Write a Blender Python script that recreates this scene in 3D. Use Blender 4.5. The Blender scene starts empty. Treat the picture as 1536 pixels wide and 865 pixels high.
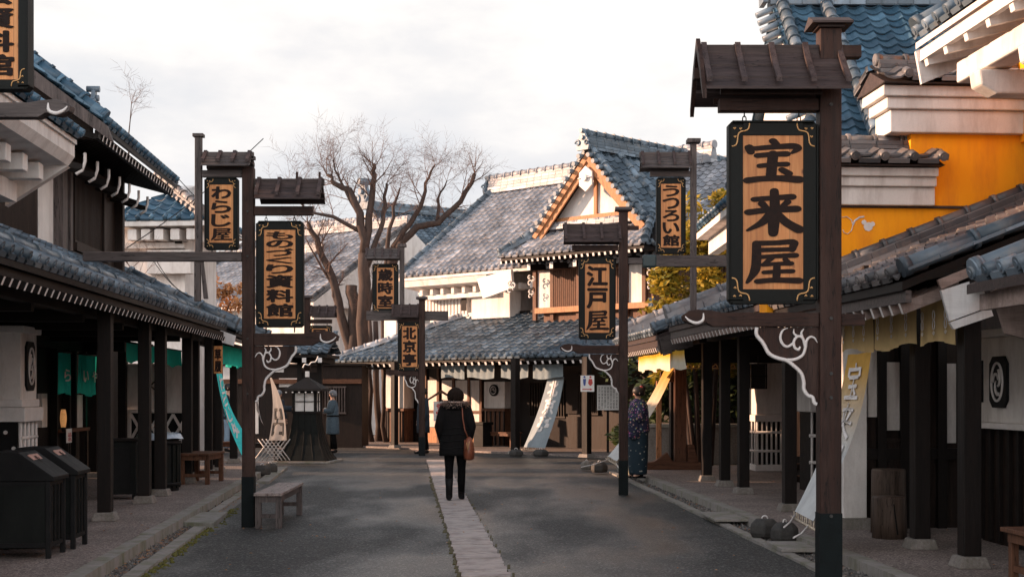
import bpy, math, random
from math import sin, cos, pi, radians, sqrt, atan2
from mathutils import Vector, Matrix, noise
random.seed(7)
SC = bpy.context.scene
COL = SC.collection
F = 2133.3; CX = 768.0; HY = 588.0; EH = 1.6   # focal length in photo pixels, principal column, horizon row, eye height

# ---------------------------------------------------------------- nodes / materials
def new_mat(name):
    m = bpy.data.materials.new(name); m.use_nodes = True
    nt = m.node_tree; return m, nt, nt.nodes['Principled BSDF']
def N(nt, typ, **kw):
    n = nt.nodes.new(typ)
    for k, v in kw.items():
        if k in n.inputs: n.inputs[k].default_value = v
        else: setattr(n, k, v)
    return n
def ramp(nt, fac, stops):
    r = nt.nodes.new('ShaderNodeValToRGB')
    el = r.color_ramp.elements
    while len(el) < len(stops): el.new(0.5)
    for e, (p, c) in zip(el, stops):
        e.position = p; e.color = (c[0], c[1], c[2], 1) if not isinstance(c, (int, float)) else (c, c, c, 1)
    nt.links.new(fac, r.inputs[0]); return r.outputs[0]
def mix(nt, fac, a, b, mode='MIX'):
    n = nt.nodes.new('ShaderNodeMix'); n.data_type = 'RGBA'; n.blend_type = mode
    for s, v in ((0, fac), (6, a), (7, b)):
        if hasattr(v, 'links'): nt.links.new(v, n.inputs[s])
        elif isinstance(v, (int, float)): n.inputs[s].default_value = v
        else: n.inputs[s].default_value = (v[0], v[1], v[2], 1)
    return n.outputs[2]
def coords(nt, scale=(1, 1, 1), kind='Object'):
    tc = nt.nodes.new('ShaderNodeTexCoord'); mp = nt.nodes.new('ShaderNodeMapping')
    mp.inputs['Scale'].default_value = scale
    if kind == 'World':
        g = nt.nodes.new('ShaderNodeNewGeometry'); nt.links.new(g.outputs['Position'], mp.inputs[0])
    else: nt.links.new(tc.outputs[kind], mp.inputs[0])
    return mp.outputs[0]
def noise_tex(nt, vec, scale, detail=5, rough=.6):
    n = N(nt, 'ShaderNodeTexNoise', Scale=scale, Detail=detail, Roughness=rough)
    nt.links.new(vec, n.inputs['Vector']); return n.outputs['Fac']
def bump(nt, b, h, strength, dist=.01, prev=None):
    n = N(nt, 'ShaderNodeBump', Strength=strength, Distance=dist)
    nt.links.new(h, n.inputs['Height'])
    if prev: nt.links.new(prev, n.inputs['Normal'])
    nt.links.new(n.outputs[0], b.inputs['Normal']); return n.outputs[0]
def surf(name, c1, c2, scale=6, stretch=(1, 1, 1), rough=.7, bmp=.3, fine=60, rvar=.15, dirt=None, spec=.5, kind='World', cracks=False):
    m, nt, b = new_mat(name)
    v = coords(nt, stretch, kind)
    a = noise_tex(nt, v, scale, 6); f = noise_tex(nt, v, fine, 4)
    mixf = N(nt, 'ShaderNodeMath', operation='MULTIPLY_ADD'); nt.links.new(a, mixf.inputs[0]); mixf.inputs[1].default_value = .7
    ff = N(nt, 'ShaderNodeMath', operation='MULTIPLY'); nt.links.new(f, ff.inputs[0]); ff.inputs[1].default_value = .3
    nt.links.new(ff.outputs[0], mixf.inputs[2])
    c = ramp(nt, mixf.outputs[0], [(.33, c1), (.67, c2)])
    if dirt:
        v2 = coords(nt, (1, 1, .22), 'World'); d = noise_tex(nt, v2, 3.4, 8, .72)
        dm = ramp(nt, d, [(.46, 0), (.72, 1)])
        c = mix(nt, dm, c, dirt)
    if cracks:
        ck = noise_tex(nt, v, 1.3, 3, .5); c = mix(nt, ramp(nt, ck, [(.485, 0), (.5, .85), (.515, 0)]), c, (.003, .002, .002))
    nt.links.new(c, b.inputs['Base Color'])
    rr = N(nt, 'ShaderNodeMapRange'); nt.links.new(a, rr.inputs[0]); rr.inputs[3].default_value = rough - rvar; rr.inputs[4].default_value = min(1, rough + rvar)
    nt.links.new(rr.outputs[0], b.inputs['Roughness']); b.inputs['Specular IOR Level'].default_value = spec
    if bmp: bump(nt, b, mixf.outputs[0], bmp, .008)
    return m
def wood(name, c1, c2, axis='z', rough=.6, bmp=.5, kind='World', **k):
    s = {'z': (14, 14, 1.1), 'x': (1.1, 14, 14), 'y': (14, 1.1, 14)}[axis]
    k.setdefault('spec', .22); k.setdefault('cracks', True); return surf(name, c1, c2, 1.6, s, rough, bmp, 9, kind=kind, **k)

M = {}
M['post'] = wood('post_wood', (.014, .0065, .005), (.044, .0200, .0145), dirt=(.060, .034, .027))
M['post_x'] = wood('post_wood_x', (.014, .0065, .005), (.044, .0200, .0145), 'x', dirt=(.060, .034, .027))
M['grey_x'] = wood('grey_wood_x', (.045, .037, .036), (.125, .103, .098), 'x')
M['grey_z'] = wood('grey_wood_z', (.045, .037, .036), (.135, .11, .104), 'z')
M['roofwood'] = wood('roof_wood', (.026, .018, .017), (.075, .053, .050), 'x')
M['batten'] = wood('batten_wood', (.03, .02, .019), (.085, .06, .057), 'y')
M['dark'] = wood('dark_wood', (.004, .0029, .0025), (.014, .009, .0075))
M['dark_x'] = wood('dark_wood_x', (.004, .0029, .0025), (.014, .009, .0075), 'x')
M['dark_y'] = wood('dark_wood_y', (.004, .0029, .0025), (.014, .009, .0075), 'y')
M['brown'] = wood('brown_wood', (.075, .033, .019), (.17, .078, .045))
M['brown_x'] = wood('brown_wood_x', (.075, .033, .019), (.17, .078, .045), 'x')
M['orangewood'] = wood('orange_wood', (.30, .13, .06), (.50, .25, .125), 'z')
M['siding'] = wood('siding_wood', (.012, .0072, .0056), (.032, .0195, .0145))
M['band'] = surf('black_band', (.003, .005, .0055), (.008, .012, .013), 8, rough=.7, spec=.15)
M['lacquer'] = surf('black_lacquer', (.004, .005, .0047), (.012, .0135, .0125), 5, (1, 1, .3), rough=.55, bmp=.3, spec=.15)
M['white'] = surf('white_plaster', (.62, .58, .55), (.78, .74, .71), 2.5, rough=.85, bmp=.15, dirt=(.47, .42, .39))
M['whitewood'] = wood('white_painted_wood', (.62, .60, .60), (.76, .74, .73), 'x', dirt=(.45, .41, .39), cracks=False)
M['trim'] = surf('pale_trim', (.60, .56, .54), (.74, .70, .68), 9, rough=.7, bmp=.1)
M['orange'] = surf('orange_plaster', (.95, .34, .010), (.98, .39, .016), 1.6, rough=.9, bmp=.4, fine=90, dirt=(.78, .25, .02), spec=.2)
M['gold'] = surf('gold_paint', (.62, .34, .13), (.75, .43, .18), 20, rough=.5, bmp=0)
M['ink'] = surf('ink_lettering', (.007, .004, .0035), (.026, .013, .010), 40, rough=.7, bmp=0, spec=.2)
M['stone'] = surf('base_stone', (.13, .115, .10), (.27, .24, .22), 30, rough=.9, bmp=.8, fine=120, dirt=(.10, .09, .07))
M['darkstone'] = surf('dark_stone', (.020, .019, .018), (.060, .055, .05), 12, rough=.8, bmp=.6, fine=60)
M['kerb'] = surf('kerb_stone', (.19, .175, .16), (.31, .285, .265), 12, rough=.85, bmp=.5, fine=90, dirt=(.12, .125, .06))
M['iron'] = surf('dark_iron', (.01, .01, .01), (.03, .028, .026), 20, rough=.5, bmp=.2)
M['skin'] = surf('skin_tone', (.50, .28, .20), (.60, .36, .26), 12, rough=.55, bmp=0)
M['paper'] = surf('white_paper', (.70, .68, .66), (.8, .78, .76), 8, rough=.8, bmp=0)
M['bamboo'] = wood('bamboo_pole', (.42, .34, .25), (.58, .5, .4), 'x')
M['black'] = surf('black_paint', (.004, .004, .0045), (.011, .0105, .011), 8, rough=.6, bmp=.3, spec=.18)
M['pink'] = wood('weathered_pink_board', (.20, .145, .125), (.40, .31, .28), 'x', dirt=(.13, .09, .075), cracks=False)
M['red'] = surf('red_print', (.45, .05, .05), (.55, .08, .07), 10, bmp=0)
M['blue'] = surf('blue_print', (.04, .07, .25), (.06, .1, .32), 10, bmp=0)
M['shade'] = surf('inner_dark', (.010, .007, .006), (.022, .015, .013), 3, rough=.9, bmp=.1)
M['green_dark'] = surf('oxidised_metal', (.015, .03, .032), (.03, .055, .06), 12, rough=.5)

def sign_wood(name, seed):
    m, nt, b = new_mat(name)
    v = coords(nt, (1, 1, 1), 'Object')
    mp = nt.nodes.new('ShaderNodeMapping'); mp.inputs['Location'].default_value = (seed, seed * 2, seed); nt.links.new(v, mp.inputs[0])
    mg = nt.nodes.new('ShaderNodeMapping'); mg.inputs['Scale'].default_value = (22, 22, 1.3); nt.links.new(mp.outputs[0], mg.inputs[0])
    g = noise_tex(nt, mg.outputs[0], 2, 6)
    c = ramp(nt, g, [(.3, (.60, .22, .065)), (.55, (.80, .335, .11)), (.75, (.88, .43, .165))])
    # knots
    vo = N(nt, 'ShaderNodeTexVoronoi', Scale=6.5); mk = nt.nodes.new('ShaderNodeMapping'); mk.inputs['Scale'].default_value = (1, 1, .7)
    nt.links.new(mp.outputs[0], mk.inputs[0]); nt.links.new(mk.outputs[0], vo.inputs['Vector'])
    k = ramp(nt, vo.outputs['Distance'], [(.05, 1), (.13, 0)])
    c = mix(nt, k, c, (.22, .07, .03))
    # plank joints every ~9 cm
    sx = nt.nodes.new('ShaderNodeSeparateXYZ'); nt.links.new(v, sx.inputs[0])
    w = N(nt, 'ShaderNodeMath', operation='MULTIPLY'); nt.links.new(sx.outputs[0], w.inputs[0]); w.inputs[1].default_value = 8.2
    fr = N(nt, 'ShaderNodeMath', operation='FRACT'); nt.links.new(w.outputs[0], fr.inputs[0])
    j = ramp(nt, fr.outputs[0], [(.0, 1), (.035, 0)])
    c = mix(nt, j, c, (.26, .09, .035))
    fl = N(nt, 'ShaderNodeMath', operation='FLOOR'); nt.links.new(w.outputs[0], fl.inputs[0])
    wn = N(nt, 'ShaderNodeTexWhiteNoise', noise_dimensions='1D'); nt.links.new(fl.outputs[0], wn.inputs['W'])
    tone = ramp(nt, wn.outputs['Value'], [(0, .70), (1, 1.0)])
    oi = nt.nodes.new('ShaderNodeObjectInfo'); tn2 = ramp(nt, oi.outputs['Random'], [(0, (.80, .78, .74)), (1, (1, 1, 1))]); c = mix(nt, 1.0, c, tn2, 'MULTIPLY')
    c = mix(nt, 1.0, c, tone, 'MULTIPLY')
    nt.links.new(c, b.inputs['Base Color']); b.inputs['Roughness'].default_value = .55
    bump(nt, b, g, .25, .004)
    return m
M['signwood'] = sign_wood('sign_panel_wood', .3)

def tile_mat(name, lo, hi, rough=.38, patch=None):
    m, nt, b = new_mat(name)
    uv = nt.nodes.new('ShaderNodeUVMap')
    fl = N(nt, 'ShaderNodeVectorMath', operation='FLOOR'); nt.links.new(uv.outputs[0], fl.inputs[0])
    wn = N(nt, 'ShaderNodeTexWhiteNoise', noise_dimensions='2D'); nt.links.new(fl.outputs[0], wn.inputs['Vector'])
    c = ramp(nt, wn.outputs['Value'], [(0, lo), (.55, [(a + b_) / 2 for a, b_ in zip(lo, hi)]), (.86, hi), (1, [x * 1.5 for x in hi])])
    v = coords(nt, (1, 1, 1), 'World'); n = noise_tex(nt, v, 1.1, 6, .65)
    d = ramp(nt, n, [(.36, .62), (.66, 1.3)])
    c = mix(nt, 1.0, c, d, 'MULTIPLY')
    if patch:
        n3 = noise_tex(nt, v, 3.5, 5, .7); c = mix(nt, ramp(nt, n3, [(.54, 0), (.72, 1)]), c, patch)
    n2 = noise_tex(nt, v, 26, 4)
    nt.links.new(c, b.inputs['Base Color'])
    rr = N(nt, 'ShaderNodeMapRange'); nt.links.new(n2, rr.inputs[0]); rr.inputs[3].default_value = rough - .1; rr.inputs[4].default_value = rough + .22
    nt.links.new(rr.outputs[0], b.inputs['Roughness'])
    bump(nt, b, n2, .25, .01)
    return m
M['tile'] = tile_mat('blue_grey_tile', (.045, .068, .09), (.125, .165, .205), patch=(.16, .155, .15))
M['tile_blue'] = tile_mat('deep_blue_tile', (.024, .062, .100), (.068, .135, .195), .36)
M['tile_pale'] = tile_mat('pale_sunlit_tile', (.19, .20, .225), (.33, .33, .35), .42, patch=(.34, .30, .285))  # paler copy of the tile, sun on the roofs put into its colour
M['tile_brown'] = tile_mat('brown_grey_tile', (.055, .058, .066), (.155, .145, .145), .42, patch=(.17, .135, .12))

def asphalt():
    m, nt, b = new_mat('asphalt')
    v = coords(nt, (1, 1, 1), 'World')
    big = noise_tex(nt, coords(nt, (.50, .17, 1), 'World'), 1.0, 3, .5); sp = noise_tex(nt, v, 34, 5, .8); mid = noise_tex(nt, v, 2.3, 8, .7)
    ag = N(nt, 'ShaderNodeTexVoronoi', Scale=60.0); nt.links.new(v, ag.inputs['Vector'])
    c = ramp(nt, sp, [(.36, (.006, .0063, .0060)), (.53, (.020, .0202, .0192)), (.70, (.085, .084, .080))])
    c = mix(nt, ramp(nt, ag.outputs['Color'], [(.62, 0), (.9, 1)]), c, (.17, .165, .155))
    c = mix(nt, 1.0, c, ramp(nt, mid, [(.3, .84), (.7, 1.1)]), 'MULTIPLY')
    crk = N(nt, 'ShaderNodeTexVoronoi', Scale=.55, feature='DISTANCE_TO_EDGE'); dv = N(nt, 'ShaderNodeVectorMath', operation='ADD'); nn = N(nt, 'ShaderNodeTexNoise', Scale=2.0, Detail=6.0); nt.links.new(v, nn.inputs['Vector']); nt.links.new(v, dv.inputs[0]); nt.links.new(nn.outputs['Color'], dv.inputs[1]); nt.links.new(dv.outputs[0], crk.inputs['Vector'])
    c = mix(nt, ramp(nt, crk.outputs['Distance'], [(.0, .8), (.006, 0)]), c, (.012, .011, .009))
    c = mix(nt, ramp(nt, mid, [(.62, 0), (.8, .35)]), c, (.035, .030, .018))
    c = mix(nt, 1.0, c, ramp(nt, big, [(.44, 1.35), (.58, .85)]), 'MULTIPLY')
    nt.links.new(c, b.inputs['Base Color'])
    w = ramp(nt, big, [(.42, .32), (.56, .72)])
    nt.links.new(w, b.inputs['Roughness'])
    p = bump(nt, b, sp, .9, .010); bump(nt, b, big, .3, .05, p)
    return m
M['asphalt'] = asphalt()
def paving():
    m, nt, b = new_mat('exposed_aggregate')
    v = coords(nt, (1, 1, 1), 'World')
    vo = N(nt, 'ShaderNodeTexVoronoi', Scale=70.0); nt.links.new(v, vo.inputs['Vector'])
    c = ramp(nt, vo.outputs['Color'], [(.1, (.09, .068, .060)), (.5, (.19, .150, .134)), (.95, (.42, .345, .31))])
    big = noise_tex(nt, v, 1.0, 6, .6)
    c = mix(nt, 1.0, c, ramp(nt, big, [(.35, .72), (.65, 1.06)]), 'MULTIPLY')
    # joints every 2.2 m along the street
    nt.links.new(c, b.inputs['Base Color']); b.inputs['Roughness'].default_value = .8
    bump(nt, b, vo.outputs['Distance'], .5, .006)
    return m
M['paving'] = paving()
M['drain'] = surf('drain_slab', (.30, .255, .235), (.55, .48, .45), 9, (1, 6, 1), rough=.75, bmp=.6, fine=70, dirt=(.16, .13, .12))
M['earth'] = surf('moss_earth', (.05, .035, .015), (.10, .085, .02), 14, rough=.95, bmp=.6)

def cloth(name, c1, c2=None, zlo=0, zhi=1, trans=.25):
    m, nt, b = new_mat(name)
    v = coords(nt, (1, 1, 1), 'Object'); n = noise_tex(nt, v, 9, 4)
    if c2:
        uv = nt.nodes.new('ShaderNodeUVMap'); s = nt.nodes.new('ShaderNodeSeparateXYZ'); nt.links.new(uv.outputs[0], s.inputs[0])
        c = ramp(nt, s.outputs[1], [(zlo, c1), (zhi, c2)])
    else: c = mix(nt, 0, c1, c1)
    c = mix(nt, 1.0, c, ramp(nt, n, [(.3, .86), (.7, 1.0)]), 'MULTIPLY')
    nt.links.new(c, b.inputs['Base Color']); b.inputs['Roughness'].default_value = .9
    b.inputs['Specular IOR Level'].default_value = .15
    if trans:
        tr = nt.nodes.new('ShaderNodeBsdfTranslucent'); nt.links.new(c, tr.inputs[0])
        ms = nt.nodes.new('ShaderNodeMixShader'); ms.inputs[0].default_value = trans
        out = nt.nodes['Material Output']
        nt.links.new(b.outputs[0], ms.inputs[1]); nt.links.new(tr.outputs[0], ms.inputs[2]); nt.links.new(ms.outputs[0], out.inputs[0])
    return m
M['noren_teal'] = cloth('teal_cloth', (.03, .55, .46))
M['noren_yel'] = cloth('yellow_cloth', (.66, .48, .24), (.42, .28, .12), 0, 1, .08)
M['noren_far'] = cloth('yellow_white_cloth', (.80, .72, .58), (.82, .46, .05), .35, .8)
M['noren_grey'] = cloth('grey_blue_cloth', (.30, .36, .39))
M['banner_cyan'] = cloth('cyan_cloth', (.08, .74, .72))
M['banner_grey'] = cloth('blue_grey_banner', (.36, .42, .46))
M['banner_fade'] = cloth('yellow_to_white_cloth', (.72, .74, .74), (.68, .40, .10), .38, .9)
M['banner_shaded'] = cloth('shaded_white_cloth', (.24, .235, .235))  # white cloth greyed, the shade on it put into its colour
M['coat'] = surf('black_quilted_coat', (.004, .0038, .0042), (.010, .009, .0095), 20, rough=.85, bmp=.6, spec=.15)
M['leg'] = surf('black_leggings', (.003, .003, .0035), (.007, .007, .0075), 30, rough=.9, bmp=.2, spec=.1)
M['leather'] = surf('brown_leather', (.16, .045, .022), (.26, .08, .04), 14, rough=.4, bmp=.2)
M['fur'] = surf('hood_fur', (.22, .15, .12), (.55, .40, .33), 40, rough=.9, bmp=.4)
M['hair'] = surf('dark_hair', (.006, .004, .004), (.018, .011, .009), 50, rough=.5, bmp=.3)
M['hat'] = surf('brown_black_knit', (.006, .0045, .004), (.030, .020, .016), 70, rough=.95, bmp=.8, spec=.05)
M['bandana'] = surf('grey_headscarf', (.16, .17, .19), (.34, .35, .38), 30, rough=.8)
M['happi'] = surf('blue_grey_work_coat', (.035, .06, .085), (.12, .17, .21), 34, rough=.85, bmp=.2)
M['jeans'] = surf('pale_jeans', (.16, .24, .33), (.26, .35, .44), 12, rough=.85)
M['navy'] = surf('navy_cloth', (.01, .018, .03), (.025, .038, .055), 12, rough=.85)
M['bark'] = surf('bark', (.020, .012, .010), (.072, .043, .033), 7, (1, 1, .4), rough=.9, bmp=.9, fine=30)
M['twig'] = surf('twig_bark', (.075, .042, .034), (.17, .10, .078), 9, rough=.9, bmp=0)
M['plastic'] = surf('clear_plastic_sheet', (.35, .42, .5), (.5, .57, .65), 8, rough=.25, bmp=.5)
M['glintglow'] = surf('amber_glint', (.7, .35, .1), (.9, .5, .2), 30, bmp=0)
_n = M['glintglow'].node_tree.nodes['Principled BSDF']; _n.inputs['Emission Color'].default_value = (1, .45, .16, 1); _n.inputs['Emission Strength'].default_value = .12  # added glow, standing in for a sunlit golden reflection
def kimono_mat(name, base, dots, sc, thr):
    m, nt, b = new_mat(name)
    v = coords(nt, (1, 1, 1), 'Object'); vo = N(nt, 'ShaderNodeTexVoronoi', Scale=sc); nt.links.new(v, vo.inputs['Vector'])
    k = ramp(nt, vo.outputs['Distance'], [(thr, 1), (thr + .05, 0)])
    col = mix(nt, .7, vo.outputs['Color'], dots)
    c = mix(nt, k, base, col if thr > .3 else dots); nt.links.new(c, b.inputs['Base Color']); b.inputs['Roughness'].default_value = .8
    return m
M['kimono_top'] = kimono_mat('flower_print_jacket', (.014, .018, .048), (.22, .06, .10), 24, .34)
M['kimono_low'] = kimono_mat('dotted_kimono_skirt', (.006, .022, .036), (.40, .38, .33), 12, .13)
def leaf_mat(name, a, b_, c_):
    m, nt, b = new_mat(name)
    oi = nt.nodes.new('ShaderNodeNewGeometry')
    c = ramp(nt, oi.outputs['Random Per Island'], [(0, a), (.5, b_), (1, c_)])
    nt.links.new(c, b.inputs['Base Color']); b.inputs['Roughness'].default_value = .6
    tr = nt.nodes.new('ShaderNodeBsdfTranslucent'); nt.links.new(c, tr.inputs[0])
    ms = nt.nodes.new('ShaderNodeMixShader'); ms.inputs[0].default_value = .3
    nt.links.new(b.outputs[0], ms.inputs[1]); nt.links.new(tr.outputs[0], ms.inputs[2]); nt.links.new(ms.outputs[0], nt.nodes['Material Output'].inputs[0])
    return m
M['leaf_yel'] = leaf_mat('yellow_green_leaf', (.10, .11, .01), (.26, .20, .02), (.48, .32, .03))
M['leaf_dark'] = leaf_mat('dark_leaf', (.012, .022, .009), (.035, .055, .015), (.07, .09, .02))
M['leaf_rust'] = leaf_mat('rust_leaf', (.30, .12, .04), (.42, .2, .08), (.55, .3, .14))
def gravel_mat():
    m, nt, b = new_mat('gravel')
    oi = nt.nodes.new('ShaderNodeNewGeometry')
    c = ramp(nt, oi.outputs['Random Per Island'], [(0, (.03, .028, .027)), (.5, (.10, .092, .086)), (.85, (.2, .185, .17)), (1, (.24, .11, .06))])
    nt.links.new(c, b.inputs['Base Color']); b.inputs['Roughness'].default_value = .7
    return m
M['gravel'] = gravel_mat()

# ---------------------------------------------------------------- mesh builder
class MB:
    def __init__(s): s.v = []; s.f = []; s.m = []; s.s = []; s.uv = {}
    def add(s, vs, fs, m=0, smooth=False):
        o = len(s.v); s.v += [tuple(v) for v in vs]
        for f in fs: s.f.append([i + o for i in f]); s.m.append(m); s.s.append(smooth)
        return o
    def box(s, c, d, m=0, rz=0, taper=1.0):
        x, y, z = d[0] / 2, d[1] / 2, d[2] / 2; cs, sn = cos(rz), sin(rz); vs = []
        for k in (-1, 1):
            t = taper if k > 0 else 1
            for (i, j) in ((-1, -1), (1, -1), (1, 1), (-1, 1)):
                a, b = i * x * t, j * y * t
                vs.append((c[0] + a * cs - b * sn, c[1] + a * sn + b * cs, c[2] + k * z))
        s.add(vs, [(3, 2, 1, 0), (4, 5, 6, 7), (0, 1, 5, 4), (1, 2, 6, 5), (2, 3, 7, 6), (3, 0, 4, 7)], m); return s
    def bb(s, x0, x1, y0, y1, z0, z1, m=0):
        return s.box(((x0 + x1) / 2, (y0 + y1) / 2, (z0 + z1) / 2), (abs(x1 - x0), abs(y1 - y0), abs(z1 - z0)), m)
    def bar(s, a, b, w, h, m=0, up=(0, 0, 1), tipm=None):
        a = Vector(a); b = Vector(b); d = (b - a).normalized(); u = Vector(up)
        if abs(d.dot(u)) > .98: u = Vector((0, 1, 0))
        r = d.cross(u).normalized(); u = r.cross(d).normalized(); vs = []
        for p in (a, b):
            for (i, j) in ((-1, -1), (1, -1), (1, 1), (-1, 1)): vs.append(p + r * (i * w / 2) + u * (j * h / 2))
        s.add(vs, [(0, 1, 2, 3), (4, 7, 6, 5), (0, 4, 5, 1), (1, 5, 6, 2), (2, 6, 7, 3), (3, 7, 4, 0)], m)
        if tipm is not None: s.m[-5] = tipm
        return s
    def tube(s, pts, r, n=8, m=0, smooth=True, cap=True, flat=1.0):
        pts = [Vector(p) for p in pts]; k = len(pts)
        rs = r if isinstance(r, (list, tuple)) else [r] * k
        vs = []; prev = None
        for i, p in enumerate(pts):
            d = (pts[min(i + 1, k - 1)] - pts[max(i - 1, 0)])
            d = d.normalized() if d.length > 1e-9 else Vector((0, 0, 1))
            if prev is None:
                ref = Vector((0, 0, 1)) if abs(d.z) < .9 else Vector((0, 1, 0)); a = d.cross(ref).normalized()
            else:
                a = (prev - d * prev.dot(d)); a = a.normalized() if a.length > 1e-6 else d.orthogonal().normalized()
            prev = a; b = d.cross(a)
            for j in range(n):
                t = 2 * pi * j / n; vs.append(p + a * (cos(t) * rs[i]) + b * (sin(t) * rs[i] * flat))
        fs = [(i * n + j, i * n + (j + 1) % n, (i + 1) * n + (j + 1) % n, (i + 1) * n + j) for i in range(k - 1) for j in range(n)]
        s.add(vs, fs, m, smooth)
        if cap: o = len(s.v) - len(vs); s.f += [[o + j for j in range(n)][::-1], [o + (k - 1) * n + j for j in range(n)]]; s.m += [m, m]; s.s += [False, False]
        return s
    def curve(s, pts, r, n=6, m=0, k=5):
        pts = [Vector(p) for p in pts]; rs = list(r) if isinstance(r, (list, tuple)) else [r] * len(pts); P = []; R = []
        for i in range(len(pts) - 1):
            a, b, c, d = pts[max(i - 1, 0)], pts[i], pts[i + 1], pts[min(i + 2, len(pts) - 1)]
            for j in range(k):
                t = j / k; P.append(.5 * ((2 * b) + (c - a) * t + (2 * a - 5 * b + 4 * c - d) * t * t + (3 * b - a - 3 * c + d) * t ** 3)); R.append(rs[i] + (rs[i + 1] - rs[i]) * t)
        P.append(pts[-1]); R.append(rs[-1]); return s.tube(P, R, n, m)
    def loft(s, rings, n=20, m=0, smooth=True, cap=True, wob=0, seed=0):
        # rings: (z, rx, ry, cx, cy)
        vs = []
        for i, (z, rx, ry, cx, cy) in enumerate(rings):
            for j in range(n):
                t = 2 * pi * j / n; w = 1 + wob * noise.noise(Vector((cos(t) * 2.2 + seed, sin(t) * 2.2, z * 3 + seed)))
                vs.append((cx + cos(t) * rx * w, cy + sin(t) * ry * w, z))
        k = len(rings)
        fs = [(i * n + j, i * n + (j + 1) % n, (i + 1) * n + (j + 1) % n, (i + 1) * n + j) for i in range(k - 1) for j in range(n)]
        o = s.add(vs, fs, m, smooth)
        if cap: s.f += [[o + j for j in range(n)][::-1], [o + (k - 1) * n + j for j in range(n)]]; s.m += [m, m]; s.s += [smooth, smooth]
        return s
    def prism(s, poly, y0, y1, m=0, axis='y'):
        n = len(poly)
        def P(a, b, t): return (a, t, b) if axis == 'y' else ((t, a, b) if axis == 'x' else (a, b, t))
        vs = [P(a, b, y0) for a, b in poly] + [P(a, b, y1) for a, b in poly]
        s.add(vs, [list(range(n)), list(range(2 * n - 1, n - 1, -1))] + [(i, i + n, (i + 1) % n + n, (i + 1) % n) for i in range(n)], m); return s
    def quad(s, a, b, c, d, m=0): s.add([a, b, c, d], [(0, 1, 2, 3)], m); return s
    def build(s, name, mats, parent=None, loc=None, rz=0, bevel=0):
        me = bpy.data.meshes.new(name); me.from_pydata(s.v, [], s.f)
        mats = mats if isinstance(mats, (list, tuple)) else [mats]
        for x in mats: me.materials.append(M[x] if isinstance(x, str) else x)
        me.polygons.foreach_set('material_index', s.m); me.polygons.foreach_set('use_smooth', s.s)
        if s.uv:
            ul = me.uv_layers.new(name='UVMap'); li = me.loops
            for l in li:
                ul.data[l.index].uv = s.uv.get(l.vertex_index, (0, 0))
        me.update()
        if s.s and not any(s.s) or bevel:
            import bmesh
            bm = bmesh.new(); bm.from_mesh(me); bmesh.ops.recalc_face_normals(bm, faces=bm.faces); bm.to_mesh(me); bm.free()
        o = bpy.data.objects.new(name, me); COL.objects.link(o)
        if parent: o.parent = parent
        if loc is not None: o.location = loc
        o.rotation_euler.z = rz
        if bevel:
            b = o.modifiers.new('bevel', 'BEVEL'); b.width = bevel; b.segments = 2; b.limit_method = 'ANGLE'
        return o
def tag(o, label=None, cat=None, group=None, kind=None):
    if label: o['label'] = label
    if cat: o['category'] = cat
    if group: o['group'] = group
    if kind: o['kind'] = kind
    return o
def thing(name, label, cat, loc=(0, 0, 0), rz=0, group=None):
    o = bpy.data.objects.new(name, None); o.empty_display_size = .2; COL.objects.link(o)
    o.location = loc; o.rotation_euler.z = rz; return tag(o, label, cat, group)
def struct(mb, name, mats): return tag(mb.build(name, mats), kind='structure')
def stuff(o): o['kind'] = 'stuff'; return o
def kids(o): return [c for c in o.children]
def copy_tree(o, parent=None, **k):
    c = o.copy(); COL.objects.link(c)
    if parent: c.parent = parent
    for ch in list(o.children): copy_tree(ch, c)
    return c
def W(px, py, s): return Vector(((px - CX) / s, F / s, EH + (HY - py) / s))
def G(px, py, z=0.0):
    s = (py - HY) / (EH - z); return Vector(((px - CX) / s, F / s, z))

class Frame:
    """A building's own axes: o on the ground, rz about z. rayy/rayx: where the line of sight through a photo pixel meets a wall plane."""
    def __init__(s, o, rz): s.o = Vector((o[0], o[1], 0)); s.rz = rz; s.e = Vector((cos(rz), sin(rz), 0)); s.n = Vector((-sin(rz), cos(rz), 0))
    def loc(s, w): d = Vector(w) - s.o; return Vector((d.dot(s.e), d.dot(s.n), w[2]))
    def wor(s, x, y, z=0): return s.o + s.e * x + s.n * y + Vector((0, 0, z))
    def _ray(s, px, py, nv, c):
        r = Vector(((px - CX) / F, 1, (HY - py) / F)); t = (c + s.o.dot(nv)) / r.dot(nv)
        return Vector((0, 0, EH)) + r * t
    def rayy(s, px, py, y): p = s.loc(s._ray(px, py, s.n, y)); return p.x, p.z
    def rayx(s, px, py, x): p = s.loc(s._ray(px, py, s.e, x)); return p.y, p.z

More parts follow.
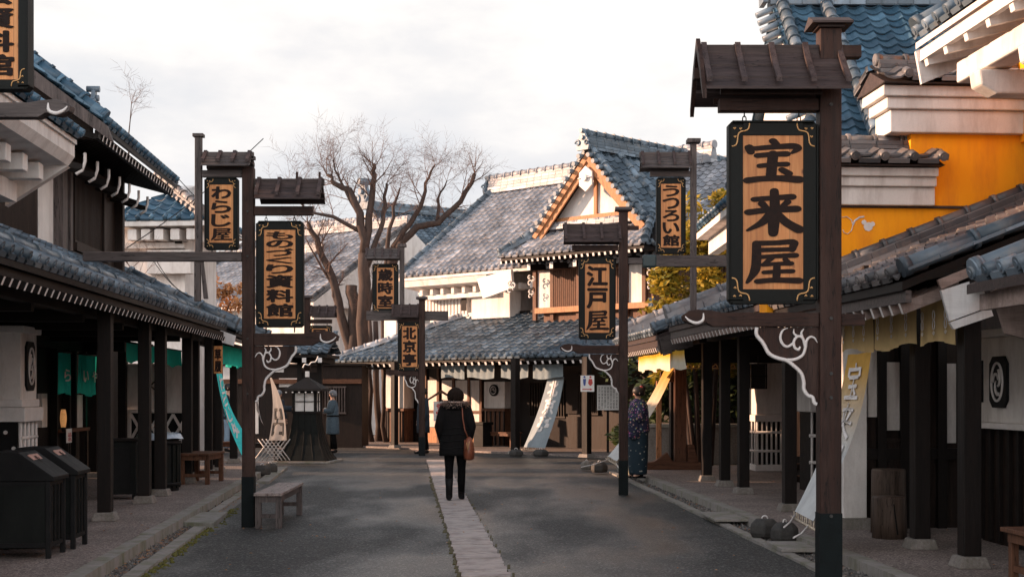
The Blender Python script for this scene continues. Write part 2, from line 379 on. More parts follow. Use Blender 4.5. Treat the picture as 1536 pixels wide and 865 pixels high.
# ---------------------------------------------------------------- roofs
PROF = [(0, .030), (.13, .008), (.36, -.006), (.58, .002), (.74, .034), (.87, .052)]
def tiles(name, A, U, V, nv_len, left, right, mat, parent, tw=.27, th=.235, lift=.036, eavecap=True, curve=0.0, amp=1.0):
    """Pantiles laid in courses. A: origin at the eave, U: unit along the eave, V: unit up the slope; left/right: lists of (v, u) outlines."""
    A = Vector(A); U = Vector(U).normalized(); V = Vector(V).normalized(); Nn = U.cross(V).normalized()
    if Nn.z < 0: Nn = -Nn
    def at(tab, v):
        if v <= tab[0][0]: return tab[0][1]
        for (a, x), (b, y) in zip(tab, tab[1:]):
            if v <= b: return x + (y - x) * (v - a) / max(b - a, 1e-9)
        return tab[-1][1]
    u0 = min(x for _, x in left); u1 = max(x for _, x in right)
    mb = MB(); n = int(math.ceil(nv_len / th)); k0 = int(math.floor(u0 / tw)); k1 = int(math.ceil(u1 / tw))
    us = [(k + a, h) for k in range(k0, k1 + 1) for a, h in PROF]
    rnd = random.Random(hash(name) % 1000 + int(nv_len * 10))
    for r in range(n):
        v0 = r * th; v1 = min(v0 + th + .02, nv_len)
        la, ra, lb, rb = at(left, v0), at(right, v0), at(left, v1), at(right, v1)
        lo = min(la, lb); hi = max(ra, rb)
        row = [(u, h) for u, h in us if lo - tw <= u * tw <= hi + tw]
        if len(row) < 2: continue
        vs = []; uvs = []; jit = {}
        for u, h in row:
            k = math.floor(u)
            if k not in jit: jit[k] = (rnd.uniform(-.006, .006), rnd.uniform(-.011, .011))
            j, jv = jit[k]
            c0 = curve * ((v0 / nv_len) * (v0 / nv_len - 1)); c1 = curve * ((v1 / nv_len) * (v1 / nv_len - 1))
            ub = min(max(u * tw, la), ra); ut = min(max(u * tw, lb), rb)
            vs.append(A + U * ub + V * (v0 + jv) + Nn * (h * amp * .9 + lift + j - .022 + c0)); uvs.append((k + .5, r + .5))
            vs.append(A + U * ub + V * (v0 + jv) + Nn * (h * amp + lift + j + c0)); uvs.append((k + .5, r + .5))
            vs.append(A + U * ut + V * v1 + Nn * (h * amp + c1)); uvs.append((k + .5, r + .5))
        o = len(mb.v); q = len(row)
        fs = []
        for i in range(q - 1):
            a = i * 3; b = a + 3
            if (vs[a + 1] - vs[b + 1]).length < 1e-5 and (vs[a + 2] - vs[b + 2]).length < 1e-5: continue
            fs += [(a, b, b + 1, a + 1), (a + 1, b + 1, b + 2, a + 2)]
        mb.add(vs, fs, 0, False)
        for i, w in enumerate(uvs): mb.uv[o + i] = w
    if eavecap:
        la, ra = at(left, 0), at(right, 0)
        for k in range(int(math.ceil(la / tw)), int(ra / tw) + 1):
            uc = (k - .17) * tw
            if not la < uc < ra: continue
            c = A + U * uc + Nn * (.045 + lift); R = .052; o = len(mb.v)
            mb.tube([c + V * .10, c - V * .035], R, 10, 0, True); mb.tube([c - V * .034, c - V * .045], R * .55, 8, 0, False)
            if uc + tw * .9 > ra: continue
            # hanging lip between two rolls
            p = c + U * (tw * .5) - Nn * .055
            mb.bar(p - U * tw * .36 - V * .01, p + U * tw * .36 - V * .01, .03, .05, 0, up=Nn)
            for i in range(o, len(mb.v)): mb.uv[i] = (k + .5, -.5)
    ob = mb.build(name, mat, parent); return ob
def ridge(name, pts, mat, parent, h=.22, w=.26, r=.085, ring=.36, layers=2, ends=True, discs=False):
    """Stacked ridge: courses of flat tiles with a round cap in ringed lengths."""
    mb = MB(); pts = [Vector(p) for p in pts]
    for a, b in zip(pts, pts[1:]):
        d = (b - a); L = d.length; d.normalize()
        lh = h / max(layers, 1)
        for k in range(layers):
            ww = w * (1 - .13 * k); z = Vector((0, 0, lh * (k + .5)))
            n = max(1, int(L / .30))
            for i in range(n):
                g = .006
                off = Vector((0, 0, random.uniform(-.003, .003)))
                mb.bar(a + z + off + d * (L * i / n + g), a + z + off + d * (L * (i + 1) / n - g), ww + random.uniform(-.008, .008), lh * .80)
            mb.bar(a + z, b + z, ww * .86, lh * 1.0)
        top = Vector((0, 0, h + r * .25)); n = max(1, int(L / ring))
        for i in range(n):
            p0 = a + top + d * (L * i / n); p1 = a + top + d * (L * (i + 1) / n)
            mb.tube([p0, p1], [r * 1.0, r * .90], 10); mb.tube([p0 - d * .018, p0 + d * .03], r * 1.2, 10)
        if discs:
            side = d.cross(Vector((0, 0, 1))).normalized()
            for i in range(int(L / .27)):
                for sg in (-1, 1):
                    c = a + d * (.13 + i * .27) + side * sg * w * .5 + Vector((0, 0, h * .35)); mb.tube([c, c + side * sg * .05], .05, 8)
    if ends:
        for p, q in ((pts[0], pts[1]), (pts[-1], pts[-2])):
            d = (p - q).normalized(); mb.tube([p + Vector((0, 0, h + r * .2)) - d * .05, p + Vector((0, 0, h + r * .2)) + d * .03], r * 1.18, 12)
    for i in range(len(mb.v)): mb.uv[i] = (int(i / 24) + .5, .5)
    return mb.build(name, mat, parent)
def finial(name, p, d, size, mat, parent):
    """Ridge-end tile: shield plate with curled shoulders, a boss and a round top."""
    p = Vector(p); d = Vector((d[0], d[1], 0)).normalized(); side = Vector((-d.y, d.x, 0)); mb = MB(); s = size
    sil = [(-.55, -.5), (-.62, -.2), (-.45, .05), (-.5, .3), (-.3, .5), (-.2, .8), (0, 1.0), (.2, .8), (.3, .5), (.5, .3), (.45, .05), (.62, -.2), (.55, -.5)]
    vs = [p + side * (x * s) + Vector((0, 0, z * s)) + d * (t * s) for t in (0, .22) for x, z in sil]; n = len(sil)
    mb.add(vs, [list(range(n)), list(range(2 * n - 1, n - 1, -1))] + [(i, i + n, (i + 1) % n + n, (i + 1) % n) for i in range(n)])
    up = Vector((0, 0, 1))
    for sg in (-1, 1):
        pts = []
        for i in range(12):
            t = i / 11 * 2.0 * pi; rr = .26 * (1 - i / 15)
            pts.append(p + side * (sg * (.42 + cos(t) * rr) * s) + up * ((.02 + sin(t) * rr) * s) + d * (.25 * s))
        mb.tube(pts, .075 * s, 6)
    mb.tube([p + up * .42 * s + d * .2 * s, p + up * .42 * s + d * .38 * s], .17 * s, 10)
    mb.tube([p + up * .92 * s - d * .3 * s, p + up * .92 * s + d * .42 * s], .17 * s, 10)
    for i in range(len(mb.v)): mb.uv[i] = (.5, .5)
    return mb.build(name, mat, parent)
def rafters(parent, n, p0, p1, vec, w=.055, h=.07, mats=('dark_x', 'trim'), name='rafter', up=(0, 0, 1)):
    """n rafters from p0..p1 (tips), each running back along vec. Shared mesh, one object each (the first hundred)."""
    p0 = Vector(p0); p1 = Vector(p1); vec = Vector(vec)
    def mk(q):
        mb = MB()
        for a in q: mb.bar(a, a + vec, w, h, 0, up=up); mb.m[-6] = 1
        return mb
    base = mk([Vector((0, 0, 0))]).build(name, mats, parent); base.location = p0
    for i in range(1, min(n, 90)):
        o = base.copy(); COL.objects.link(o); o.location = p0.lerp(p1, i / (n - 1))
    if n > 90: stuff(mk([p0.lerp(p1, i / (n - 1)) for i in range(90, n)]).build('rafters_beyond', mats, parent))

# ---------------------------------------------------------------- lettering
_ch = {}
def char_mesh(c):
    if c not in _ch:
        cu = bpy.data.curves.new('t', 'FONT'); cu.body = c; cu.size = 1; cu.resolution_u = 3
        o = bpy.data.objects.new('t', cu); COL.objects.link(o)
        me = bpy.data.meshes.new_from_object(o.evaluated_get(bpy.context.evaluated_depsgraph_get()))
        vs = [v.co.copy() for v in me.vertices]; fs = [list(p.vertices) for p in me.polygons]
        bpy.data.objects.remove(o); bpy.data.curves.remove(cu); bpy.data.meshes.remove(me)
        x0 = min(v.x for v in vs); x1 = max(v.x for v in vs); y0 = min(v.y for v in vs); y1 = max(v.y for v in vs)
        _ch[c] = ([((v.x - x0) / (x1 - x0), (v.y - y0) / (y1 - y0)) for v in vs], fs)
    return _ch[c]
BR = {}
def letters(name, text, BL, BRt, TR, TL, nrm, mat, parent, bold=.035, marg=.06, weights=None, off=.004):
    """Vertical writing mapped on the quad BL, BR, TR, TL (v down the column)."""
    BL, BRt, TR, TL, nrm = map(Vector, (BL, BRt, TR, TL, nrm)); mb = MB(); n = len(text); ws = weights or [1] * n; tot = sum(ws); a = 0
    def pt(u, v, k): return (BL.lerp(BRt, u)).lerp(TL.lerp(TR, u), v) + nrm * (off + k * .0004)
    for c, wt in zip(text, ws):
        top = 1 - a / tot; bot = 1 - (a + wt) / tot; a += wt
        if c == ' ': continue
        mg = (top - bot) * .07
        if c in BR: strokes(mb, BR[c], lambda u, v, k: pt(u, bot + mg + v * (top - bot - 2 * mg), k)); continue
        vs, fs = char_mesh(c); k = 0
        sh = [(0, 0), (bold, 0), (-bold, 0), (0, bold * .75), (0, -bold * .75), (bold * .7, bold * .5), (-bold * .7, -bold * .5), (bold * .7, -bold * .5), (-bold * .7, bold * .5)]
        for dx, dy in (sh if bold else sh[:1]):
            k += 1
            mb.add([pt(marg + (u + dx) * (1 - 2 * marg), bot + mg + (v + dy) * (top - bot - 2 * mg), k) for u, v in vs], fs)
    return mb.build(name, mat, parent)
def strokes(mb, st, fn, fat=1.62):
    """Brush strokes: (points, widths) in a unit cell, swept as flat ribbons with rounded heads."""
    for si, (pts, ws) in enumerate(st):
        P = []
        for i in range(len(pts) - 1):      # Catmull-Rom
            p0 = pts[max(i - 1, 0)]; p1 = pts[i]; p2 = pts[i + 1]; p3 = pts[min(i + 2, len(pts) - 1)]
            for j in range(6):
                t = j / 6
                P.append([.5 * ((2 * p1[q]) + (-p0[q] + p2[q]) * t + (2 * p0[q] - 5 * p1[q] + 4 * p2[q] - p3[q]) * t * t + (-p0[q] + 3 * p1[q] - 3 * p2[q] + p3[q]) * t ** 3) for q in (0, 1)] + [fat * (ws[i] + (ws[i + 1] - ws[i]) * t)])
        P.append([pts[-1][0], pts[-1][1], fat * ws[-1]])
        vs = []; m = len(P)
        for i, (x, y, w) in enumerate(P):
            a = P[max(i - 1, 0)]; b = P[min(i + 1, m - 1)]; dx = b[0] - a[0]; dy = b[1] - a[1]; L = sqrt(dx * dx + dy * dy) or 1
            vs += [fn(x - dy / L * w, y + dx / L * w * .8, si + i * .02), fn(x + dy / L * w, y - dx / L * w * .8, si + i * .02)]
        fs = [(2 * i, 2 * i + 1, 2 * i + 3, 2 * i + 2) for i in range(m - 1)]; mb.add(vs, fs)
        for (x, y, w) in (P[0], P[-1]):
            mb.add([fn(x + cos(t * pi / 5) * w, y + sin(t * pi / 5) * w * .8, si + (.9 if w == P[0][2] else .8)) for t in range(10)], [list(range(10))])
BR['宝'] = [([(.50, 1.0), (.56, .92)], [.05, .045]), ([(.10, .74), (.06, .86), (.14, .83)], [.045, .05, .03]),
    ([(.12, .82), (.50, .86), (.86, .88), (.94, .82), (.84, .72)], [.04, .045, .055, .05, .02]),
    ([(.22, .66), (.50, .69), (.74, .70)], [.045, .045, .05]), ([(.26, .42), (.50, .45), (.74, .46)], [.04, .04, .045]),
    ([(.50, .70), (.48, .45), (.46, .14)], [.06, .06, .06]), ([(.04, .08), (.3, .12), (.62, .13), (.96, .10)], [.055, .05, .055, .065]),
    ([(.66, .33), (.78, .24)], [.045, .05])]
BR['来'] = [([(.16, .80), (.45, .83), (.84, .86)], [.045, .045, .055]), ([(.30, .70), (.38, .60)], [.05, .04]), ([(.76, .74), (.64, .60)], [.045, .035]),
    ([(.06, .50), (.40, .55), (.92, .58)], [.055, .05, .06]), ([(.52, 1.0), (.53, .6), (.51, .25), (.50, .0)], [.05, .06, .065, .055]),
    ([(.48, .52), (.32, .28), (.04, .08)], [.055, .055, .02]), ([(.55, .52), (.72, .28), (.96, .10)], [.04, .06, .07])]
BR['屋'] = [([(.20, .94), (.55, .95), (.86, .97), (.86, .86), (.84, .78)], [.045, .045, .05, .045, .04]), ([(.22, .78), (.5, .79), (.82, .80)], [.04, .04, .04]),
    ([(.20, .94), (.20, .6), (.17, .3), (.03, .02)], [.05, .055, .055, .02]), ([(.28, .62), (.55, .64), (.90, .66)], [.035, .04, .045]),
    ([(.50, .62), (.40, .52), (.34, .45)], [.035, .035, .03]), ([(.32, .44), (.55, .46), (.82, .47)], [.035, .035, .04]), ([(.72, .56), (.80, .46)], [.035, .035]),
    ([(.34, .26), (.55, .28), (.84, .29)], [.035, .035, .04]), ([(.57, .44), (.56, .2), (.55, .08)], [.04, .045, .04]), ([(.22, .05), (.5, .08), (.96, .07)], [.045, .045, .055])]
# ---------------------------------------------------------------- camera, sky, sun
cam = bpy.data.cameras.new('camera'); co = bpy.data.objects.new('camera', cam); COL.objects.link(co); SC.camera = co
cam.lens = 50; cam.sensor_width = 36; cam.shift_y = (HY - 432.5) / 1536; cam.clip_start = .1; cam.clip_end = 2000
co.location = (0, 0, EH); co.rotation_euler = (pi / 2, 0, 0)
SUN_EL = radians(14); SUN_AZ = Vector((-1, .08, 0)).normalized()     # towards the sun
sd = Vector((SUN_AZ.x * cos(SUN_EL), SUN_AZ.y * cos(SUN_EL), sin(SUN_EL)))
sl = bpy.data.lights.new('sun', 'SUN'); sl.energy = 4.8; sl.angle = radians(.6); sl.color = (1.0, .62, .40)
so = bpy.data.objects.new('sun', sl); COL.objects.link(so); so.rotation_euler = sd.to_track_quat('Z', 'Y').to_euler(); so.location = (-20, -10, 20)
wd = bpy.data.worlds.new('World'); SC.world = wd; wd.use_nodes = True
nt = wd.node_tree; bg = nt.nodes['Background']
sky = nt.nodes.new('ShaderNodeTexSky'); sky.sky_type = 'NISHITA'; sky.sun_disc = False; sky.sun_elevation = SUN_EL
sky.sun_rotation = atan2(SUN_AZ.x, SUN_AZ.y); sky.dust_density = 2.5; sky.air_density = 1.0
tc = nt.nodes.new('ShaderNodeTexCoord'); mp = nt.nodes.new('ShaderNodeMapping'); mp.inputs['Scale'].default_value = (1, 1, 2.0)
nt.links.new(tc.outputs['Generated'], mp.inputs[0])
n1 = N(nt, 'ShaderNodeTexNoise', Scale=3.1, Detail=9.0, Roughness=.56, Distortion=.3); nt.links.new(mp.outputs[0], n1.inputs['Vector'])
mp2 = nt.nodes.new('ShaderNodeMapping'); mp2.inputs['Location'].default_value = (.7, .2, .5); mp2.inputs['Scale'].default_value = (1, 1, 2.4); nt.links.new(tc.outputs['Generated'], mp2.inputs[0])
n2 = N(nt, 'ShaderNodeTexNoise', Scale=4.2, Detail=9.0, Roughness=.55); nt.links.new(mp2.outputs[0], n2.inputs['Vector'])
cov = ramp(nt, n1.outputs['Fac'], [(.20, .82), (.45, 1.0)])
sz = nt.nodes.new('ShaderNodeSeparateXYZ'); nt.links.new(tc.outputs['Generated'], sz.inputs[0])
hi_ = ramp(nt, sz.outputs[2], [(.45, 1.0), (.75, .25)])     # cloud bank low down, clearer blue overhead
cov = mix(nt, 1.0, cov, hi_, 'MULTIPLY')
cc = ramp(nt, n2.outputs['Fac'], [(.34, (3.55, 3.62, 3.80)), (.46, (4.15, 4.08, 4.10)), (.56, (4.85, 4.68, 4.52))])
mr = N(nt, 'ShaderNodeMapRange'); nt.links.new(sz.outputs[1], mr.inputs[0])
mr.inputs[1].default_value = .1; mr.inputs[2].default_value = -.7; mr.inputs[3].default_value = 1.0; mr.inputs[4].default_value = 2.4   # cloud brightened behind the camera, added to light faces turned to it
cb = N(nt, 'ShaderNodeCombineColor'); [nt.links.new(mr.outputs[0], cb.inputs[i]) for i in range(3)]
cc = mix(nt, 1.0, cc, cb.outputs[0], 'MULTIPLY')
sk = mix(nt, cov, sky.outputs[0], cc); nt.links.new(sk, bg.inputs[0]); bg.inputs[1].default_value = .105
SC.view_settings.view_transform = 'Standard'; SC.view_settings.look = 'None'; SC.view_settings.exposure = 1.1; SC.view_settings.gamma = 1
SC.render.engine = 'CYCLES'; SC.cycles.use_denoising = True; SC.cycles.max_bounces = 6; SC.cycles.diffuse_bounces = 3; SC.cycles.glossy_bounces = 2
SC.cycles.transmission_bounces = 3; SC.cycles.sample_clamp_indirect = 4

# ---------------------------------------------------------------- frames of the three rows of buildings
LF = Frame((-4.2, 11.7), radians(3.43)); RF = Frame((3.3, 12.0), radians(4.0)); NF = Frame((0, 38.6), radians(-45))

# ---------------------------------------------------------------- ground
g = MB(); g.quad((-600, -60, -.06), (600, -60, -.06), (600, 1500, -.06), (-600, 1500, -.06)); struct(g, 'ground', 'earth')
def drainx(y, side): return (-.45 if side < 0 else .0) + (-.0745 + (.0 if side < 0 else .0005)) * (y - 12.3)
g = MB()
ya, yb = -4, 33.6
g.quad((-14, ya, 0), (drainx(ya, -1), ya, 0), (drainx(yb, -1), yb, 0), (-14, yb, 0))
g.quad((drainx(ya, 1), ya, 0), (14, ya, 0), (14, yb, 0), (drainx(yb, 1), yb, 0))
g.quad((-30, yb, 0), (30, yb, 0), (30, 75, 0), (-30, 75, 0)); g.quad((-30, ya, 0), (-14, ya, 0), (-14, yb, 0), (-30, yb, 0)); g.quad((14, ya, 0), (30, ya, 0), (30, yb, 0), (14, yb, 0))
struct(g, 'road', 'asphalt')
g = MB(); g.quad((drainx(ya, -1) - .05, ya, -.05), (drainx(ya, 1) + .05, ya, -.05), (drainx(yb, 1) + .05, yb, -.05), (drainx(yb, -1) - .05, yb, -.05)); struct(g, 'drain_bed', 'earth')
g = MB(); y = 6.0; rnd = random.Random(3)
while y < yb:
    L = rnd.uniform(.13, .21) if rnd.random() < .8 else rnd.uniform(.25, .34)
    if 11.9 < y < 12.35 or 30.6 < y < 32.2:
        for k in range(3): g.bb(drainx(y, -1) + .02, drainx(y, 1) - .02, y + k * .055, y + k * .055 + .028, -.04, .004)
        if y < 20:
            pass
        L = .17
    else:
        a, b = rnd.uniform(0, .025), rnd.uniform(0, .025); h = rnd.uniform(.0, .007)
        g.box(((drainx(y, -1) + drainx(y, 1)) / 2 + rnd.uniform(-.01, .01), y + L / 2, -.02 + h), (.44 - a * .4, L - .010, .05), 0, rnd.uniform(-.008, .008))
    y += L
struct(g, 'drain_cover', 'drain')
g = MB(); r_ = random.Random(8); y = 9.0
while y < 27:
    w_ = r_.uniform(.01, .055); g.bb(drainx(y, -1) - w_, drainx(y, -1) - .002, y, y + .31, -.02, .005 + r_.uniform(0, .004)); y += .3
    if y > 11 and r_.random() < .4: x_ = drainx(y, 1); g.bb(x_ + .002, x_ + r_.uniform(.01, .03), y, y + .29, -.02, .006)
struct(g, 'soil_edge', 'earth')
def lx_edge(y): return -3.50 - .082 * (y - 12)      # left pavement edge
def lx_curb(y): return -3.20 - .088 * (y - 12.3)
def rx_edge(y): return 3.08 - .058 * (y - 12.8)
def rx_curb(y): return 2.70 - .050 * (y - 12.8)
def slab(name, pts, z, mat, h=.3):
    g = MB(); g.prism(pts, z - h, z, 0, 'z'); return struct(g, name, mat)
LY = 30.5
slab('pavement', [(-15, 3), (lx_edge(3) - .16, 3), (lx_edge(LY) - .16, LY), (-15, LY)], .115, 'paving')
slab('pavement', [(rx_edge(3) + .16, 3), (15, 3), (15, 29.0), (rx_edge(29) + .16, 29.0)], .10, 'paving')
a, b = NF.wor(-13, -1.25), NF.wor(14, -1.25); c_, d_ = NF.wor(14, 6), NF.wor(-13, 6)
slab('pavement', [(a.x, a.y), (b.x, b.y), (c_.x, c_.y), (d_.x, d_.y)], .05, 'paving', .1)
def kerb_run(name, fx, y0, y1, w, z, side, step=.6, h=.3, jit=0.006):
    g = MB(); y = y0; r = random.Random(int(y0 * 7))
    while y < y1:
        L = step * r.uniform(.9, 1.1); L = min(L, y1 - y)
        x0, x1 = fx(y + .006), fx(y + L - .006); j = r.uniform(-jit, jit); zz = z + r.uniform(-jit, jit) * .6
        g.prism([(x0 + j, y + .006), (x0 + side * w + j, y + .006), (x1 + side * w + j, y + L - .006), (x1 + j, y + L - .006)], z - h, zz, 0, 'z'); y += L
    return struct(g, name, 'kerb')
kerb_run('kerb', lx_edge, 3, LY, .155, .118, -1); kerb_run('kerb', rx_edge, 3, 29, .155, .104, 1, 1.2)
kerb_run('kerb', lx_curb, 3, 16.6, .14, .035, -1, .8); kerb_run('kerb', lambda y: lx_curb(y) - .10, 18.2, 24.8, .12, .035, -1, .6); kerb_run('kerb', lambda y: lx_curb(y) + .06, 24.8, 29.6, .22, .05, -1, .7)
kerb_run('kerb', rx_curb, 3, 28.3, .11, .028, 1, 1.0)
g = MB(); g.prism([(-3.92, 16.9), (-3.52, 16.75), (-3.68, 18.4), (-4.0, 18.3)], -.1, .06, 0, 'z'); struct(g, 'kerb', 'kerb')
g = MB()
for k in range(5): g.bar((-3.12 - .42 * k * .3, 11.6 + k * .9, .004), (-3.22 - .42 * k * .3 + .0, 12.4 + k * .9, .004), .06, .012)
# moss ribbon along the left gutter stones
g = MB(); rnd = random.Random(9)
for i in range(420):
    y = 10.5 + rnd.random() ** 1.2 * 9; x = lx_curb(y) + abs(rnd.gauss(0, .05)); r = rnd.uniform(.008, .03)
    g.tube([(x, y, -.002), (x, y, rnd.uniform(.006, .022))], [r, r * .5], 5)
M['moss'] = surf('moss', (.05, .05, .008), (.13, .12, .02), 20, rough=.95)
tag(g.build('moss', 'moss'), 'yellow green moss along the gutter stones on the left', 'moss', kind='stuff')
# gravel in both gutters
def gravel(fx0, fx1, y0, y1, n, lab, seed):
    g = MB(); r = random.Random(seed)
    base = [(1, 0, 0), (-1, 0, 0), (0, 1, 0), (0, -1, 0), (0, 0, 1), (0, 0, -1)]; fs = [(0, 2, 4), (2, 1, 4), (1, 3, 4), (3, 0, 4), (2, 0, 5), (1, 2, 5), (3, 1, 5), (0, 3, 5)]
    for i in range(n):
        y = y0 + (y1 - y0) * r.random() ** 1.4; x = fx0(y) + (fx1(y) - fx0(y)) * r.random(); s = r.uniform(.012, .032); t = r.random() * 6.3
        m = Matrix.Rotation(t, 3, 'Z') @ Matrix.Rotation(r.random() * 3, 3, 'X')
        g.add([m @ Vector((a * s * r.uniform(.7, 1.3), b_ * s * r.uniform(.7, 1.2), c * s * r.uniform(.5, .9))) + Vector((x, y, r.uniform(-.03, .012))) for a, b_, c in base], fs)
    tag(g.build('gravel', 'gravel'), lab, 'gravel', kind='stuff')
gravel(lambda y: lx_edge(y) + .0, lambda y: lx_curb(y) - .14, 9, 26, 6500, 'loose grey gravel in the left gutter', 1)
gravel(lambda y: rx_curb(y) + .11, lambda y: rx_edge(y), 8, 27.5, 6000, 'loose grey gravel in the right gutter', 2)
g = MB(); g.quad((lx_edge(3), 3, -.02), (lx_curb(3), 3, -.02), (lx_curb(29), 29, -.02), (lx_edge(29), 29, -.02)); g.quad((rx_curb(3), 3, -.02), (rx_edge(3), 3, -.02), (rx_edge(28.5), 28.5, -.02), (rx_curb(28.5), 28.5, -.02))
for i in range(len(g.v)): g.v[i] = (g.v[i][0], g.v[i][1], .0045)
struct(g, 'gutter_bed', 'gravel')
# fallen leaves
g = MB(); r = random.Random(5)
for i in range(420):
    if i % 3: y = 10 + r.random() * 14; x = lx_edge(y) + r.random() * .25
    else: y = 9 + r.random() * 16; x = r.uniform(-5.5, 5)
    t = r.random() * 6.3; s = r.uniform(.012, .026); z = (.125 if x < lx_edge(y) - .16 else (.11 if x > rx_edge(y) + .16 else .02))
    g.add([(x + cos(t) * s, y + sin(t) * s, z), (x - sin(t) * s * .6, y + cos(t) * s * .6, z + .008), (x - cos(t) * s, y - sin(t) * s, z), (x + sin(t) * s * .6, y - cos(t) * s * .6, z + .004)], [(0, 1, 2, 3)])
tag(g.build('fallen_leaves', 'leaf_rust'), 'dry brown leaves scattered over gutter and pavement', 'leaves', kind='stuff')

# ---------------------------------------------------------------- sign boards and their posts
def hanging_sign(x0, x1, y0, y1, s, text, label, px=None, weights=None, hooks=(.2, .8), dy=0.0, thick=.10, group='hanging wooden shop signs with brushed lettering', marg=None, bold=.04, hookh=.09, below=False):
    """A lacquered board with a wood panel: x0..y1 in photo pixels at scale s."""
    w = (x1 - x0) / s; h = (y1 - y0) / s; cx = ((x0 + x1) / 2 - CX) / s; zb = EH + (HY - y1) / s
    t = thing('hanging_sign', label, 'sign', (cx, F / s + dy, zb), 0, group)
    mx, my = (marg if marg else (.2 * w, .095 * h)); ch = min(.03, w * .06)
    f = MB(); hw = w / 2
    # chamfered frame ring
    o = [(-hw + ch, 0), (hw - ch, 0), (hw, ch), (hw, h - ch), (hw - ch, h), (-hw + ch, h), (-hw, h - ch), (-hw, ch)]
    f.prism(o, -thick / 2 + .02, thick / 2)
    for (a, b, c, d) in ((-hw + .012, -hw + mx - .018, ch, h - ch), (hw - mx + .018, hw - .012, ch, h - ch), (-hw + mx - .018, hw - mx + .018, .014, my - .016), (-hw + mx - .018, hw - mx + .018, h - my + .016, h - .014)):
        f.bb(a, b, -thick / 2, -thick / 2 + .03, c, d)
    for (a, b, c, d) in ((-hw, -hw + .012, ch, h - ch), (hw - .012, hw, ch, h - ch)): f.bb(a, b, -thick / 2 - .012, -thick / 2 + .03, c, d)
    f.bb(-hw + ch, hw - ch, -thick / 2 - .012, -thick / 2 + .02, 0, .0135); f.bb(-hw + ch, hw - ch, -thick / 2 - .012, -thick / 2 + .02, h - .0135, h)
    f.build('frame', 'lacquer', t, bevel=.003)
    p = MB(); p.bb(-hw + mx - .02, hw - mx + .02, -thick / 2 + .008, -thick / 2 + .022, my - .018, h - my + .018)
    pn = p.build('panel', 'signwood', t)
    yy = -thick / 2 + .008
    lt = letters('lettering', text, (-hw + mx, yy, my), (hw - mx, yy, my), (hw - mx, yy, h - my), (-hw + mx, yy, h - my), (0, -1, 0), 'ink', pn, weights=weights, bold=bold)
    # cloud scrolls in the four corners
    a = min(mx, my) * .95
    for sx in (-1, 1):
        for sz in (0, 1):
            q = MB(); X = lambda u, v: (sx * (hw - .02 - u * a), -thick / 2 - .003, (.018 + v * a * 1.25) if not sz else h - .018 - v * a * 1.25)
            crv = []
            for k in range(15):
                tt = k / 14; crv.append(X(1.12 * (1 - tt) + .10 * sin(tt * 9.4) + .04, .02 + tt * 1.15 + .10 * sin(tt * 9.4)))
            q.tube(crv, a * .045, 4)
            for (u, v) in ((.22, .2), (.6, .22), (.25, .62)): q.tube([X(u - .07, v + .03), X(u, v + .1), X(u + .07, v + .02)], a * .05, 4)
            q.build('corner_scroll', 'gold', t)
    for hx in hooks:
        q = MB(); x = -hw + w * hx
        rg = [(x + cos(k / 10 * 2 * pi) * .014, 0, h + .02 + sin(k / 10 * 2 * pi) * .024) for k in range(11)]
        q.tube(rg, .0045, 6); q.tube([(x, 0, h + .035), (x, 0, h + hookh)], .005, 6); q.tube([(x, 0, h - .01), (x, 0, h + .01)], .008, 6)
        q.build('hook', 'iron', t)
        if below:
            q = MB(); q.tube([(x, 0, 0), (x, 0, -.06)], .008, 6); q.build('hook', 'iron', t)
    return t

def board_roof(t, x0, x1, zr, ze, hd, nb, s=1, mat='roofwood', name='roof', ridge_over=.02, cut=0):
    """Little plank roof with its ridge along x; overlapping boards and curved battens. zr ridge, ze eave, hd half depth."""
    r = MB(); nbd = 3
    for sg in (-1, 1):
        for k in range(nbd):
            a = k / nbd; b = (k + 1.12) / nbd if k < nbd - 1 else 1
            pa = (sg * hd * a, zr - (zr - ze) * a ** .85 if a else zr); pb = (sg * hd * b, zr - (zr - ze) * b ** .85)
            r.prism([(pa[0], pa[1]), (pb[0], pb[1] + .012 * (nbd - k)), (pb[0], pb[1] + .012 * (nbd - k) + .016), (pa[0], pa[1] + .016 + .010 * (nbd - k))], x0, x1, 0, 'x')
    r.bb(x0 - ridge_over, x1 + ridge_over, -.035, .035, zr + .0, zr + .075)
    o = r.build(name, mat, t)
    for k in range(nb):
        x = x0 + .025 + (x1 - x0 - .05) * k / (nb - 1)
        for sg in (-1, 1):
            b = MB(); pts = []; m = 6; w = .042
            prof = [(sg * (.03 + (hd * 1.04 - .03) * (i / m)), zr + .05 - (zr - ze) * (i / m) ** .80 * 1.0 + .012) for i in range(m + 1)]
            up = [(y, z + .035) for y, z in prof]
            vs = []
            for (y, z), (y2, z2) in zip(prof, up): vs += [(x - w / 2, y, z), (x + w / 2, y, z), (x + w / 2, y2, z2), (x - w / 2, y2, z2)]
            fs = [(0, 1, 2, 3), tuple(len(vs) - 4 + q for q in (3, 2, 1, 0))]
            for i in range(m):
                q = i * 4
                for j in range(4): fs.append((q + j, q + 4 + j, q + 4 + (j + 1) % 4, q + (j + 1) % 4))
            b.add(vs, fs); b.build('batten', 'batten', o)
    return o
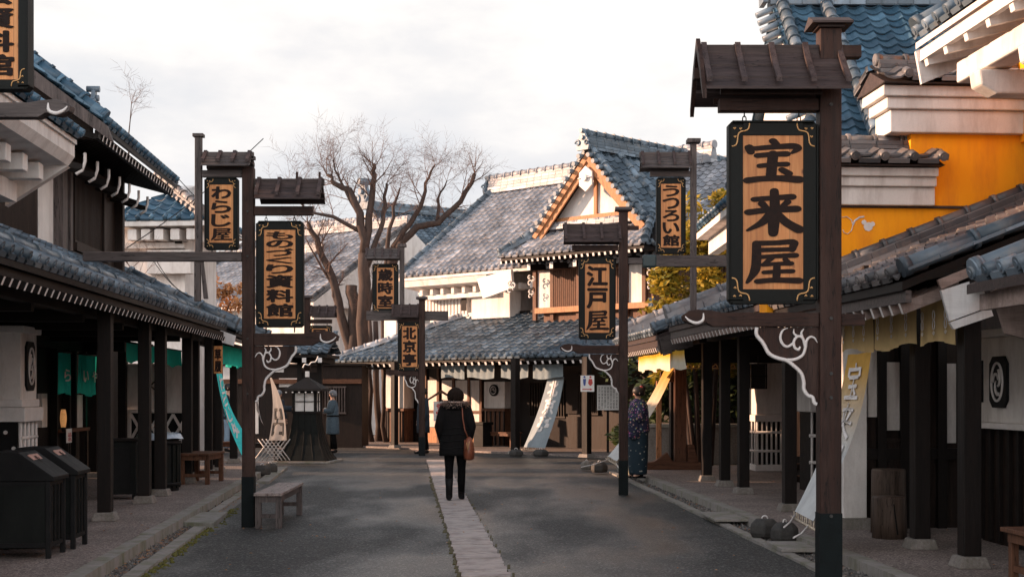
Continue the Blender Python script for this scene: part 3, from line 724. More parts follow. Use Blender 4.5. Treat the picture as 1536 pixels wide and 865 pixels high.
def scroll_bracket(t, x0, x1, z0, z1, sg, th=.05, sc=1.0):
    """Carved bracket board hugging the post at x1, reaching to x0 under the arm, with its pale carved edge and flourish. z1 top, z0 foot."""
    w = x1 - x0; h = z1 - z0
    e = [(0, 1), (.0, .90), (.10, .80), (.20, .66), (.34, .60), (.48, .57), (.60, .50), (.72, .40), (.76, .28), (.76, .20), (.82, .12), (.90, .09), (.93, .02), (.97, 0), (1.0, 0)]
    pts = [(x0 + w * u, z0 + h * v) for u, v in e]
    o_pts = [(p[0], 0, p[1]) for p in pts]; sm = []
    for i in range(len(o_pts) - 1):
        a, b_, c_, d = (Vector(o_pts[q]) for q in (max(i - 1, 0), i, i + 1, min(i + 2, len(o_pts) - 1)))
        for j in range(4): t_ = j / 4; v_ = .5 * ((2 * b_) + (c_ - a) * t_ + (2 * a - 5 * b_ + 4 * c_ - d) * t_ * t_ + (3 * b_ - a - 3 * c_ + d) * t_ ** 3); sm.append((v_.x, v_.z))
    pts = sm + [pts[-1]]
    b = MB(); poly = pts + [(x1, z1)]; b.prism(poly if sg > 0 else poly[::-1], -th / 2, th / 2); o = b.build('bracket', 'post', t)
    q = MB(); q.tube([(x, -th / 2 - .004, z) for x, z in pts[:-4]], .015 * sc, 6)
    def P(u, v): return (x0 + w * u, -th / 2 - .006, z0 + h * v)
    q.curve([P(.46, .575), P(.62, .585), P(.74, .64), P(.785, .74), (P(.80, .82)), P(.86, .875), P(.93, .86), P(.98, .80)], [.014 * sc, .013 * sc, .012 * sc, .012 * sc, .012 * sc, .010 * sc, .008 * sc, .003 * sc], 6)
    q.curve([P(.785, .74), P(.74, .86), P(.66, .88), P(.60, .82), P(.61, .74), P(.67, .71), P(.70, .75)], [.011 * sc] * 6 + [.006 * sc], 6)
    q.curve([P(.60, .80), P(.50, .75), P(.42, .78), P(.38, .87), P(.42, .96), P(.50, .99)], [.010 * sc, .011 * sc, .012 * sc, .011 * sc, .008 * sc, .003 * sc], 6)
    q.curve([P(.66, .88), P(.60, .92), P(.60, .98)], [.011 * sc, .009 * sc, .003 * sc], 6); q.curve([P(.74, .86), P(.72, .93), P(.76, .98)], [.011 * sc, .009 * sc, .003 * sc], 6)
    q.build('carved_edge', 'trim', o)
def arm(t, xa, xb, z0, z1, tip, th=.10, mat='post_x', curl=True):
    """Horizontal arm with a carved cloud end at x=tip side."""
    a = MB(); sg = 1 if xb > xa else -1; h = z1 - z0
    prof = [(0, z0 + h * .30), (-h * .9, z0 + h * .12), (-h * 1.6, z0 + h * .42), (-h * 1.7, z0 + h * .80), (-h * 1.2, z0 + h * 1.12), (-h * .6, z0 + h * 1.22), (h * .3, z0 + h * 1.16), (h * 1.1, z1), ]
    poly = [(xa + sg * x, z) for x, z in prof] + [(xb, z1), (xb, z0), (xa + sg * h * .5, z0)]
    a.prism(poly if sg > 0 else poly[::-1], -th / 2, th / 2); o = a.build('arm', mat, t, bevel=.004)
    if curl:
        q = MB(); cx = xa - sg * h * .75; cz = z0 + h * .62; r = h * .42
        q.curve([(cx - sg * h * .75, -th / 2 - .004, z0 + h * .72), (cx - sg * h * .45, -th / 2 - .004, z0 + h * .42), (cx + sg * h * .05, -th / 2 - .004, z0 + h * .25), (cx + sg * h * .5, -th / 2 - .004, z0 + h * .45), (cx + sg * h * .55, -th / 2 - .004, z0 + h * .95)], [.004, .010, .013, .012, .004], 6)
        q.build('carved_edge', 'trim', o)
def post_mesh(t, x, w, z0, z1, name='post', mat='post', band=None, cap=True, capname='post_cap'):
    p = MB(); p.bb(x - w / 2, x + w / 2, -w / 2, w / 2, z0, z1); p.build(name, mat, t, bevel=.008)
    if band:
        b = MB(); b.bb(x - w / 2 - .004, x + w / 2 + .004, -w / 2 - .004, w / 2 + .004, z0, band); b.build('base_sleeve', 'band', t)
    if cap:
        c = MB(); ww = w * .95; h = w * .45
        c.bb(x - w * .62, x + w * .62, -w * .62, w * .62, z1 + .004, z1 + w * .14)
        c.prism([(-ww, z1 + w * .14), (ww, z1 + w * .14), (ww, z1 + w * .24), (0, z1 + w * .62), (-ww, z1 + w * .24)], x - w * .95, x + w * .95, 0, 'x')
        c.build(capname, 'roofwood' if mat == 'post' else mat, t)

# F1 right foreground
def FR(px, s, base_py=None):
    return (lambda p: (p - px) / s), (lambda p: EH + (HY - p) / s)
s = 200; X, Z = FR(1243, s)
t = thing('sign_post', 'tall red-brown sign post in the right foreground holding the largest sign', 'sign post', ((1243 - CX) / s, F / s, 0), 0, 'carved sign posts along the street')
post_mesh(t, 0, .160, 0, Z(46), band=Z(768))
board_roof(t, X(1050), X(1262), Z(84), Z(150), .34, 5)
b = MB(); b.bb(X(1078), -.082, -.06, .06, Z(168), Z(150)); b.bb(X(1040), -.082, -.04, .04, Z(120), Z(104)); b.bb(.082, X(1290), -.05, .05, Z(88), Z(70)); b.bb(X(1075), X(1225), -.20, -.165, Z(150), Z(141)); b.bb(X(1075), X(1225), .165, .20, Z(150), Z(141)); b.build('roof_beam', 'post_x', t, bevel=.004)
for sg in (-1, 1):
    b = MB(); b.prism([(0, Z(76)), (sg * .17, Z(112)), (sg * .36, Z(162)), (sg * .36, Z(150)), (sg * .19, Z(96)), (0, Z(58))], X(1050) - .03, X(1050) + .0, 0, 'x'); b.build('barge_board', 'post', t)
arm(t, X(1058), -.082, Z(490), Z(469), 0)
b = MB(); b.bb(.082, .26, -.05, .05, Z(488), Z(471)); b.build('arm_stub', 'post_x', t)
scroll_bracket(t, X(1134), -.081, Z(606), Z(491), 1)
hanging_sign(1091, 1225, 183, 456, s, '宝来屋', 'largest black-framed wooden sign with three brushed characters, hanging in the right foreground', marg=(.128, .125), bold=.03, hooks=(.19, .80), hookh=.08)
def bolts(t, pts, w):
    for x, z in pts:
        m = MB(); m.tube([(x, -w / 2 - .001, z), (x, -w / 2 - .012, z)], .013, 8); m.build('bolt', 'iron', t)
bolts(t, [(0, Z(478)), (0, Z(560)), (0, Z(596)), (0, Z(160)), (0, Z(772))], .160)
# F2 right middle
s = 96; X, Z = FR(935, s)
t = thing('sign_post', 'dark brown sign post just left of the kimono woman, with a rear upper frame', 'sign post', ((935 - CX) / s, F / s, 0), 0, 'carved sign posts along the street')
post_mesh(t, 0, .135, 0, Z(318), band=Z(690))
board_roof(t, X(846), X(931), Z(343), Z(366), .22, 4)
b = MB(); b.bb(X(858), X(927), -.05, .05, Z(376), Z(368)); b.bb(X(940), X(958), -.04, .04, Z(345), Z(339)); b.build('roof_beam', 'post_x', t)
arm(t, X(860), X(928), Z(530), Z(518), 0)
scroll_bracket(t, X(884), X(928), Z(588), Z(531), 1, sc=.9)
b = MB(); b.bb(X(966), X(1100), -.055, .055, Z(400), Z(383)); b.bb(X(941.8), X(966), -.045, .045, Z(396), Z(387)); b.build('cross_beam', 'grey_x', t, bevel=.006)
b = MB(); b.box((X(974), 0, Z(392)), (.22, .15, .2), 0); b.build('beam_end_cover', 'green_dark', t, bevel=.03)
b = MB(); b.bb(X(1035.5), X(1044.5), -.046, .046, Z(466), Z(215)); b.bb(X(1032), X(1048), -.075, .075, Z(484), Z(466)); b.bb(X(1030), X(1050), -.11, .11, Z(215), Z(209)); b.build('rear_post', 'grey_z', t, bevel=.006)
board_roof(t, X(961), X(1036), Z(236), Z(256), .22, 4, mat='grey_x')
b = MB(); b.bb(X(975), X(1036), -.04, .04, Z(265), Z(257)); b.build('roof_beam', 'grey_x', t)
hanging_sign(868, 923, 386, 509, s, '江戸屋', 'black-framed sign with three characters on the middle right post, left of the kimono woman', bold=.055, below=True)
hanging_sign(984, 1028, 267, 381, s, 'うつろい館', 'slim sign with four flowing kana over one character, in front of the blue tiled roof', bold=.05, below=True, dy=.0)
# F3 left middle
s = 126; X, Z = FR(373, s)
t = thing('sign_post', 'red-brown sign post behind the street bench on the left, with a rear frame', 'sign post', ((373 - CX) / s, F / s, 0), 0, 'carved sign posts along the street')
post_mesh(t, 0, .138, 0, Z(252), band=Z(714), cap=False)
board_roof(t, X(386), X(484), Z(278), Z(304), .24, 4)
b = MB(); b.bb(X(364), X(470), -.05, .05, Z(323), Z(310)); b.bb(X(478), X(481), -.02, .02, Z(276), Z(258)); b.bb(X(444), X(447), -.02, .02, Z(276), Z(258)); b.build('roof_beam', 'post_x', t)
arm(t, X(478), X(382), Z(518), Z(500), 0)
scroll_bracket(t, X(444), X(382), Z(602), Z(519), -1)
b = MB(); b.bb(X(126), X(363.6), -.055, .055, Z(392), Z(378)); b.build('cross_beam', 'grey_x', t, bevel=.006)
b = MB(); b.bb(X(293), X(303), -.04, .04, Z(378), Z(206)); b.bb(X(290), X(306), -.06, .06, Z(206), Z(201)); b.bb(X(292), X(301), -.035, .035, Z(452), Z(392)); b.build('rear_post', 'grey_z', t, bevel=.005)
b = MB(); b.prism([(X(301), Z(392)), (X(305), Z(392)), (X(312), Z(448)), (X(306), Z(448))], -.03, .03); b.build('brace', 'grey_z', t)
board_roof(t, X(306), X(378), Z(238), Z(254), .20, 4, mat='grey_x')
b = MB(); b.bb(X(304), X(364), -.04, .04, Z(266), Z(256)); b.bb(X(362), X(383), -.035, .035, Z(240), Z(235)); b.build('roof_beam', 'grey_x', t)
hanging_sign(385, 456, 332, 491, s, 'ものづくり資料館', 'tall sign with eight characters hanging from the left post above the street bench', weights=[.8, .8, .8, .7, .95, 1.35, 1.35, 1.35], bold=.05, below=True)
hanging_sign(308, 358, 267, 375, s, 'わらじ屋', 'weathered sign of three kana and one character, between two posts on the left', bold=.05, below=True, marg=(.075, .1))
bolts(t, [(0, Z(508)), (0, Z(590)), (0, Z(385)), (0, Z(318))], .138)
# F4 centre
s = 59.4; X, Z = FR(633, s)
t = thing('sign_post', 'slim sign post just left of the woman in the black coat', 'sign post', ((633 - CX) / s, F / s, 0), 0, 'carved sign posts along the street')
post_mesh(t, 0, .15, 0, Z(450), band=Z(655))
board_roof(t, X(588), X(628.5), Z(461), Z(477), .24, 4)
b = MB(); b.bb(X(596), X(628.5), -.05, .05, Z(484), Z(479)); b.build('roof_beam', 'post_x', t)
arm(t, X(592), X(628.5), Z(564), Z(556), 0, curl=False)
scroll_bracket(t, X(607), X(628.5), Z(604), Z(564), 1, sc=1.0)
b = MB(); b.bb(X(549), X(672), .085, .20, Z(480), Z(466)); b.build('cross_beam', 'grey_x', t, bevel=.01)
b = MB(); b.bb(X(599), X(606), .09, .19, Z(466), Z(370)); b.bb(X(596), X(609), .05, .23, Z(370), Z(365)); b.build('rear_post', 'grey_z', t, bevel=.006)
o = board_roof(t, X(549), X(600), Z(377), Z(390), .26, 5, mat='grey_x')
hanging_sign(597, 632, 483, 556, s, '北京亭', 'small sign with three characters hanging low on the slim centre post', bold=.06)
hanging_sign(558, 597, 395, 468, s, '歳時室', 'small sign with three characters hanging higher, in front of the bare trees', bold=.06, dy=.14)
# F5 behind the tower, partly hidden
s = 58; X, Z = FR(461, s)
t = thing('sign_post', 'dark sign post standing behind the black lantern tower', 'sign post', ((461 - CX) / s, F / s, 0), 0, 'carved sign posts along the street')
post_mesh(t, 0, .15, 0, Z(448))
board_roof(t, X(466), X(504), Z(463), Z(476), .24, 4)
b = MB(); b.bb(X(465), X(498), -.05, .05, Z(485), Z(479)); b.build('roof_beam', 'post_x', t)
hanging_sign(462, 498, 488, 546, s, '民芸館', 'partly hidden sign behind the left arm and above the lantern tower', bold=.06)
# F0 left foreground
s = 237; X, Z = FR(-75, s)
t = thing('sign_post', 'grey sign frame at the left edge with a mossy carved beam end', 'sign post', ((-75 - CX) / s, F / s, 0), 0, 'carved sign posts along the street')
post_mesh(t, 0, .11, 0, Z(-220), mat='grey_z')
arm(t, X(72), X(-60), Z(178), Z(156), 0, mat='grey_x', th=.1)
b = MB(); b.bb(X(-62), X(72), -.04, .04, Z(-100), Z(-118)); b.build('roof_beam', 'grey_x', t)
hanging_sign(-58, 47, -78, 137, s, '民芸資料館', 'cropped sign hanging at the top left edge of the street', bold=.045, marg=(.085, .08))
SOUT = 'tiled townhouses along the street'
def root_at(fr, x, y, name, label, cat, group=None):
    return thing(name, label, cat, fr.wor(x, y, 0), fr.rz, group)
class Loc:
    """mesh coordinates of a root placed at frame point (x,y)"""
    def __init__(s, x, y): s.x = x; s.y = y
    def __call__(s, x, y, z): return Vector((x - s.x, y - s.y, z))
def pillar(t, L, x, y, z0, z1, w=.135, mat='dark', sz=.10, name='pillar'):
    p = MB(); c = L(x, y, 0); p.bb(c.x - w / 2, c.x + w / 2, c.y - w / 2, c.y + w / 2, z0 + sz, z1); o = p.build(name, mat, t, bevel=.006)
    b = MB(); b.box((c.x, c.y, z0 + sz / 2), (w * 1.85, w * 1.85, sz), 0, random.uniform(-.05, .05), .78); b.build('base_stone', 'stone', o, bevel=.012)
def lattice(t, name, a, b, z0, z1, n, mat='dark', th=.03, d=.04, rails=(0, 1)):
    m = MB(); a = Vector(a); b = Vector(b); dr = (b - a).normalized(); ang = atan2(dr.y, dr.x)
    for i in range(n):
        p = a.lerp(b, (i + .5) / n); m.box((p.x, p.y, (z0 + z1) / 2), (th, d, z1 - z0), 0, ang)
    for k in rails:
        c = (a + b) / 2; m.box((c.x, c.y, z0 + (z1 - z0) * k), ((b - a).length, d * 1.3, .05), 0, ang)
    return m.build(name, mat, t)

# =========================================================== LEFT: timber townhouse with the long arcade
tf, pit = .52, math.atan(.52)
t = root_at(LF, 0, 0, 'timber_townhouse', 'dark timber townhouse on the left with a latticed upper floor and blue tiled roof', 'building', SOUT); L = Loc(0, 0)
ye = LF.rayx(338, 480, 0)[0]; y0 = -8.0
run = 1.62; zl = 2.72
rf = tiles('roof', L(0, y0, zl), (0, 1, 0), (-cos(pit), 0, sin(pit)), run / cos(pit), [(0, 0), (9, 0)], [(0, ye - y0), (9, ye - y0)], 'tile', t)
b = MB(); b.prism([(.0, zl - .01), (-run - .05, zl + (run + .05) * tf - .01), (-run - .05, zl + (run + .05) * tf - .05), (.0, zl - .05)], y0, ye, 0); 
b = MB(); b.prism([(.02, zl - .015), (-run, zl + run * tf - .015), (-run, zl + run * tf - .06), (.02, zl - .07)], y0, ye, 0); b.build('roof_boards', 'dark_y', t)
b = MB(); b.bb(-.075, -.03, y0, ye, zl - .16, zl - .075); b.build('fascia', 'dark_y', t)
rafters(t, 66, (.0, LF.rayx(2, 420, 0)[0] - 1.5, zl - .20), (.0, ye - .1, zl - .20), (-1.0, 0, .42), w=.05, h=.075, mats=('dark', 'trim'))
ridge('verge_ridge', [L(-.05, ye - .06, zl + .06), L(-run, ye - .06, zl + run * tf + .03)], 'tile', t, h=.08, w=.2, r=.08, layers=1)
ridge('eave_ridge', [L(-.55, y0, zl + .31), L(-.55, ye, zl + .31)], 'tile', t, h=.02, w=.12, r=.06, ring=.9, layers=1)
# arcade posts from where their stones stand in the photograph
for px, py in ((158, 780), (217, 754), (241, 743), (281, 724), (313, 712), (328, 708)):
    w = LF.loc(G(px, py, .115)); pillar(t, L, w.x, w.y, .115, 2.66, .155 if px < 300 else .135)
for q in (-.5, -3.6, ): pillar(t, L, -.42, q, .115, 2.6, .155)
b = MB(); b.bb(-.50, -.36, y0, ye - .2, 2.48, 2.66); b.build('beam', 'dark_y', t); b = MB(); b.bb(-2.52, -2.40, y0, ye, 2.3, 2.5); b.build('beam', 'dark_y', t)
for k in range(9):
    b = MB(); yy = y0 + 2 + k * 2.1; b.bb(-2.4, -.40, yy - .05, yy + .05, 2.40, 2.54); b.build('tie_beam', 'dark_x', t)
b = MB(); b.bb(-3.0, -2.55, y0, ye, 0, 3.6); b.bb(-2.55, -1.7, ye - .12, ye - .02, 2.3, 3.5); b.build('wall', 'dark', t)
b = MB(); b.bb(-2.53, -.05, y0, ye - .02, 2.67, 2.69); b.build('ceiling', 'dark_y', t)
# shop front behind the posts
def lrect(x, p0, q0, p1, q1):   # photo rectangle on the plane x -> y0,y1,z0,z1
    a = LF.rayx(p0, q1, x); b_ = LF.rayx(p1, q0, x); c = LF.rayx(p1, q1, x); d = LF.rayx(p0, q0, x); return a[0], b_[0], min(a[1], c[1]), max(b_[1], d[1])
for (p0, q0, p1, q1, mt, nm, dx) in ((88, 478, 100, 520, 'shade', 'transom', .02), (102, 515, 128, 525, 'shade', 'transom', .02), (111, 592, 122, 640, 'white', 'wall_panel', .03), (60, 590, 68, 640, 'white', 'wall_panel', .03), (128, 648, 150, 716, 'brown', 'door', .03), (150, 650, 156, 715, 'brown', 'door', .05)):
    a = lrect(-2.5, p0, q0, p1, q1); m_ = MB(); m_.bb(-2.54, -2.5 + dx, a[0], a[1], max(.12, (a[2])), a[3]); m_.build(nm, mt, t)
for px in (84, 103, 112, 127, 131, 152):
    a = LF.rayx(px, 600, -2.45)[0]; m_ = MB(); m_.bb(-2.53, -2.42, a - .05, a + .05, .115, 2.4); m_.build('door_post', 'dark', t)
b = MB(); a = lrect(-2.45, 84, 637, 122, 644); b.bb(-2.53, -2.30, a[0], a[1], .95, 1.0); b.build('counter', 'brown', t)
# upper storey
yg0_ = LF.rayx(152, 195, -.8)[0]
yw0, yw1 = LF.rayx(94, 350, -1.7)[0], LF.rayx(187, 350, -1.7)[0]
b = MB(); b.bb(-6, -1.74, yw0 - 1.2, yw1, 3.2, 5.55); b.prism([(-1.0, 5.0), (-1.0, 5.22), (-4.8, 8.15), (-8, 5.3)], yg0_ + .35, yg0_ + .42, 0); b.build('wall', 'siding', t)
b = MB(); b.bb(-1.8, -1.735, yw0 - 1.15, yw0 - .3, 3.55, 4.6); b.build('wall_panel', 'white', t)
for px, w in ((96, .26), (106, .14), (157, .2), (184, .16)):
    a = LF.rayx(px, 350, -1.62)[0]; b = MB(); b.bb(-1.80, -1.60, a - w / 2, a + w / 2, 3.45, 5.2); b.build('pillar', 'grey_z' if px < 110 else 'siding', t, bevel=.008)
a0, a1 = LF.rayx(108, 350, -1.68)[0], LF.rayx(154, 350, -1.68)[0]
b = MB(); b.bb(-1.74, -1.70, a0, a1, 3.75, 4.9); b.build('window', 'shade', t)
lattice(t, 'window_lattice', (-1.66, a0, 0), (-1.66, a1, 0), 3.8, 4.85, 26, 'siding', .035, .04)
for z in (3.72, 4.92): b = MB(); b.bb(-1.74, -1.58, a0 - .1, a1 + .1, z - .06, z + .06); b.build('window_rail', 'siding', t)
b = MB(); b.bb(-1.72, -1.55, yw0, yw1, 3.42, 3.62); b.build('sill_beam', 'siding', t)
yg0, yg1 = LF.rayx(152, 195, -.8)[0], LF.rayx(264, 268, -.8)[0]; zu = 5.16; tu = .78; pu = math.atan(tu); ru = 4.0
tiles('upper_roof', L(-.8, yg0, zu), (0, 1, 0), (-cos(pu), 0, sin(pu)), ru / cos(pu), [(0, 0), (9, 0)], [(0, yg1 - yg0), (9, yg1 - yg0)], 'tile_blue', t)
tiles('upper_roof', L(-.8 - 2 * ru, yg1, zu), (0, -1, 0), (cos(pu), 0, sin(pu)), ru / cos(pu), [(0, 0), (9, 0)], [(0, yg1 - yg0), (9, yg1 - yg0)], 'tile_blue', t, eavecap=False)
b = MB(); b.prism([(-.78, zu - .02), (-.8 - ru, zu + ru * tu - .02), (-.8 - 2 * ru, zu - .02), (-.8 - 2 * ru, zu - .09), (-.8 - ru, zu + ru * tu - .10), (-.78, zu - .09)], yg0 + .02, yg1 - .02, 0); b.build('roof_boards', 'dark_y', t)
b = MB(); b.bb(-.90, -.85, yg0 + .05, yg1, zu - .2, zu - .09); b.build('fascia', 'dark_y', t)
rafters(t, 26, (-.83, yg0 + .25, zu - .17), (-.83, yg1 - .1, zu - .17), (-.95, 0, .25), w=.055, h=.08, mats=('dark', 'trim'))
for k in range(7):   # long brackets with pale hooked ends
    yy = yg0 + .5 + k * .72; b = MB(); b.prism([(-1.8, 4.78), (-1.25, 4.62), (-1.16, 4.62), (-1.16, 4.68), (-1.8, 4.88)], yy - .03, yy + .03, 0); o = b.build('bracket', 'dark', t)
    c = MB(); c.tube([(-1.13, yy, 4.84), (-1.13, yy, 4.72), (-1.17, yy, 4.60), (-1.25, yy, 4.55)], .022, 6); c.build('bracket_tip', 'trim', o)
b = MB()
for sg, xc in ((1, 0),):
    b.prism([(-.62, zu - .28), (-.70, zu - .06), (-.8 - ru, zu + ru * tu - .10 + .05), (-.8 - ru, zu + ru * tu - .42)], yg0 - .10, yg0 - .04, 0)
b.build('barge_board', 'grey_z', t)
ridge('verge_ridge', [L(-.8, yg0 + .16, zu + .05), L(-.8 - ru, yg0 + .16, zu + ru * tu + .05)], 'tile_blue', t, h=.05, w=.2, r=.085, layers=1)
ridge('verge_ridge', [L(-2.2, yg1 - .5, zu + 1.4 * tu + .03), L(-.8 - ru, yg1 - .5, zu + ru * tu + .05)], 'tile_blue', t, h=.22, w=.22, r=.085, layers=3)
finial('ridge_end_tile', L(-2.1, yg1 - .5, zu + 1.35 * tu + .18), (1, 0, 0), .30, 'tile', t)
ridge('ridge', [L(-.8 - ru, yg0, zu + ru * tu), L(-.8 - ru, yg1, zu + ru * tu)], 'tile_blue', t, h=.4, layers=4)

# white storehouse in front of it (upper left)
t = root_at(LF, -1.4, 4.5, 'plaster_storehouse', 'white plastered storehouse at the upper left with stepped corbels under its eaves', 'building', SOUT); L = Loc(-1.4, 4.5)
yc = LF.rayx(112, 213, -.55)[0]; yn = -4.0
b = MB(); c0 = L(0, 0, 0); b.bb(L(-6, 0, 0).x, L(-1.3, 0, 0).x, L(0, yn, 0).y, L(0, yc - .9, 0).y, 2.9, 4.45); b.build('wall', 'white', t)
b = MB(); b.prism([(L(-1.3, 0, 0).x, 4.12), (L(-.62, 0, 0).x, 4.20), (L(-.55, 0, 0).x, 4.30), (L(-.55, 0, 0).x, 4.44), (L(-1.3, 0, 0).x, 4.60)], L(0, yn, 0).y, L(0, yc, 0).y, 0); b.prism([(L(-1.3, 0, 0).x, 3.72), (L(-.60, 0, 0).x, 4.18), (L(-1.3, 0, 0).x, 4.2)], L(0, yc - .12, 0).y, L(0, yc + .01, 0).y, 0); b.build('cornice', 'white', t)
for k in range(9):
    yy = L(0, yc - .55 - k * .62, 0).y; b = MB(); b.bb(L(-1.3, 0, 0).x, L(-.78, 0, 0).x, yy - .09, yy + .09, 3.96, 4.14); b.build('corbel', 'white', t, bevel=.01)
b = MB(); b.bb(L(-1.3, 0, 0).x, L(-1.12, 0, 0).x, L(0, yn, 0).y, L(0, yc - .3, 0).y, 3.74, 3.955); b.build('corbel_beam', 'white', t)
p2 = math.atan(.6)
tiles('roof', L(-.50, yn, 4.50), (0, 1, 0), (-cos(p2), 0, sin(p2)), 3.4 / cos(p2), [(0, 0), (9, 0)], [(0, yc - yn), (1.2, yc - yn), (4.2, yc - yn)], 'tile_blue', t)
b = MB(); b.prism([(L(-.52, 0, 0).x, 4.44), (L(-.52, 0, 0).x, 4.49), (L(-3.9, 0, 0).x, 4.49 + 3.4 * .6), (L(-3.9, 0, 0).x, 4.40)], L(0, yn, 0).y, L(0, yc - .02, 0).y); b.build('roof_bed', 'white', t)

# =========================================================== LEFT far arcade with green noren
t = root_at(LF, 0, 13, 'arcade_house', 'far left arcade house with a teal half-curtain under its tiled eave', 'building', SOUT); L = Loc(0, 13)
ya_, yb_ = ye + .55, 19.0; zl = 2.66; xo = .10; pit = math.atan(.45); run = 3.2
tiles('roof', L(xo, ya_, zl), (0, 1, 0), (-cos(pit), 0, sin(pit)), run / cos(pit), [(0, 0), (9, 0)], [(0, yb_ - ya_), (9, yb_ - ya_)], 'tile', t)
A_ = L(0, ya_, 0).y; B_ = L(0, yb_, 0).y
b = MB(); b.prism([(xo, zl - .015), (xo - run, zl + run * .45 - .015), (xo - run, zl + run * .45 - .06), (xo, zl - .07)], A_, B_, 0); b.build('roof_boards', 'dark_y', t)
rafters(t, 34, (xo - .02, A_ + .2, zl - .13), (xo - .02, B_ - .2, zl - .13), (-.9, 0, .38), w=.05, h=.07, mats=('dark', 'trim'))
ridge('verge_ridge', [(xo, A_ + .1, zl + .06), (xo - run, A_ + .1, zl + run * .45 + .05)], 'tile', t, h=.10, w=.22, r=.09, layers=1)
ridge('verge_ridge', [(xo, B_ - .1, zl + .06), (xo - run, B_ - .1, zl + run * .45 + .05)], 'tile', t, h=.10, w=.22, r=.09, layers=1)
b = MB(); b.prism([(xo - .02, zl - .24), (xo + .02, zl - .06), (xo - .26, zl + .04), (xo - .22, zl - .18)], A_ - .09, A_ - .05, 0); b.build('barge_board', 'whitewood', t)
for yy in (13.2, 15.6, 18.2):
    pillar(t, L, -.55, yy, .115, 2.6, .15); pillar(t, L, -2.3, yy, .115, 2.6, .15)
b = MB(); b.bb(-.62, -.48, A_, B_, 2.44, 2.6); b.build('beam', 'dark_y', t); b = MB(); b.bb(-3.4, -2.9, A_, 2.95, 0, 3.6); b.bb(-3.4, -2.9, 2.95, 4.5, 2.9, 3.6); b.bb(-3.4, -2.9, 4.5, B_, 0, 3.6); b.build('wall', 'dark', t)
def strip_cloth(name, a, b_, ztop, zbot, mat, label, cat, group=None, n=1, gap=.05, ripple=.02, seed=0, flare=.0, drop=None, marks=None, split=None):
    """A short hanging curtain between world points a and b."""
    a = Vector(a); b_ = Vector(b_); d = (b_ - a).normalized(); nr = Vector((-d.y, d.x, 0)); Lh = (b_ - a).length
    t = thing(name, label, cat, (a + b_) / 2 * 1 + Vector((0, 0, zbot)), 0, group); o = (a + b_) / 2 + Vector((0, 0, zbot)); mid = Vector((o.x, o.y, o.z))
    for k in range(n):
        u0 = Lh * k / n + gap / 2; u1 = Lh * (k + 1) / n - gap / 2; m = MB(); nu, nv = 22, 9; vs = []
        for j in range(nv + 1):
            for i in range(nu + 1):
                u = u0 + (u1 - u0) * i / nu; v = j / nv
                zb = zbot + .03 * sin(u * 5 + seed) * (1)
                z = zb + (ztop - zb) * v; r = ripple * (1 - v * .7) * (sin(u * 26 + seed + k) + .6 * sin(u * 49 + seed * 2 + v * 2)) + flare * (1 - v) ** 1.5
                p = a + d * u + nr * r; vs.append(Vector((p.x - mid.x, p.y - mid.y, z - mid.z)))
        W1 = nu + 1; m.add(vs, [(j * W1 + i, j * W1 + i + 1, (j + 1) * W1 + i + 1, (j + 1) * W1 + i) for j in range(nv) for i in range(nu)], 0, True)
        for j in range(nv + 1):
            for i in range(nu + 1): m.uv[j * W1 + i] = (i / nu, j / nv)
        ob = m.build('curtain_panel', mat, t)
        if marks:
            q = MB()
            for c_i in range(3):
                uc = u0 + (u1 - u0) * (c_i + .5) / 3; h = (ztop - zbot)
                base = a + d * uc - nr * (.035 if (nr.y > 0) else -.035) ; sgn = -1 if nr.y > 0 else 1
                for zz in (.62, .42):
                    pts = [Vector((base.x - mid.x, base.y - mid.y, 0)) + d * (cos(k2 * .9) * .028) + Vector((0, 0, h * zz + sin(k2 * .9) * .045)) for k2 in range(8)]
                    q.tube(pts, .0045, 4)
                q.tube([Vector((base.x - mid.x, base.y - mid.y, 0)) + d * dx + Vector((0, 0, h * zz)) for dx, zz in ((0, .28), (.02, .25), (0, .2), (-.02, .24), (0, .28))], .004, 4)
            q.build('crest_print', marks, ob)
    p = MB(); p.tube([a - d * .06 - Vector((mid.x, mid.y, 0)) + Vector((0, 0, ztop - mid.z)), b_ + d * .06 - Vector((mid.x, mid.y, 0)) + Vector((0, 0, ztop - mid.z))], .014, 8); p.build('rod', 'dark_x', t)
    return t
def lw(px, py, x): y, z = LF.rayx(px, py, x); return LF.wor(x, y, 0), z
a, z1 = lw(333, 516, -.35); b_, z1b = lw(368, 520, -.35); _, z0 = lw(345, 549, -.35)
strip_cloth('shop_curtain', a, b_, z1, z0, 'noren_teal', 'bright teal half-curtain under the far left eave, beside the leaning cyan banner', 'shop curtain', 'short cloth curtains hung under the eaves', 1, ripple=.03)

# =========================================================== RIGHT: yellow-curtain house with orange parapet
t = root_at(RF, 0, 0, 'orange_walled_house', 'right-hand house with an orange plaster parapet, tiled copings and weathered arcade roof', 'building', SOUT); L = Loc(0, 0)
zr = 2.55; tp = .40; pr = math.atan(tp); yF = 4.35; run = 4.2
tiles('roof', L(0, .0, zr), (0, 1, 0), (cos(pr), 0, sin(pr)), run / cos(pr), [(0, 0), (9, 0)], [(0, yF), (9, yF)], 'tile_brown', t, amp=1.15)
b = MB(); b.prism([(0, zr - .015), (run, zr + run * tp - .015), (run, zr + run * tp - .06), (0, zr - .09)], .02, yF, 0); b.build('roof_boards', 'dark_y', t)
b = MB(); b.bb(.03, .08, .02, yF, zr - .19, zr - .09); b.build('fascia', 'grey_x', t)
rafters(t, 17, (.05, .2, zr - .235), (.05, yF - .1, zr - .235), (.9, 0, .34), w=.05, h=.10, mats=('pink', 'trim'))
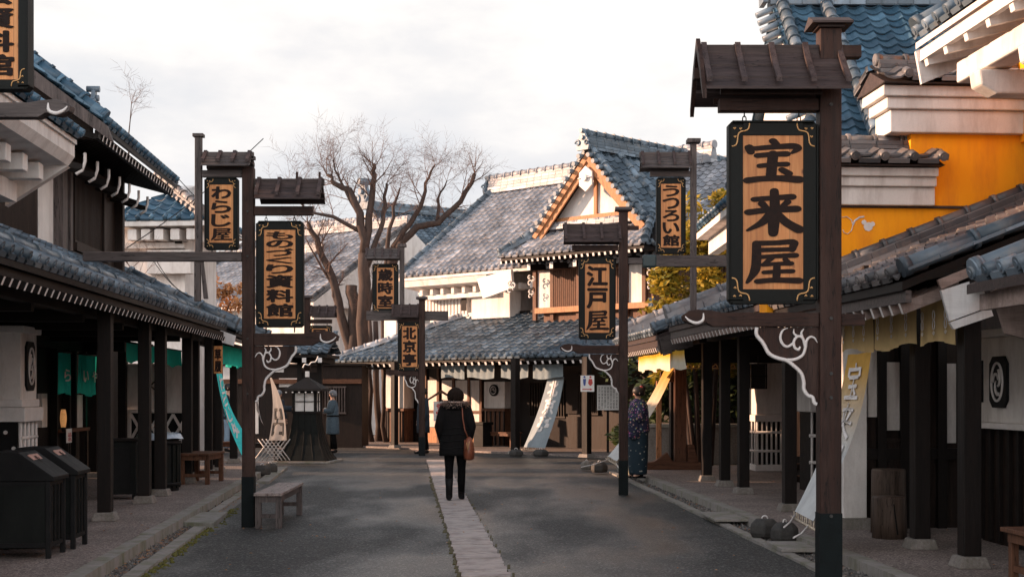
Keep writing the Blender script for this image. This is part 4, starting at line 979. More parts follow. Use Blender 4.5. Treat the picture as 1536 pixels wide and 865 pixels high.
ridge('verge_ridge', [L(.0, -.02, zr + .06), L(run, -.02, zr + .04 + run * tp)], 'tile', t, h=.03, w=.18, r=.075, ring=.62, layers=1)
ridge('verge_ridge', [L(-.02, yF - .06, zr + .04), L(run, yF - .06, zr + .04 + run * tp)], 'tile_brown', t, h=.16, w=.22, r=.07, ring=.33, layers=2)
# white boards closing the near verge
f = lambda p, q: (lambda w: (w.x, w.z))(RF.loc(RF._ray(p, q, RF.n, -.02)))
b = MB(); b.prism([f(1409, 436), f(1466, 418), f(1482, 460), f(1422, 482)], -.06, -.02, 0); b.build('barge_board', 'whitewood', t)
b = MB(); b.prism([f(1422, 484), f(1483, 462), f(1487, 474), f(1428, 494)], -.065, -.02, 0); b.build('barge_board', 'whitewood', t)
b = MB(); b.prism([f(1405, 420), f(1475, 392), f(1478, 404), f(1410, 434)], -.05, -.01, 0); b.build('verge_board', 'pink', t)
# posts of the arcade
for px, py in ((1380, 822), (1454, 850)):
    w = RF.loc(G(px, py, .10)); pillar(t, L, w.x, w.y, .10, 2.58, .155)
pillar(t, L, .62, -2.6, .1, 2.6, .155)
b = MB(); b.bb(.55, .68, -8, yF, 2.45, 2.62); b.build('beam', 'dark_y', t)
w = RF.loc(G(1283, 793, .10)); x_, y_ = w.x, w.y
b = MB(); b.bb(x_ - .13, x_ + .13, y_, y_ + .30, .22, 2.62); b.build('pillar', 'white', t, bevel=.008); b = MB(); b.box((x_, y_ + .15, .16), (.40, .44, .12), 0, 0, .85); b.build('base_stone', 'stone', t)
# cross wall under the roof and the shop front
b = MB(); b.bb(x_ + .13, 5.5, y_ + .10, y_ + .22, .1, 3.0); b.build('wall', 'siding', t)
def rr_(p0, q0, p1, q1, y): a = RF.rayy(p0, q1, y); c = RF.rayy(p1, q0, y); return a[0], c[0], a[1], c[1]
yy = y_ + .06
for i, (p0, q0, p1, q1) in enumerate(((1302, 525, 1318, 625), (1326, 543, 1350, 645), (1380, 545, 1388, 645), (1418, 545, 1434, 664))):
    a = rr_(p0, q0, p1, q1, yy); b = MB(); b.bb(a[0], a[1], yy, yy + .05, a[2], a[3]); b.build('wall_panel', 'white', t)
a = rr_(1326, 660, 1366, 705, yy); lattice(t, 'window_lattice', (a[0], yy, 0), (a[1], yy, 0), a[2], a[3], 9, 'siding')
for px in (1322, 1356, 1412): a = RF.rayy(px, 600, yy)[0]; b = MB(); b.bb(a - .05, a + .05, yy - .04, yy + .08, .1, 2.6); b.build('door_post', 'dark', t)
b = MB(); b.bb(x_ + .13, 5.5, yy - .03, yy + .06, .86, .98); b.build('rail', 'dark_x', t)
# plaster bay with crest, on the shop front near the camera
xb = 1.45; ya0, ya1 = RF.rayx(1470, 640, xb)[0], 1.2
yb0 = RF.rayy(1461, 640, 2.0)
b = MB(); b.bb(1.60, 4.5, -5, 2.4, 1.30, 2.14); b.build('bay', 'white', t, bevel=.01)
b = MB(); b.bb(1.55, 4.5, -5, 2.45, 1.24, 1.30); b.build('moulding', 'trim', t, bevel=.01); b = MB(); b.bb(1.54, 4.5, -5, 2.46, 2.142, 2.22); b.build('cornice', 'trim', t, bevel=.01)
b = MB(); b.bb(1.66, 4.5, -5, 2.36, .1, 1.24); b.build('wainscot', 'siding', t)
for k in range(16): b = MB(); a = 2.3 - k * .22; b.bb(1.62, 1.665, a, a + .05, .12, 1.235); b.build('batten', 'dark', t)
for k in range(4): b = MB(); a = 1.75 + k * .30; b.bb(a, a + .05, 2.358, 2.40, .12, 1.36); 
def crest(t, c, d, nrm, w, h, panel=True, name='crest'):
    c = Vector(c); d = Vector(d).normalized(); nrm = Vector(nrm).normalized(); up = Vector((0, 0, 1)); m = MB()
    ch = w * .18; hw, hh = w / 2, h / 2
    pl = [(-hw + ch, -hh), (hw - ch, -hh), (hw, -hh + ch), (hw, hh - ch), (hw - ch, hh), (-hw + ch, hh), (-hw, hh - ch), (-hw, -hh + ch)]
    vs = [c + d * x + up * z + nrm * k for k in (0, .03) for x, z in pl]; m.add(vs, [list(range(8)), list(range(15, 7, -1))] + [(i, i + 8, (i + 1) % 8 + 8, (i + 1) % 8) for i in range(8)])
    o = m.build(name, 'black', t)
    q = MB(); Pp = lambda x, z: c + d * x + up * z + nrm * .036
    q.tube([Pp(cos(k / 24 * 2 * pi) * hw * .66, sin(k / 24 * 2 * pi) * hh * .74) for k in range(25)], w * .032, 6)
    for ph in range(3):
        q.tube([Pp(cos(ph * 2.09 + k * .35) * hw * .5 * (1 - k / 9), sin(ph * 2.09 + k * .35) * hh * .55 * (1 - k / 9)) for k in range(8)], [w * .05 * (1 - k / 10) for k in range(8)], 6)
    q.build('crest_mark', 'trim', o)
crest(t, (1.597, 1.78, 1.70), (0, 1, 0), (-1, 0, 0), .40, .50)
b = MB(); b.bb(1.585, 1.60, 2.20, 2.36, 1.50, 1.92); b.build('vent_panel', 'black', t)
crest(t, (1.597, .3, 1.70), (0, 1, 0), (-1, 0, 0), .40, .50)
crest(t, (2.35, 2.36, 2.0), (1, 0, 0), (0, -1, 0), .01, .01) if 0 else None
# orange parapet wall and its copings (faces the camera)
yw = yF + .02; P = lambda p, q: RF.rayy(p, q, yw)
def rl(x): return zr + x * tp - .1
xl = P(1150, 300)[0]; xm = P(1366, 300)[0]; xr_ = P(1530, 300)[0]; z_lo = P(1330, 256)[1]; z_up = P(1440, 137)[1]
b = MB(); b.prism([(xl, rl(xl)), (8.5, rl(8.5)), (8.5, z_up + 3), (xr_ + .02, z_up + 3), (xr_ + .02, z_up), (xm, z_up), (xm, z_lo), (xl, z_lo)], yw, yw + .34, 0); b.build('wall', 'orange', t)
b = MB(); b.bb(xr_, 9, yw - 1.2, yw - .004, 4.5, z_up + 3); b.build('wall', 'orange', t)
b = MB(); za = P(1300, 312)[1]; b.bb(xl, P(1490, 300)[0], yw - .035, yw - .003, za, za + .03); b.build('string_course', 'roofwood', t)
b = MB(); f = P(1500, 303); e_ = P(1262, 398); b.prism([(e_[0], e_[1]), (f[0], f[1]), (f[0] + .4, f[1] + .17), (f[0] + .4, f[1] + .20), (f[0], f[1] + .03), (e_[0], e_[1] + .03)], yw - .05, yw - .006, 0); b.build('flashing', 'trim', t)
def coping(p0, p1, q_t, q_w, q_b, name, left_over):
    x0, x1 = P(p0, 200)[0], P(p1, 200)[0]; zt, zw, zb = P(1300, q_t)[1], P(1300, q_w)[1], P(1300, q_b)[1]; h = zw - zb
    b = MB(); y0_ = yw - .24
    for (za_, zb_, out) in ((zb, zb + h * .50, .10), (zb + h * .505, zb + h * .76, .16), (zb + h * .765, zw, .22)):
        b.bb(x0 + (.22 - out) * left_over, x1, yw - out, yw + .34 + out, za_, zb_)
    b.build('cornice', 'white', t, bevel=.012)
    w_ = .52; pz = .42; ap = math.atan(pz)
    tiles('coping_tiles', (x0 - .05, yw - .36, zw + .03), (1, 0, 0), (0, cos(ap), sin(ap)), w_ / cos(ap), [(0, 0), (9, 0)], [(0, x1 - x0 + .1), (9, x1 - x0 + .1)], 'tile_brown', t, amp=1.3, tw=.34)
    tiles('coping_tiles', (x1 + .05, yw + .70, zw + .03), (-1, 0, 0), (0, -cos(ap), sin(ap)), w_ / cos(ap), [(0, 0), (9, 0)], [(0, x1 - x0 + .1), (9, x1 - x0 + .1)], 'tile_brown', t, amp=1.3, tw=.34)
    b = MB(); b.prism([(yw - .34, zw + .01), (yw + .17, zw + .22), (yw + .68, zw + .01)], x0 - .03, x1 + .03, 0, 'x'); b.build('coping_bed', 'roofwood', t)
    zz = zw + .20
    ridge('coping_ridge', [(x0 + .05, yw + .17, zz), (x1 + .0, yw + .17, zz)], 'tile_brown', t, h=max(.16, zt - zz - .06), w=.26, r=.06, ring=.30, layers=3)
coping(1316, 1531, 97, 133, 200, 'upper', 1); coping(1150, 1398, 214, 255, 309, 'lower', 0)
b = MB()   # pale plaster scroll motif on the orange wall
for pts in (((1262, 326), (1270, 325), (1277, 330), (1279, 338), (1277, 346), (1271, 351), (1266, 349), (1264, 345)), ((1279, 338), (1282, 331), (1289, 326), (1296, 325)), ((1250, 372), (1256, 375), (1262, 373))):
    b.tube([(P(*q)[0], yw - .006, P(*q)[1]) for q in pts], .011, 6, flat=.4)
a = P(1302, 340); b.build('plaster_motif', 'trim', t); b = MB(); b.tube([(a[0], yw - .004, a[1]), (a[0], yw - .01, a[1])], .055, 7); b.tube([(a[0] - .05, yw - .004, a[1] + .05), (a[0] - .05, yw - .012, a[1] + .05)], .03, 7); b.tube([(a[0] + .05, yw - .004, a[1] + .03), (a[0] + .05, yw - .012, a[1] + .03)], .03, 7)
b.build('plaster_motif', 'trim', t)

# near right upper storey and near arcade roof
t = root_at(RF, 0, -4, 'corner_house', 'nearest house at the top right, with white painted rafters over white corbels', 'building', SOUT); L = Loc(0, -4)
yk = RF.rayx(1381, 62, .85)[0]; zk = RF.rayx(1381, 62, .85)[1]
YK = L(0, yk, 0).y; tk = .62; pk = math.atan(tk)
tiles('upper_roof', (.80, -5, zk), (0, 1, 0), (cos(pk), 0, sin(pk)), 3, [(0, 0), (9, 0)], [(0, YK + 5), (9, YK + 5)], 'tile', t)
b = MB(); b.prism([(.80, zk - .02), (3.3, zk + 2.5 * tk - .02), (3.3, zk + 2.5 * tk - .09), (.80, zk - .08)], -5, YK, 0); b.bb(.84, .90, -5, YK, zk - .20, zk - .085); b.build('roof_boards', 'whitewood', t)
ridge('verge_ridge', [(.78, YK - .1, zk + .06), (3.3, YK - .1, zk + 2.5 * tk + .06)], 'tile', t, h=.05, w=.2, r=.085, layers=1)
rafters(t, 22, (.86, -4.6, zk - .22), (.86, YK - .12, zk - .22), (1.2, 0, .30), w=.085, h=.10, mats=('whitewood', 'trim'))
b = MB(); b.prism([(.86, zk - .42), (.80, zk - .1), (1.6, zk + .30), (1.6, zk - .1)], YK - .005, YK + .04, 0); b.build('barge_board', 'whitewood', t)
b = MB(); b.bb(1.05, 1.30, -5, YK - .4, zk - .50, zk - .30); b.build('purlin', 'white', t, bevel=.02)
for k in range(6):
    yy = YK - 1.0 - k * 1.05; b = MB(); b.prism([(2.3, zk - .74), (1.15, zk - .74), (1.0, zk - .66), (.98, zk - .52), (2.3, zk - .52)], yy - .12, yy + .12, 0); b.build('corbel', 'white', t, bevel=.02)
b = MB(); b.bb(2.2, 5, -5, YK - .9, 3.9, zk + .5); b.build('wall', 'orange', t)
zr2 = 2.37; y1 = 2.62
tiles('roof', (.06, -5.5, zr2 + .05), (0, 1, 0), (cos(pr), 0, sin(pr)), 3.0, [(0, 0), (9, 0)], [(0, y1 + 5.5), (9, y1 + 5.5)], 'tile', t, amp=1.15)
b = MB(); b.prism([(0, zr2 + .03), (2.8, zr2 + 2.8 * tp + .03), (2.8, zr2 + 2.8 * tp - .02), (0, zr2 - .04)], -5.5, y1, 0); b.build('roof_boards', 'roofwood', t)
ridge('verge_ridge', [(.04, y1 - .08, zr2 + .10), (2.8, y1 - .08, zr2 + .10 + 2.8 * tp)], 'tile', t, h=.03, w=.18, r=.075, ring=.62, layers=1)
f = lambda p, q: (lambda w: (w.x, w.z))(RF.loc(RF._ray(p, q, RF.n, y1 - 4)))
b = MB(); b.prism([f(1488, 436), f(1540, 418), f(1540, 508), f(1508, 500)], y1 - .01, y1 + .03, 0); b.build('barge_board', 'pink', t); b = MB(); b.bb(.09, .15, -5.5, y1 - .02, zr2 - .16, zr2 - .04); b.build('fascia', 'pink', t)
b = MB(); b.bb(2.95, 3.2, -5.5, y1, 2.4, 4.2); b.build('wall', 'siding', t)

# middle arcade (weathered grey fascia) and far arcade (sunlit ridge)
def arcade(y0_, y1_, xo, zb, label, ntl, far_lit, wtone='roofwood', runx=3.4, verge_far=True):
    t = root_at(RF, 0, y0_, 'arcade_house', label, 'building', SOUT); Ln = y1_ - y0_
    tiles('roof', (xo, 0, zb), (0, 1, 0), (cos(pr), 0, sin(pr)), runx / cos(pr), [(0, 0), (9, 0)], [(0, Ln), (9, Ln)], 'tile', t)
    b = MB(); b.prism([(xo, zb - .015), (xo + runx, zb + runx * tp - .015), (xo + runx, zb + runx * tp - .06), (xo, zb - .09)], .02, Ln, 0); b.build('roof_boards', 'roofwood', t)
    b = MB(); b.bb(xo + .03, xo + .08, .02, Ln, zb - .20, zb - .09); b.build('fascia', wtone, t)
    rafters(t, ntl, (xo + .03, .15, zb - .25), (xo + .03, Ln - .1, zb - .25), (.9, 0, .34), w=.05, h=.08, mats=('pink', 'trim'))
    ridge('verge_ridge', [(xo - .05, .1, zb + .05), (xo + runx, .1, zb + .05 + runx * tp)], 'tile', t, h=.05, w=.18, r=.08, layers=1)
    if verge_far: ridge('verge_ridge', [(xo - .05, Ln - .1, zb + .03), (xo + runx, Ln - .1, zb + .03 + runx * tp)], 'tile_pale', t, h=.18, w=.26, r=.10, ring=.42, layers=1, discs=True)  # far ridge in the paler sunlit tile, near one in plain tile
    b = MB(); b.prism([(xo + .05, zb - .34), (xo - .0, zb - .08), (xo + .9, zb + .3), (xo + .8, zb - .02)], -.05, -.01, 0); b.build('barge_board', wtone, t)
    b = MB(); b.bb(.62, .74, 0, Ln, 2.42, 2.58); b.build('beam', 'dark_y', t)
    return t, Loc(0, y0_)
t1, L1 = arcade(4.95, 11.0, 0, 2.66, 'middle right arcade with a pale weathered fascia, behind the big sign arm', 27, False, 'grey_x')
t2, L2 = arcade(11.6, 16.6, -.08, 2.56, 'far right arcade with a sunlit ringed ridge, above the yellow and white curtain', 24, True, verge_far=True)
b = MB(); b.prism([(.0, 2.2), (-.06, 2.5), (.45, 2.66), (.5, 2.36)], -.11, -.06, 0); b.build('barge_board', 'grey_x', t2)
for px, py, tt, LL in ((1115, 740, t1, L1), (1087, 729, t1, L1), (1060, 721, t1, L1), (1184, 766, t1, L1)):
    w = RF.loc(G(px, py, .10)); pillar(tt, LL, w.x, w.y, .10, 2.6, .155)
for px, py in ((1012, 702),): w = RF.loc(G(px, py, .1)); pillar(t2, L2, w.x, w.y, .1, 2.55, .19)
for yy in (7.0, 9.5): b = MB(); c = L1(0, yy, 0).y; b.bb(.68, 3.0, c - .05, c + .05, 2.42, 2.55); b.build('tie_beam', 'dark_x', t1)
b = MB(); c = L1(0, 5.2, 0).y; b.bb(3.0, 3.4, c, c + 5.8, .0, 3.9); b.build('wall', 'siding', t1)
# carved wave frieze seen through the arcade
for (p0, p1) in ((1027, 1052), (1066, 1078), (1092, 1104), (1121, 1127)):
    q = MB(); yq = 14.6
    def S_(p, z): x, zz = RF.rayy(p, z, yq); return L2(x, yq, zz)
    n = max(1, round((p1 - p0) / 13))
    for k in range(n):
        a = p0 + (p1 - p0) * k / n; w = (p1 - p0) / n
        q.tube([S_(a, 552), S_(a + w * .3, 549), S_(a + w * .62, 546), S_(a + w * .85, 549), S_(a + w * .75, 553), S_(a + w * .6, 551)], .013, 5); q.tube([S_(a, 552), S_(a + w, 552)], .012, 5)
    q.build('wave_carving', 'gold', t2)
b = MB(); c = L2(0, 14.65, 0).y; b.bb(.75, 3.2, c, c + .06, 2.15, 2.6); b.build('lintel', 'dark_x', t2)
# white lattice corner (plastered counter with barred lower half)
t = root_at(RF, 0, 0, 'plaster_counter', 'white plastered shop corner with a barred lattice, behind the arcade posts on the right', 'shop counter'); 
p = G(1134, 706, .10); pL = RF.loc(p); sK = F / p.y
x0, x1 = pL.x, RF.rayy(1181, 650, pL.y)[0]; zz = lambda q: RF.rayy(1150, q, pL.y)[1]
t.location = RF.wor(x0, pL.y, 0); wK = x1 - x0
b = MB(); b.bb(.0, wK, .0, .9, zz(622), zz(530)); b.build('wall', 'white', t, bevel=.02)
b = MB(); b.bb(-.03, wK + .03, -.03, .93, zz(632), zz(622)); b.build('moulding', 'trim', t, bevel=.01); b = MB(); b.bb(-.02, wK + .02, -.02, .92, .1, .22); b.build('plinth', 'trim', t, bevel=.01)
b = MB(); b.bb(.05, wK - .05, .05, .85, .2, zz(632)); b.build('core', 'black', t)
b = MB()
for k in range(7): xx = .03 + (wK - .06) * k / 6; b.tube([(xx, .01, .2), (xx, .01, zz(632))], .022, 6)
for k in range(3): yy = .1 + .25 * k; b.tube([(.01, yy, .2), (.01, yy, zz(632))], .022, 6)
for q in (648, 676): b.tube([(-.01, -.01, zz(q)), (wK, -.01, zz(q))], .028, 6); b.tube([(-.01, 0, zz(q)), (-.01, .85, zz(q))], .028, 6)
b.build('lattice', 'trim', t)
p = RF.loc(W(1218, 650, 100)); t = root_at(RF, p.x, p.y, 'plaster_counter', 'white barred shop counter just left of the big post, behind the banner', 'shop counter')
b = MB(); b.bb(-.03, .45, .0, .8, 1.3, 2.3); b.build('wall', 'white', t, bevel=.02); b = MB(); b.bb(.02, .4, .05, .75, .1, 1.3); b.build('core', 'black', t)
b = MB()
for k in range(4): b.tube([(.0 + k * .11, 0, .1), (.0 + k * .11, 0, 1.3)], .02, 6)
for z in (.55, .95): b.tube([(-.04, 0, z), (.42, 0, z)], .028, 6)
b.build('lattice', 'trim', t)

# =========================================================== big blue roof behind the parapet
BF = Frame((3.4, 21.9), 0)
t = thing('hipped_hall', 'large hall with a deep blue tiled roof rising behind the orange parapet', 'building', BF.wor(0, 0, 0), 0, SOUT)
tb = .836; pb = math.atan(tb); ze_ = 4.55; zt_ = 8.95; Rn = (zt_ - ze_) / tb; Wd = 13.0; cs = cos(pb); vk = 2.1 / cs   # hips end where the gable starts
tiles('roof', (0, 0, ze_), (1, 0, 0), (0, cs, sin(pb)), Rn / cs, [(0, 0), (vk, 1.75), (vk + .001, 1.55), (9, 1.55)], [(0, Wd), (9, Wd)], 'tile_blue', t, tw=.33, th=.27, amp=1.25)
tiles('roof', (0, 4.4, ze_), (0, -1, 0), (cs, 0, sin(pb)), 1.75 / cs, [(0, 0), (9, 0)], [(0, 4.4), (1.75 / cs, 2.65)], 'tile_blue', t, tw=.33, th=.27)
b = MB(); b.prism([(0.02, ze_ - .03), (Rn, zt_ - .03), (Rn, zt_ - .13), (0.02, ze_ - .12)], 1.75, Wd, 0, 'x')
b.add([(0, 0, ze_ - .03), (1.75, 1.75, ze_ - .03 + 1.75 * tb), (1.75, 0, ze_ - .03), (0, 4.4, ze_ - .03), (1.75, 4.4, ze_ + 1.75 * tb - .03), (0, 0, ze_ - .14), (1.75, 0, ze_ - .14), (0, 4.4, ze_ - .14), (1.75, 4.4, ze_ - .14)], [(0, 1, 2), (0, 1, 4, 3), (0, 2, 6, 5), (0, 5, 7, 3), (5, 6, 8, 7), (2, 1, 4, 8, 6)]); b.build('roof_bed', 'white', t)
def slope(x, dz=0): return lambda f: (x, Rn * f, ze_ + (zt_ - ze_) * f + dz)
for x, f0 in ((1.72, .36), (2.55, 0.15)):
    sl_ = slope(x, .07); ridge('verge_ridge', [sl_(f0), sl_(1)], 'tile', t, h=.10, w=.2, r=.105, ring=.34, layers=1)
ridge('hip_ridge', [(0, 0, ze_ + .06), (1.75, 1.75, ze_ + 1.75 * tb + .1)], 'tile', t, h=.14, w=.22, r=.10, layers=2)
finial('ridge_end_tile', (2.5, Rn * .15 - .12, ze_ + (zt_ - ze_) * .15 + .16), (0, -1, 0), .26, 'tile', t)
ridge('ridge', [(1.5, Rn, zt_), (Wd, Rn, zt_)], 'tile', t, h=.62, w=.36, r=.11, layers=6)
finial('ridge_end_tile', (1.45, Rn, zt_ + .25), (-1, 0, 0), .42, 'tile', t)
tiles('roof', (Wd, 2 * Rn, ze_), (-1, 0, 0), (0, -cs, sin(pb)), Rn / cs, [(0, 0), (9, 0)], [(0, Wd - 1.55), (9, Wd - 1.55)], 'tile_blue', t, eavecap=False, tw=.33, th=.27)
b = MB()   # verge tiles hanging over the gable edge
for k in range(13):
    f = .40 + k * .048; c = Vector((1.52, Rn * f, ze_ + (zt_ - ze_) * f)); b.tube([c + Vector((-.28, 0, -.10)), c + Vector((.1, 0, .06))], [.055, .07], 8)
for i in range(len(b.v)): b.uv[i] = (.5, .5)
b.build('verge_tiles', 'tile', t)
b = MB(); b.prism([(1.9, ze_ + 1.75 * tb), (Rn, zt_ - .2), (2 * Rn - 1.9, ze_ + 1.75 * tb)], 1.75, 1.85, 0, 'x'); b.build('gable', 'white', t)
b = MB(); b.bb(1.3, Wd, 1.4, 2 * Rn - 1.4, 3.0, ze_ + .5); b.build('wall', 'white', t); b = MB(); b.bb(2.6, Wd, 1.5, 2 * Rn - 1.5, 0, 2.99); b.build('wall', 'siding', t)
b = MB(); b.bb(.25, 3, .22, .40, ze_ - .42, ze_ - .14); b.bb(.22, .40, .2, 4.3, ze_ - .42, ze_ - .14); b.build('cornice', 'white', t)
# =========================================================== NORTH: white two-storey shop and the gabled hall
def prect(fr, y, p0, q0, p1, q1):   # photo rectangle -> x0,x1,z0,z1 on the wall plane y
    a = fr.rayy(p0, q1, y); c = fr.rayy(p1, q0, y); m = fr.rayy((p0 + p1) / 2, q1, y)[1]; k = fr.rayy((p0 + p1) / 2, q0, y)[1]
    return min(a[0], c[0]), max(a[0], c[0]), m, k
tA = thing('white_walled_shop', 'white walled shop at the far end with a slatted upper window', 'building', NF.wor(0, 0, 0), NF.rz, SOUT)
def panel(t, nm, fr, y, p0, q0, p1, q1, mat, d=.04, bevel=0):
    x0, x1, z0, z1 = prect(fr, y, p0, q0, p1, q1); b = MB(); b.bb(x0, x1, y - d, y, z0, z1); return b.build(nm, mat, t, bevel=bevel)
yW = 2.0
# lower roof
ze = 2.50; tl = .46; pl_ = math.atan(tl); xl0 = NF.rayy(496, 547, -.9)[0]; xl1 = 9.0; runL = 2.95
cl = cos(pl_)
tiles('lower_roof', (xl0, -.9, ze), (1, 0, 0), (0, cl, sin(pl_)), runL / cl, [(0, 0), (runL / cl, runL)], [(0, xl1 - xl0), (9, xl1 - xl0)], 'tile', tA)
tiles('lower_roof', (xl0, 8, ze), (0, -1, 0), (cl, 0, sin(pl_)), runL / cl, [(0, 0), (9, 0)], [(0, 8.9), (runL / cl, 8.9 - runL)], 'tile', tA)
ridge('hip_ridge', [(xl0, -.9, ze + .05), (xl0 + runL, -.9 + runL, ze + runL * tl + .05)], 'tile_pale', tA, h=.06, w=.2, r=.085, layers=1)
b = MB(); b.add([(xl0 + .02, -.88, ze - .03), (xl1, -.88, ze - .03), (xl1, 2.1, ze + 2.98 * tl - .03), (xl0 + 3, 2.1, ze + 2.98 * tl - .03), (xl0 + .02, -.88, ze - .1), (xl1, -.88, ze - .1), (xl1, 2.1, ze - .1), (xl0 + 3, 2.1, ze - .1)], [(0, 1, 2, 3), (4, 5, 6, 7), (0, 1, 5, 4), (1, 2, 6, 5), (0, 3, 7, 4)])
b.add([(xl0 + .02, -.88, ze - .03), (xl0 + 3, 2.1, ze + 2.98 * tl - .03), (xl0 + 3, 8, ze + 2.98 * tl - .03), (xl0 + .02, 8, ze - .03)], [(0, 1, 2, 3)]); b.build('roof_boards', 'dark_x', tA)
rafters(tA, 60, (xl0 + .15, -.93, ze - .13), (xl1 - .1, -.93, ze - .13), (0, .9, .33), w=.07, h=.085, mats=('dark', 'trim'))
b = MB(); b.bb(xl0 + 3, xl1, 2.02, 2.2, 2.4, ze + runL * tl + .1); b.build('wall', 'dark', tA)
# arcade posts and beam
def npost(px, py, w=.15, mat='dark', t=tA):
    g_ = NF.loc(G(px, py, .05)); p = MB(); p.bb(g_.x - w / 2, g_.x + w / 2, g_.y - w / 2, g_.y + w / 2, .12, 2.45); o = p.build('pillar', mat, t, bevel=.006)
    b = MB(); b.box((g_.x, g_.y, .085), (w * 1.8, w * 1.8, .08), 0, 0, .8); b.build('base_stone', 'stone', o)
npost(592, 671, .15); npost(517, 667, .15); npost(773, 680, .17); npost(880, 685, .17)
b = MB(); b.bb(xl0 + .8, xl1, -.27, -.13, 2.28, 2.45); b.build('beam', 'dark_x', tA)
# ground floor wall: siding below, white plaster panels above, dark openings
x_a = NF.rayy(602, 600, yW)[0]; x_b = 9.0
b = MB(); b.bb(x_a, x_b, yW, yW + .2, .05, 2.6); b.bb(xl0 + .5, x_a, yW + .6, yW + .8, .05, 2.6); b.build('wall', 'siding', tA)
for (p0, q0, p1, q1) in ((642, 570, 657, 640), (664, 570, 680, 600), (684, 570, 704, 640), (706, 570, 722, 640), (580, 560, 600, 610)): panel(tA, 'wall_panel', NF, yW - .002, p0, q0, p1, q1, 'white', .03)
for (p0, q0, p1, q1) in ((642, 641, 660, 695), (662, 641, 668, 695), (705, 642, 722, 690)): panel(tA, 'wainscot', NF, yW - .002, p0, q0, p1, 681, 'orangewood', .03)
for px in (640, 659, 682, 705, 723): a = NF.rayy(px, 600, yW)[0]; b = MB(); b.bb(a - .05, a + .05, yW - .07, yW - .033, .05, 2.5); b.build('door_post', 'brown', tA)
b = MB(); a = NF.rayy(640, 641, yW)[0], NF.rayy(724, 641, yW)[0]; b.bb(a[0], a[1], yW - .08, yW - .035, 1.02 - .05, 1.02 + .03); b.build('rail', 'brown_x', tA)
# plaster counter with round crest at px 722-757
def ncounter(p0, p1, qtop, qmid, depth, nm_l):
    x0, x1 = NF.rayy(p0, 600, yW - depth)[0], NF.rayy(p1, 600, yW - depth)[0]; zz = lambda q: NF.rayy((p0 + p1) / 2, q, yW - depth)[1]
    b = MB(); b.bb(x0, x1, yW - depth, yW - .09, zz(qmid), zz(qtop)); b.build('bay', 'white', tA, bevel=.015)
    b = MB(); b.bb(x0 - .05, x1 + .05, yW - depth - .06, yW - .09, zz(qmid) - .08, zz(qmid) - .003); b.bb(x0 + .04, x1 - .04, yW - depth + .05, yW - .09, .05, zz(qmid) - .08); b.build('wainscot', 'brown', tA)
    for k in range(5): xx = x0 + .06 + (x1 - x0 - .12) * k / 4; b = MB(); b.bb(xx - .02, xx + .02, yW - depth + .02, yW - depth + .05, .06, zz(qmid) - .085); b.build('batten', 'dark', tA)
    return x0, x1, zz
x0, x1, zz = ncounter(726, 757, 572, 612, .45, 0)
q = MB(); c = ((x0 + x1) / 2 + .02, yW - .46, zz(585)); q.tube([c, (c[0], c[1] - .05, c[2])], .17, 20); o = q.build('crest', 'black', tA); q = MB(); q.tube([(c[0] + cos(k / 20 * 2 * pi) * .11, c[1] - .055, c[2] + sin(k / 20 * 2 * pi) * .11) for k in range(21)], .012, 5); q.tube([(c[0] - .05, c[1] - .055, c[2]), (c[0], c[1] - .055, c[2] + .06), (c[0] + .05, c[1] - .055, c[2] - .03)], .014, 5); q.build('crest_mark', 'trim', o)
ncounter(579, 606, 558, 612, .5, 0)
# dark opening lattice to the right
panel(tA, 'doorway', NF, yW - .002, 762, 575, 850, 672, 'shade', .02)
a = NF.rayy(795, 600, yW)[0], NF.rayy(850, 600, yW)[0]; lattice(tA, 'door_lattice', (a[0], yW - .05, 0), (a[1], yW - .05, 0), .9, 1.9, 14, 'siding')
panel(tA, 'wainscot', NF, yW - .03, 850, 625, 930, 680, 'siding', .03); panel(tA, 'doorway', NF, yW - .03, 850, 560, 870, 620, 'shade', .03)
lattice(tA, 'window_lattice', (NF.rayy(868, 600, yW)[0], yW - .06, 0), (NF.rayy(900, 600, yW)[0], yW - .06, 0), 1.0, 1.8, 12, 'siding')
# upper storey of A
yU = 2.0; xv = -6.05
xr = NF.rayy(762, 440, yU)[0]
b = MB(); b.bb(-5.4, xr, yU, 8.4, 3.5, 5.1); b.bb(-5.45, xr + .05, yU - .12, yU, 3.70, 3.98); b.build('wall', 'white', tA, bevel=.01)
x0, x1, z0, z1 = prect(NF, yU - .02, 632, 437, 706, 476)
b = MB(); b.bb(x0, x1, yU - .06, yU - .003, z0, z1); b.build('window', 'trim', tA)
lattice(tA, 'window_bars', (x0, yU - .10, 0), (x1, yU - .10, 0), z0 + .02, z1 - .02, 15, 'trim', .085, .09)
x0, x1, z0, z1 = prect(NF, yU - .4, 706, 436, 764, 476); b = MB(); b.bb(x0, x1, yU - .38, yU + .1, 3.75, z1); b.build('bay', 'white', tA, bevel=.03)
panel(tA, 'bay_window', NF, yU - .385, 692, 440, 700, 466, 'shade', .01)
zA = 5.10; tA_ = .74; pA = math.atan(tA_); yeA = 1.05; runA = 4.0; cA = cos(pA); xeA = 6.0
tiles('upper_roof', (xv, yeA, zA), (1, 0, 0), (0, cA, sin(pA)), runA / cA, [(0, 0), (9, 0)], [(0, xeA - xv), (9, xeA - xv)], 'tile_pale', tA)
tiles('upper_roof', (xeA, yeA + 2 * runA, zA), (-1, 0, 0), (0, -cA, sin(pA)), runA / cA, [(0, 0), (9, 0)], [(0, xeA - xv), (9, xeA - xv)], 'tile', tA, eavecap=False)
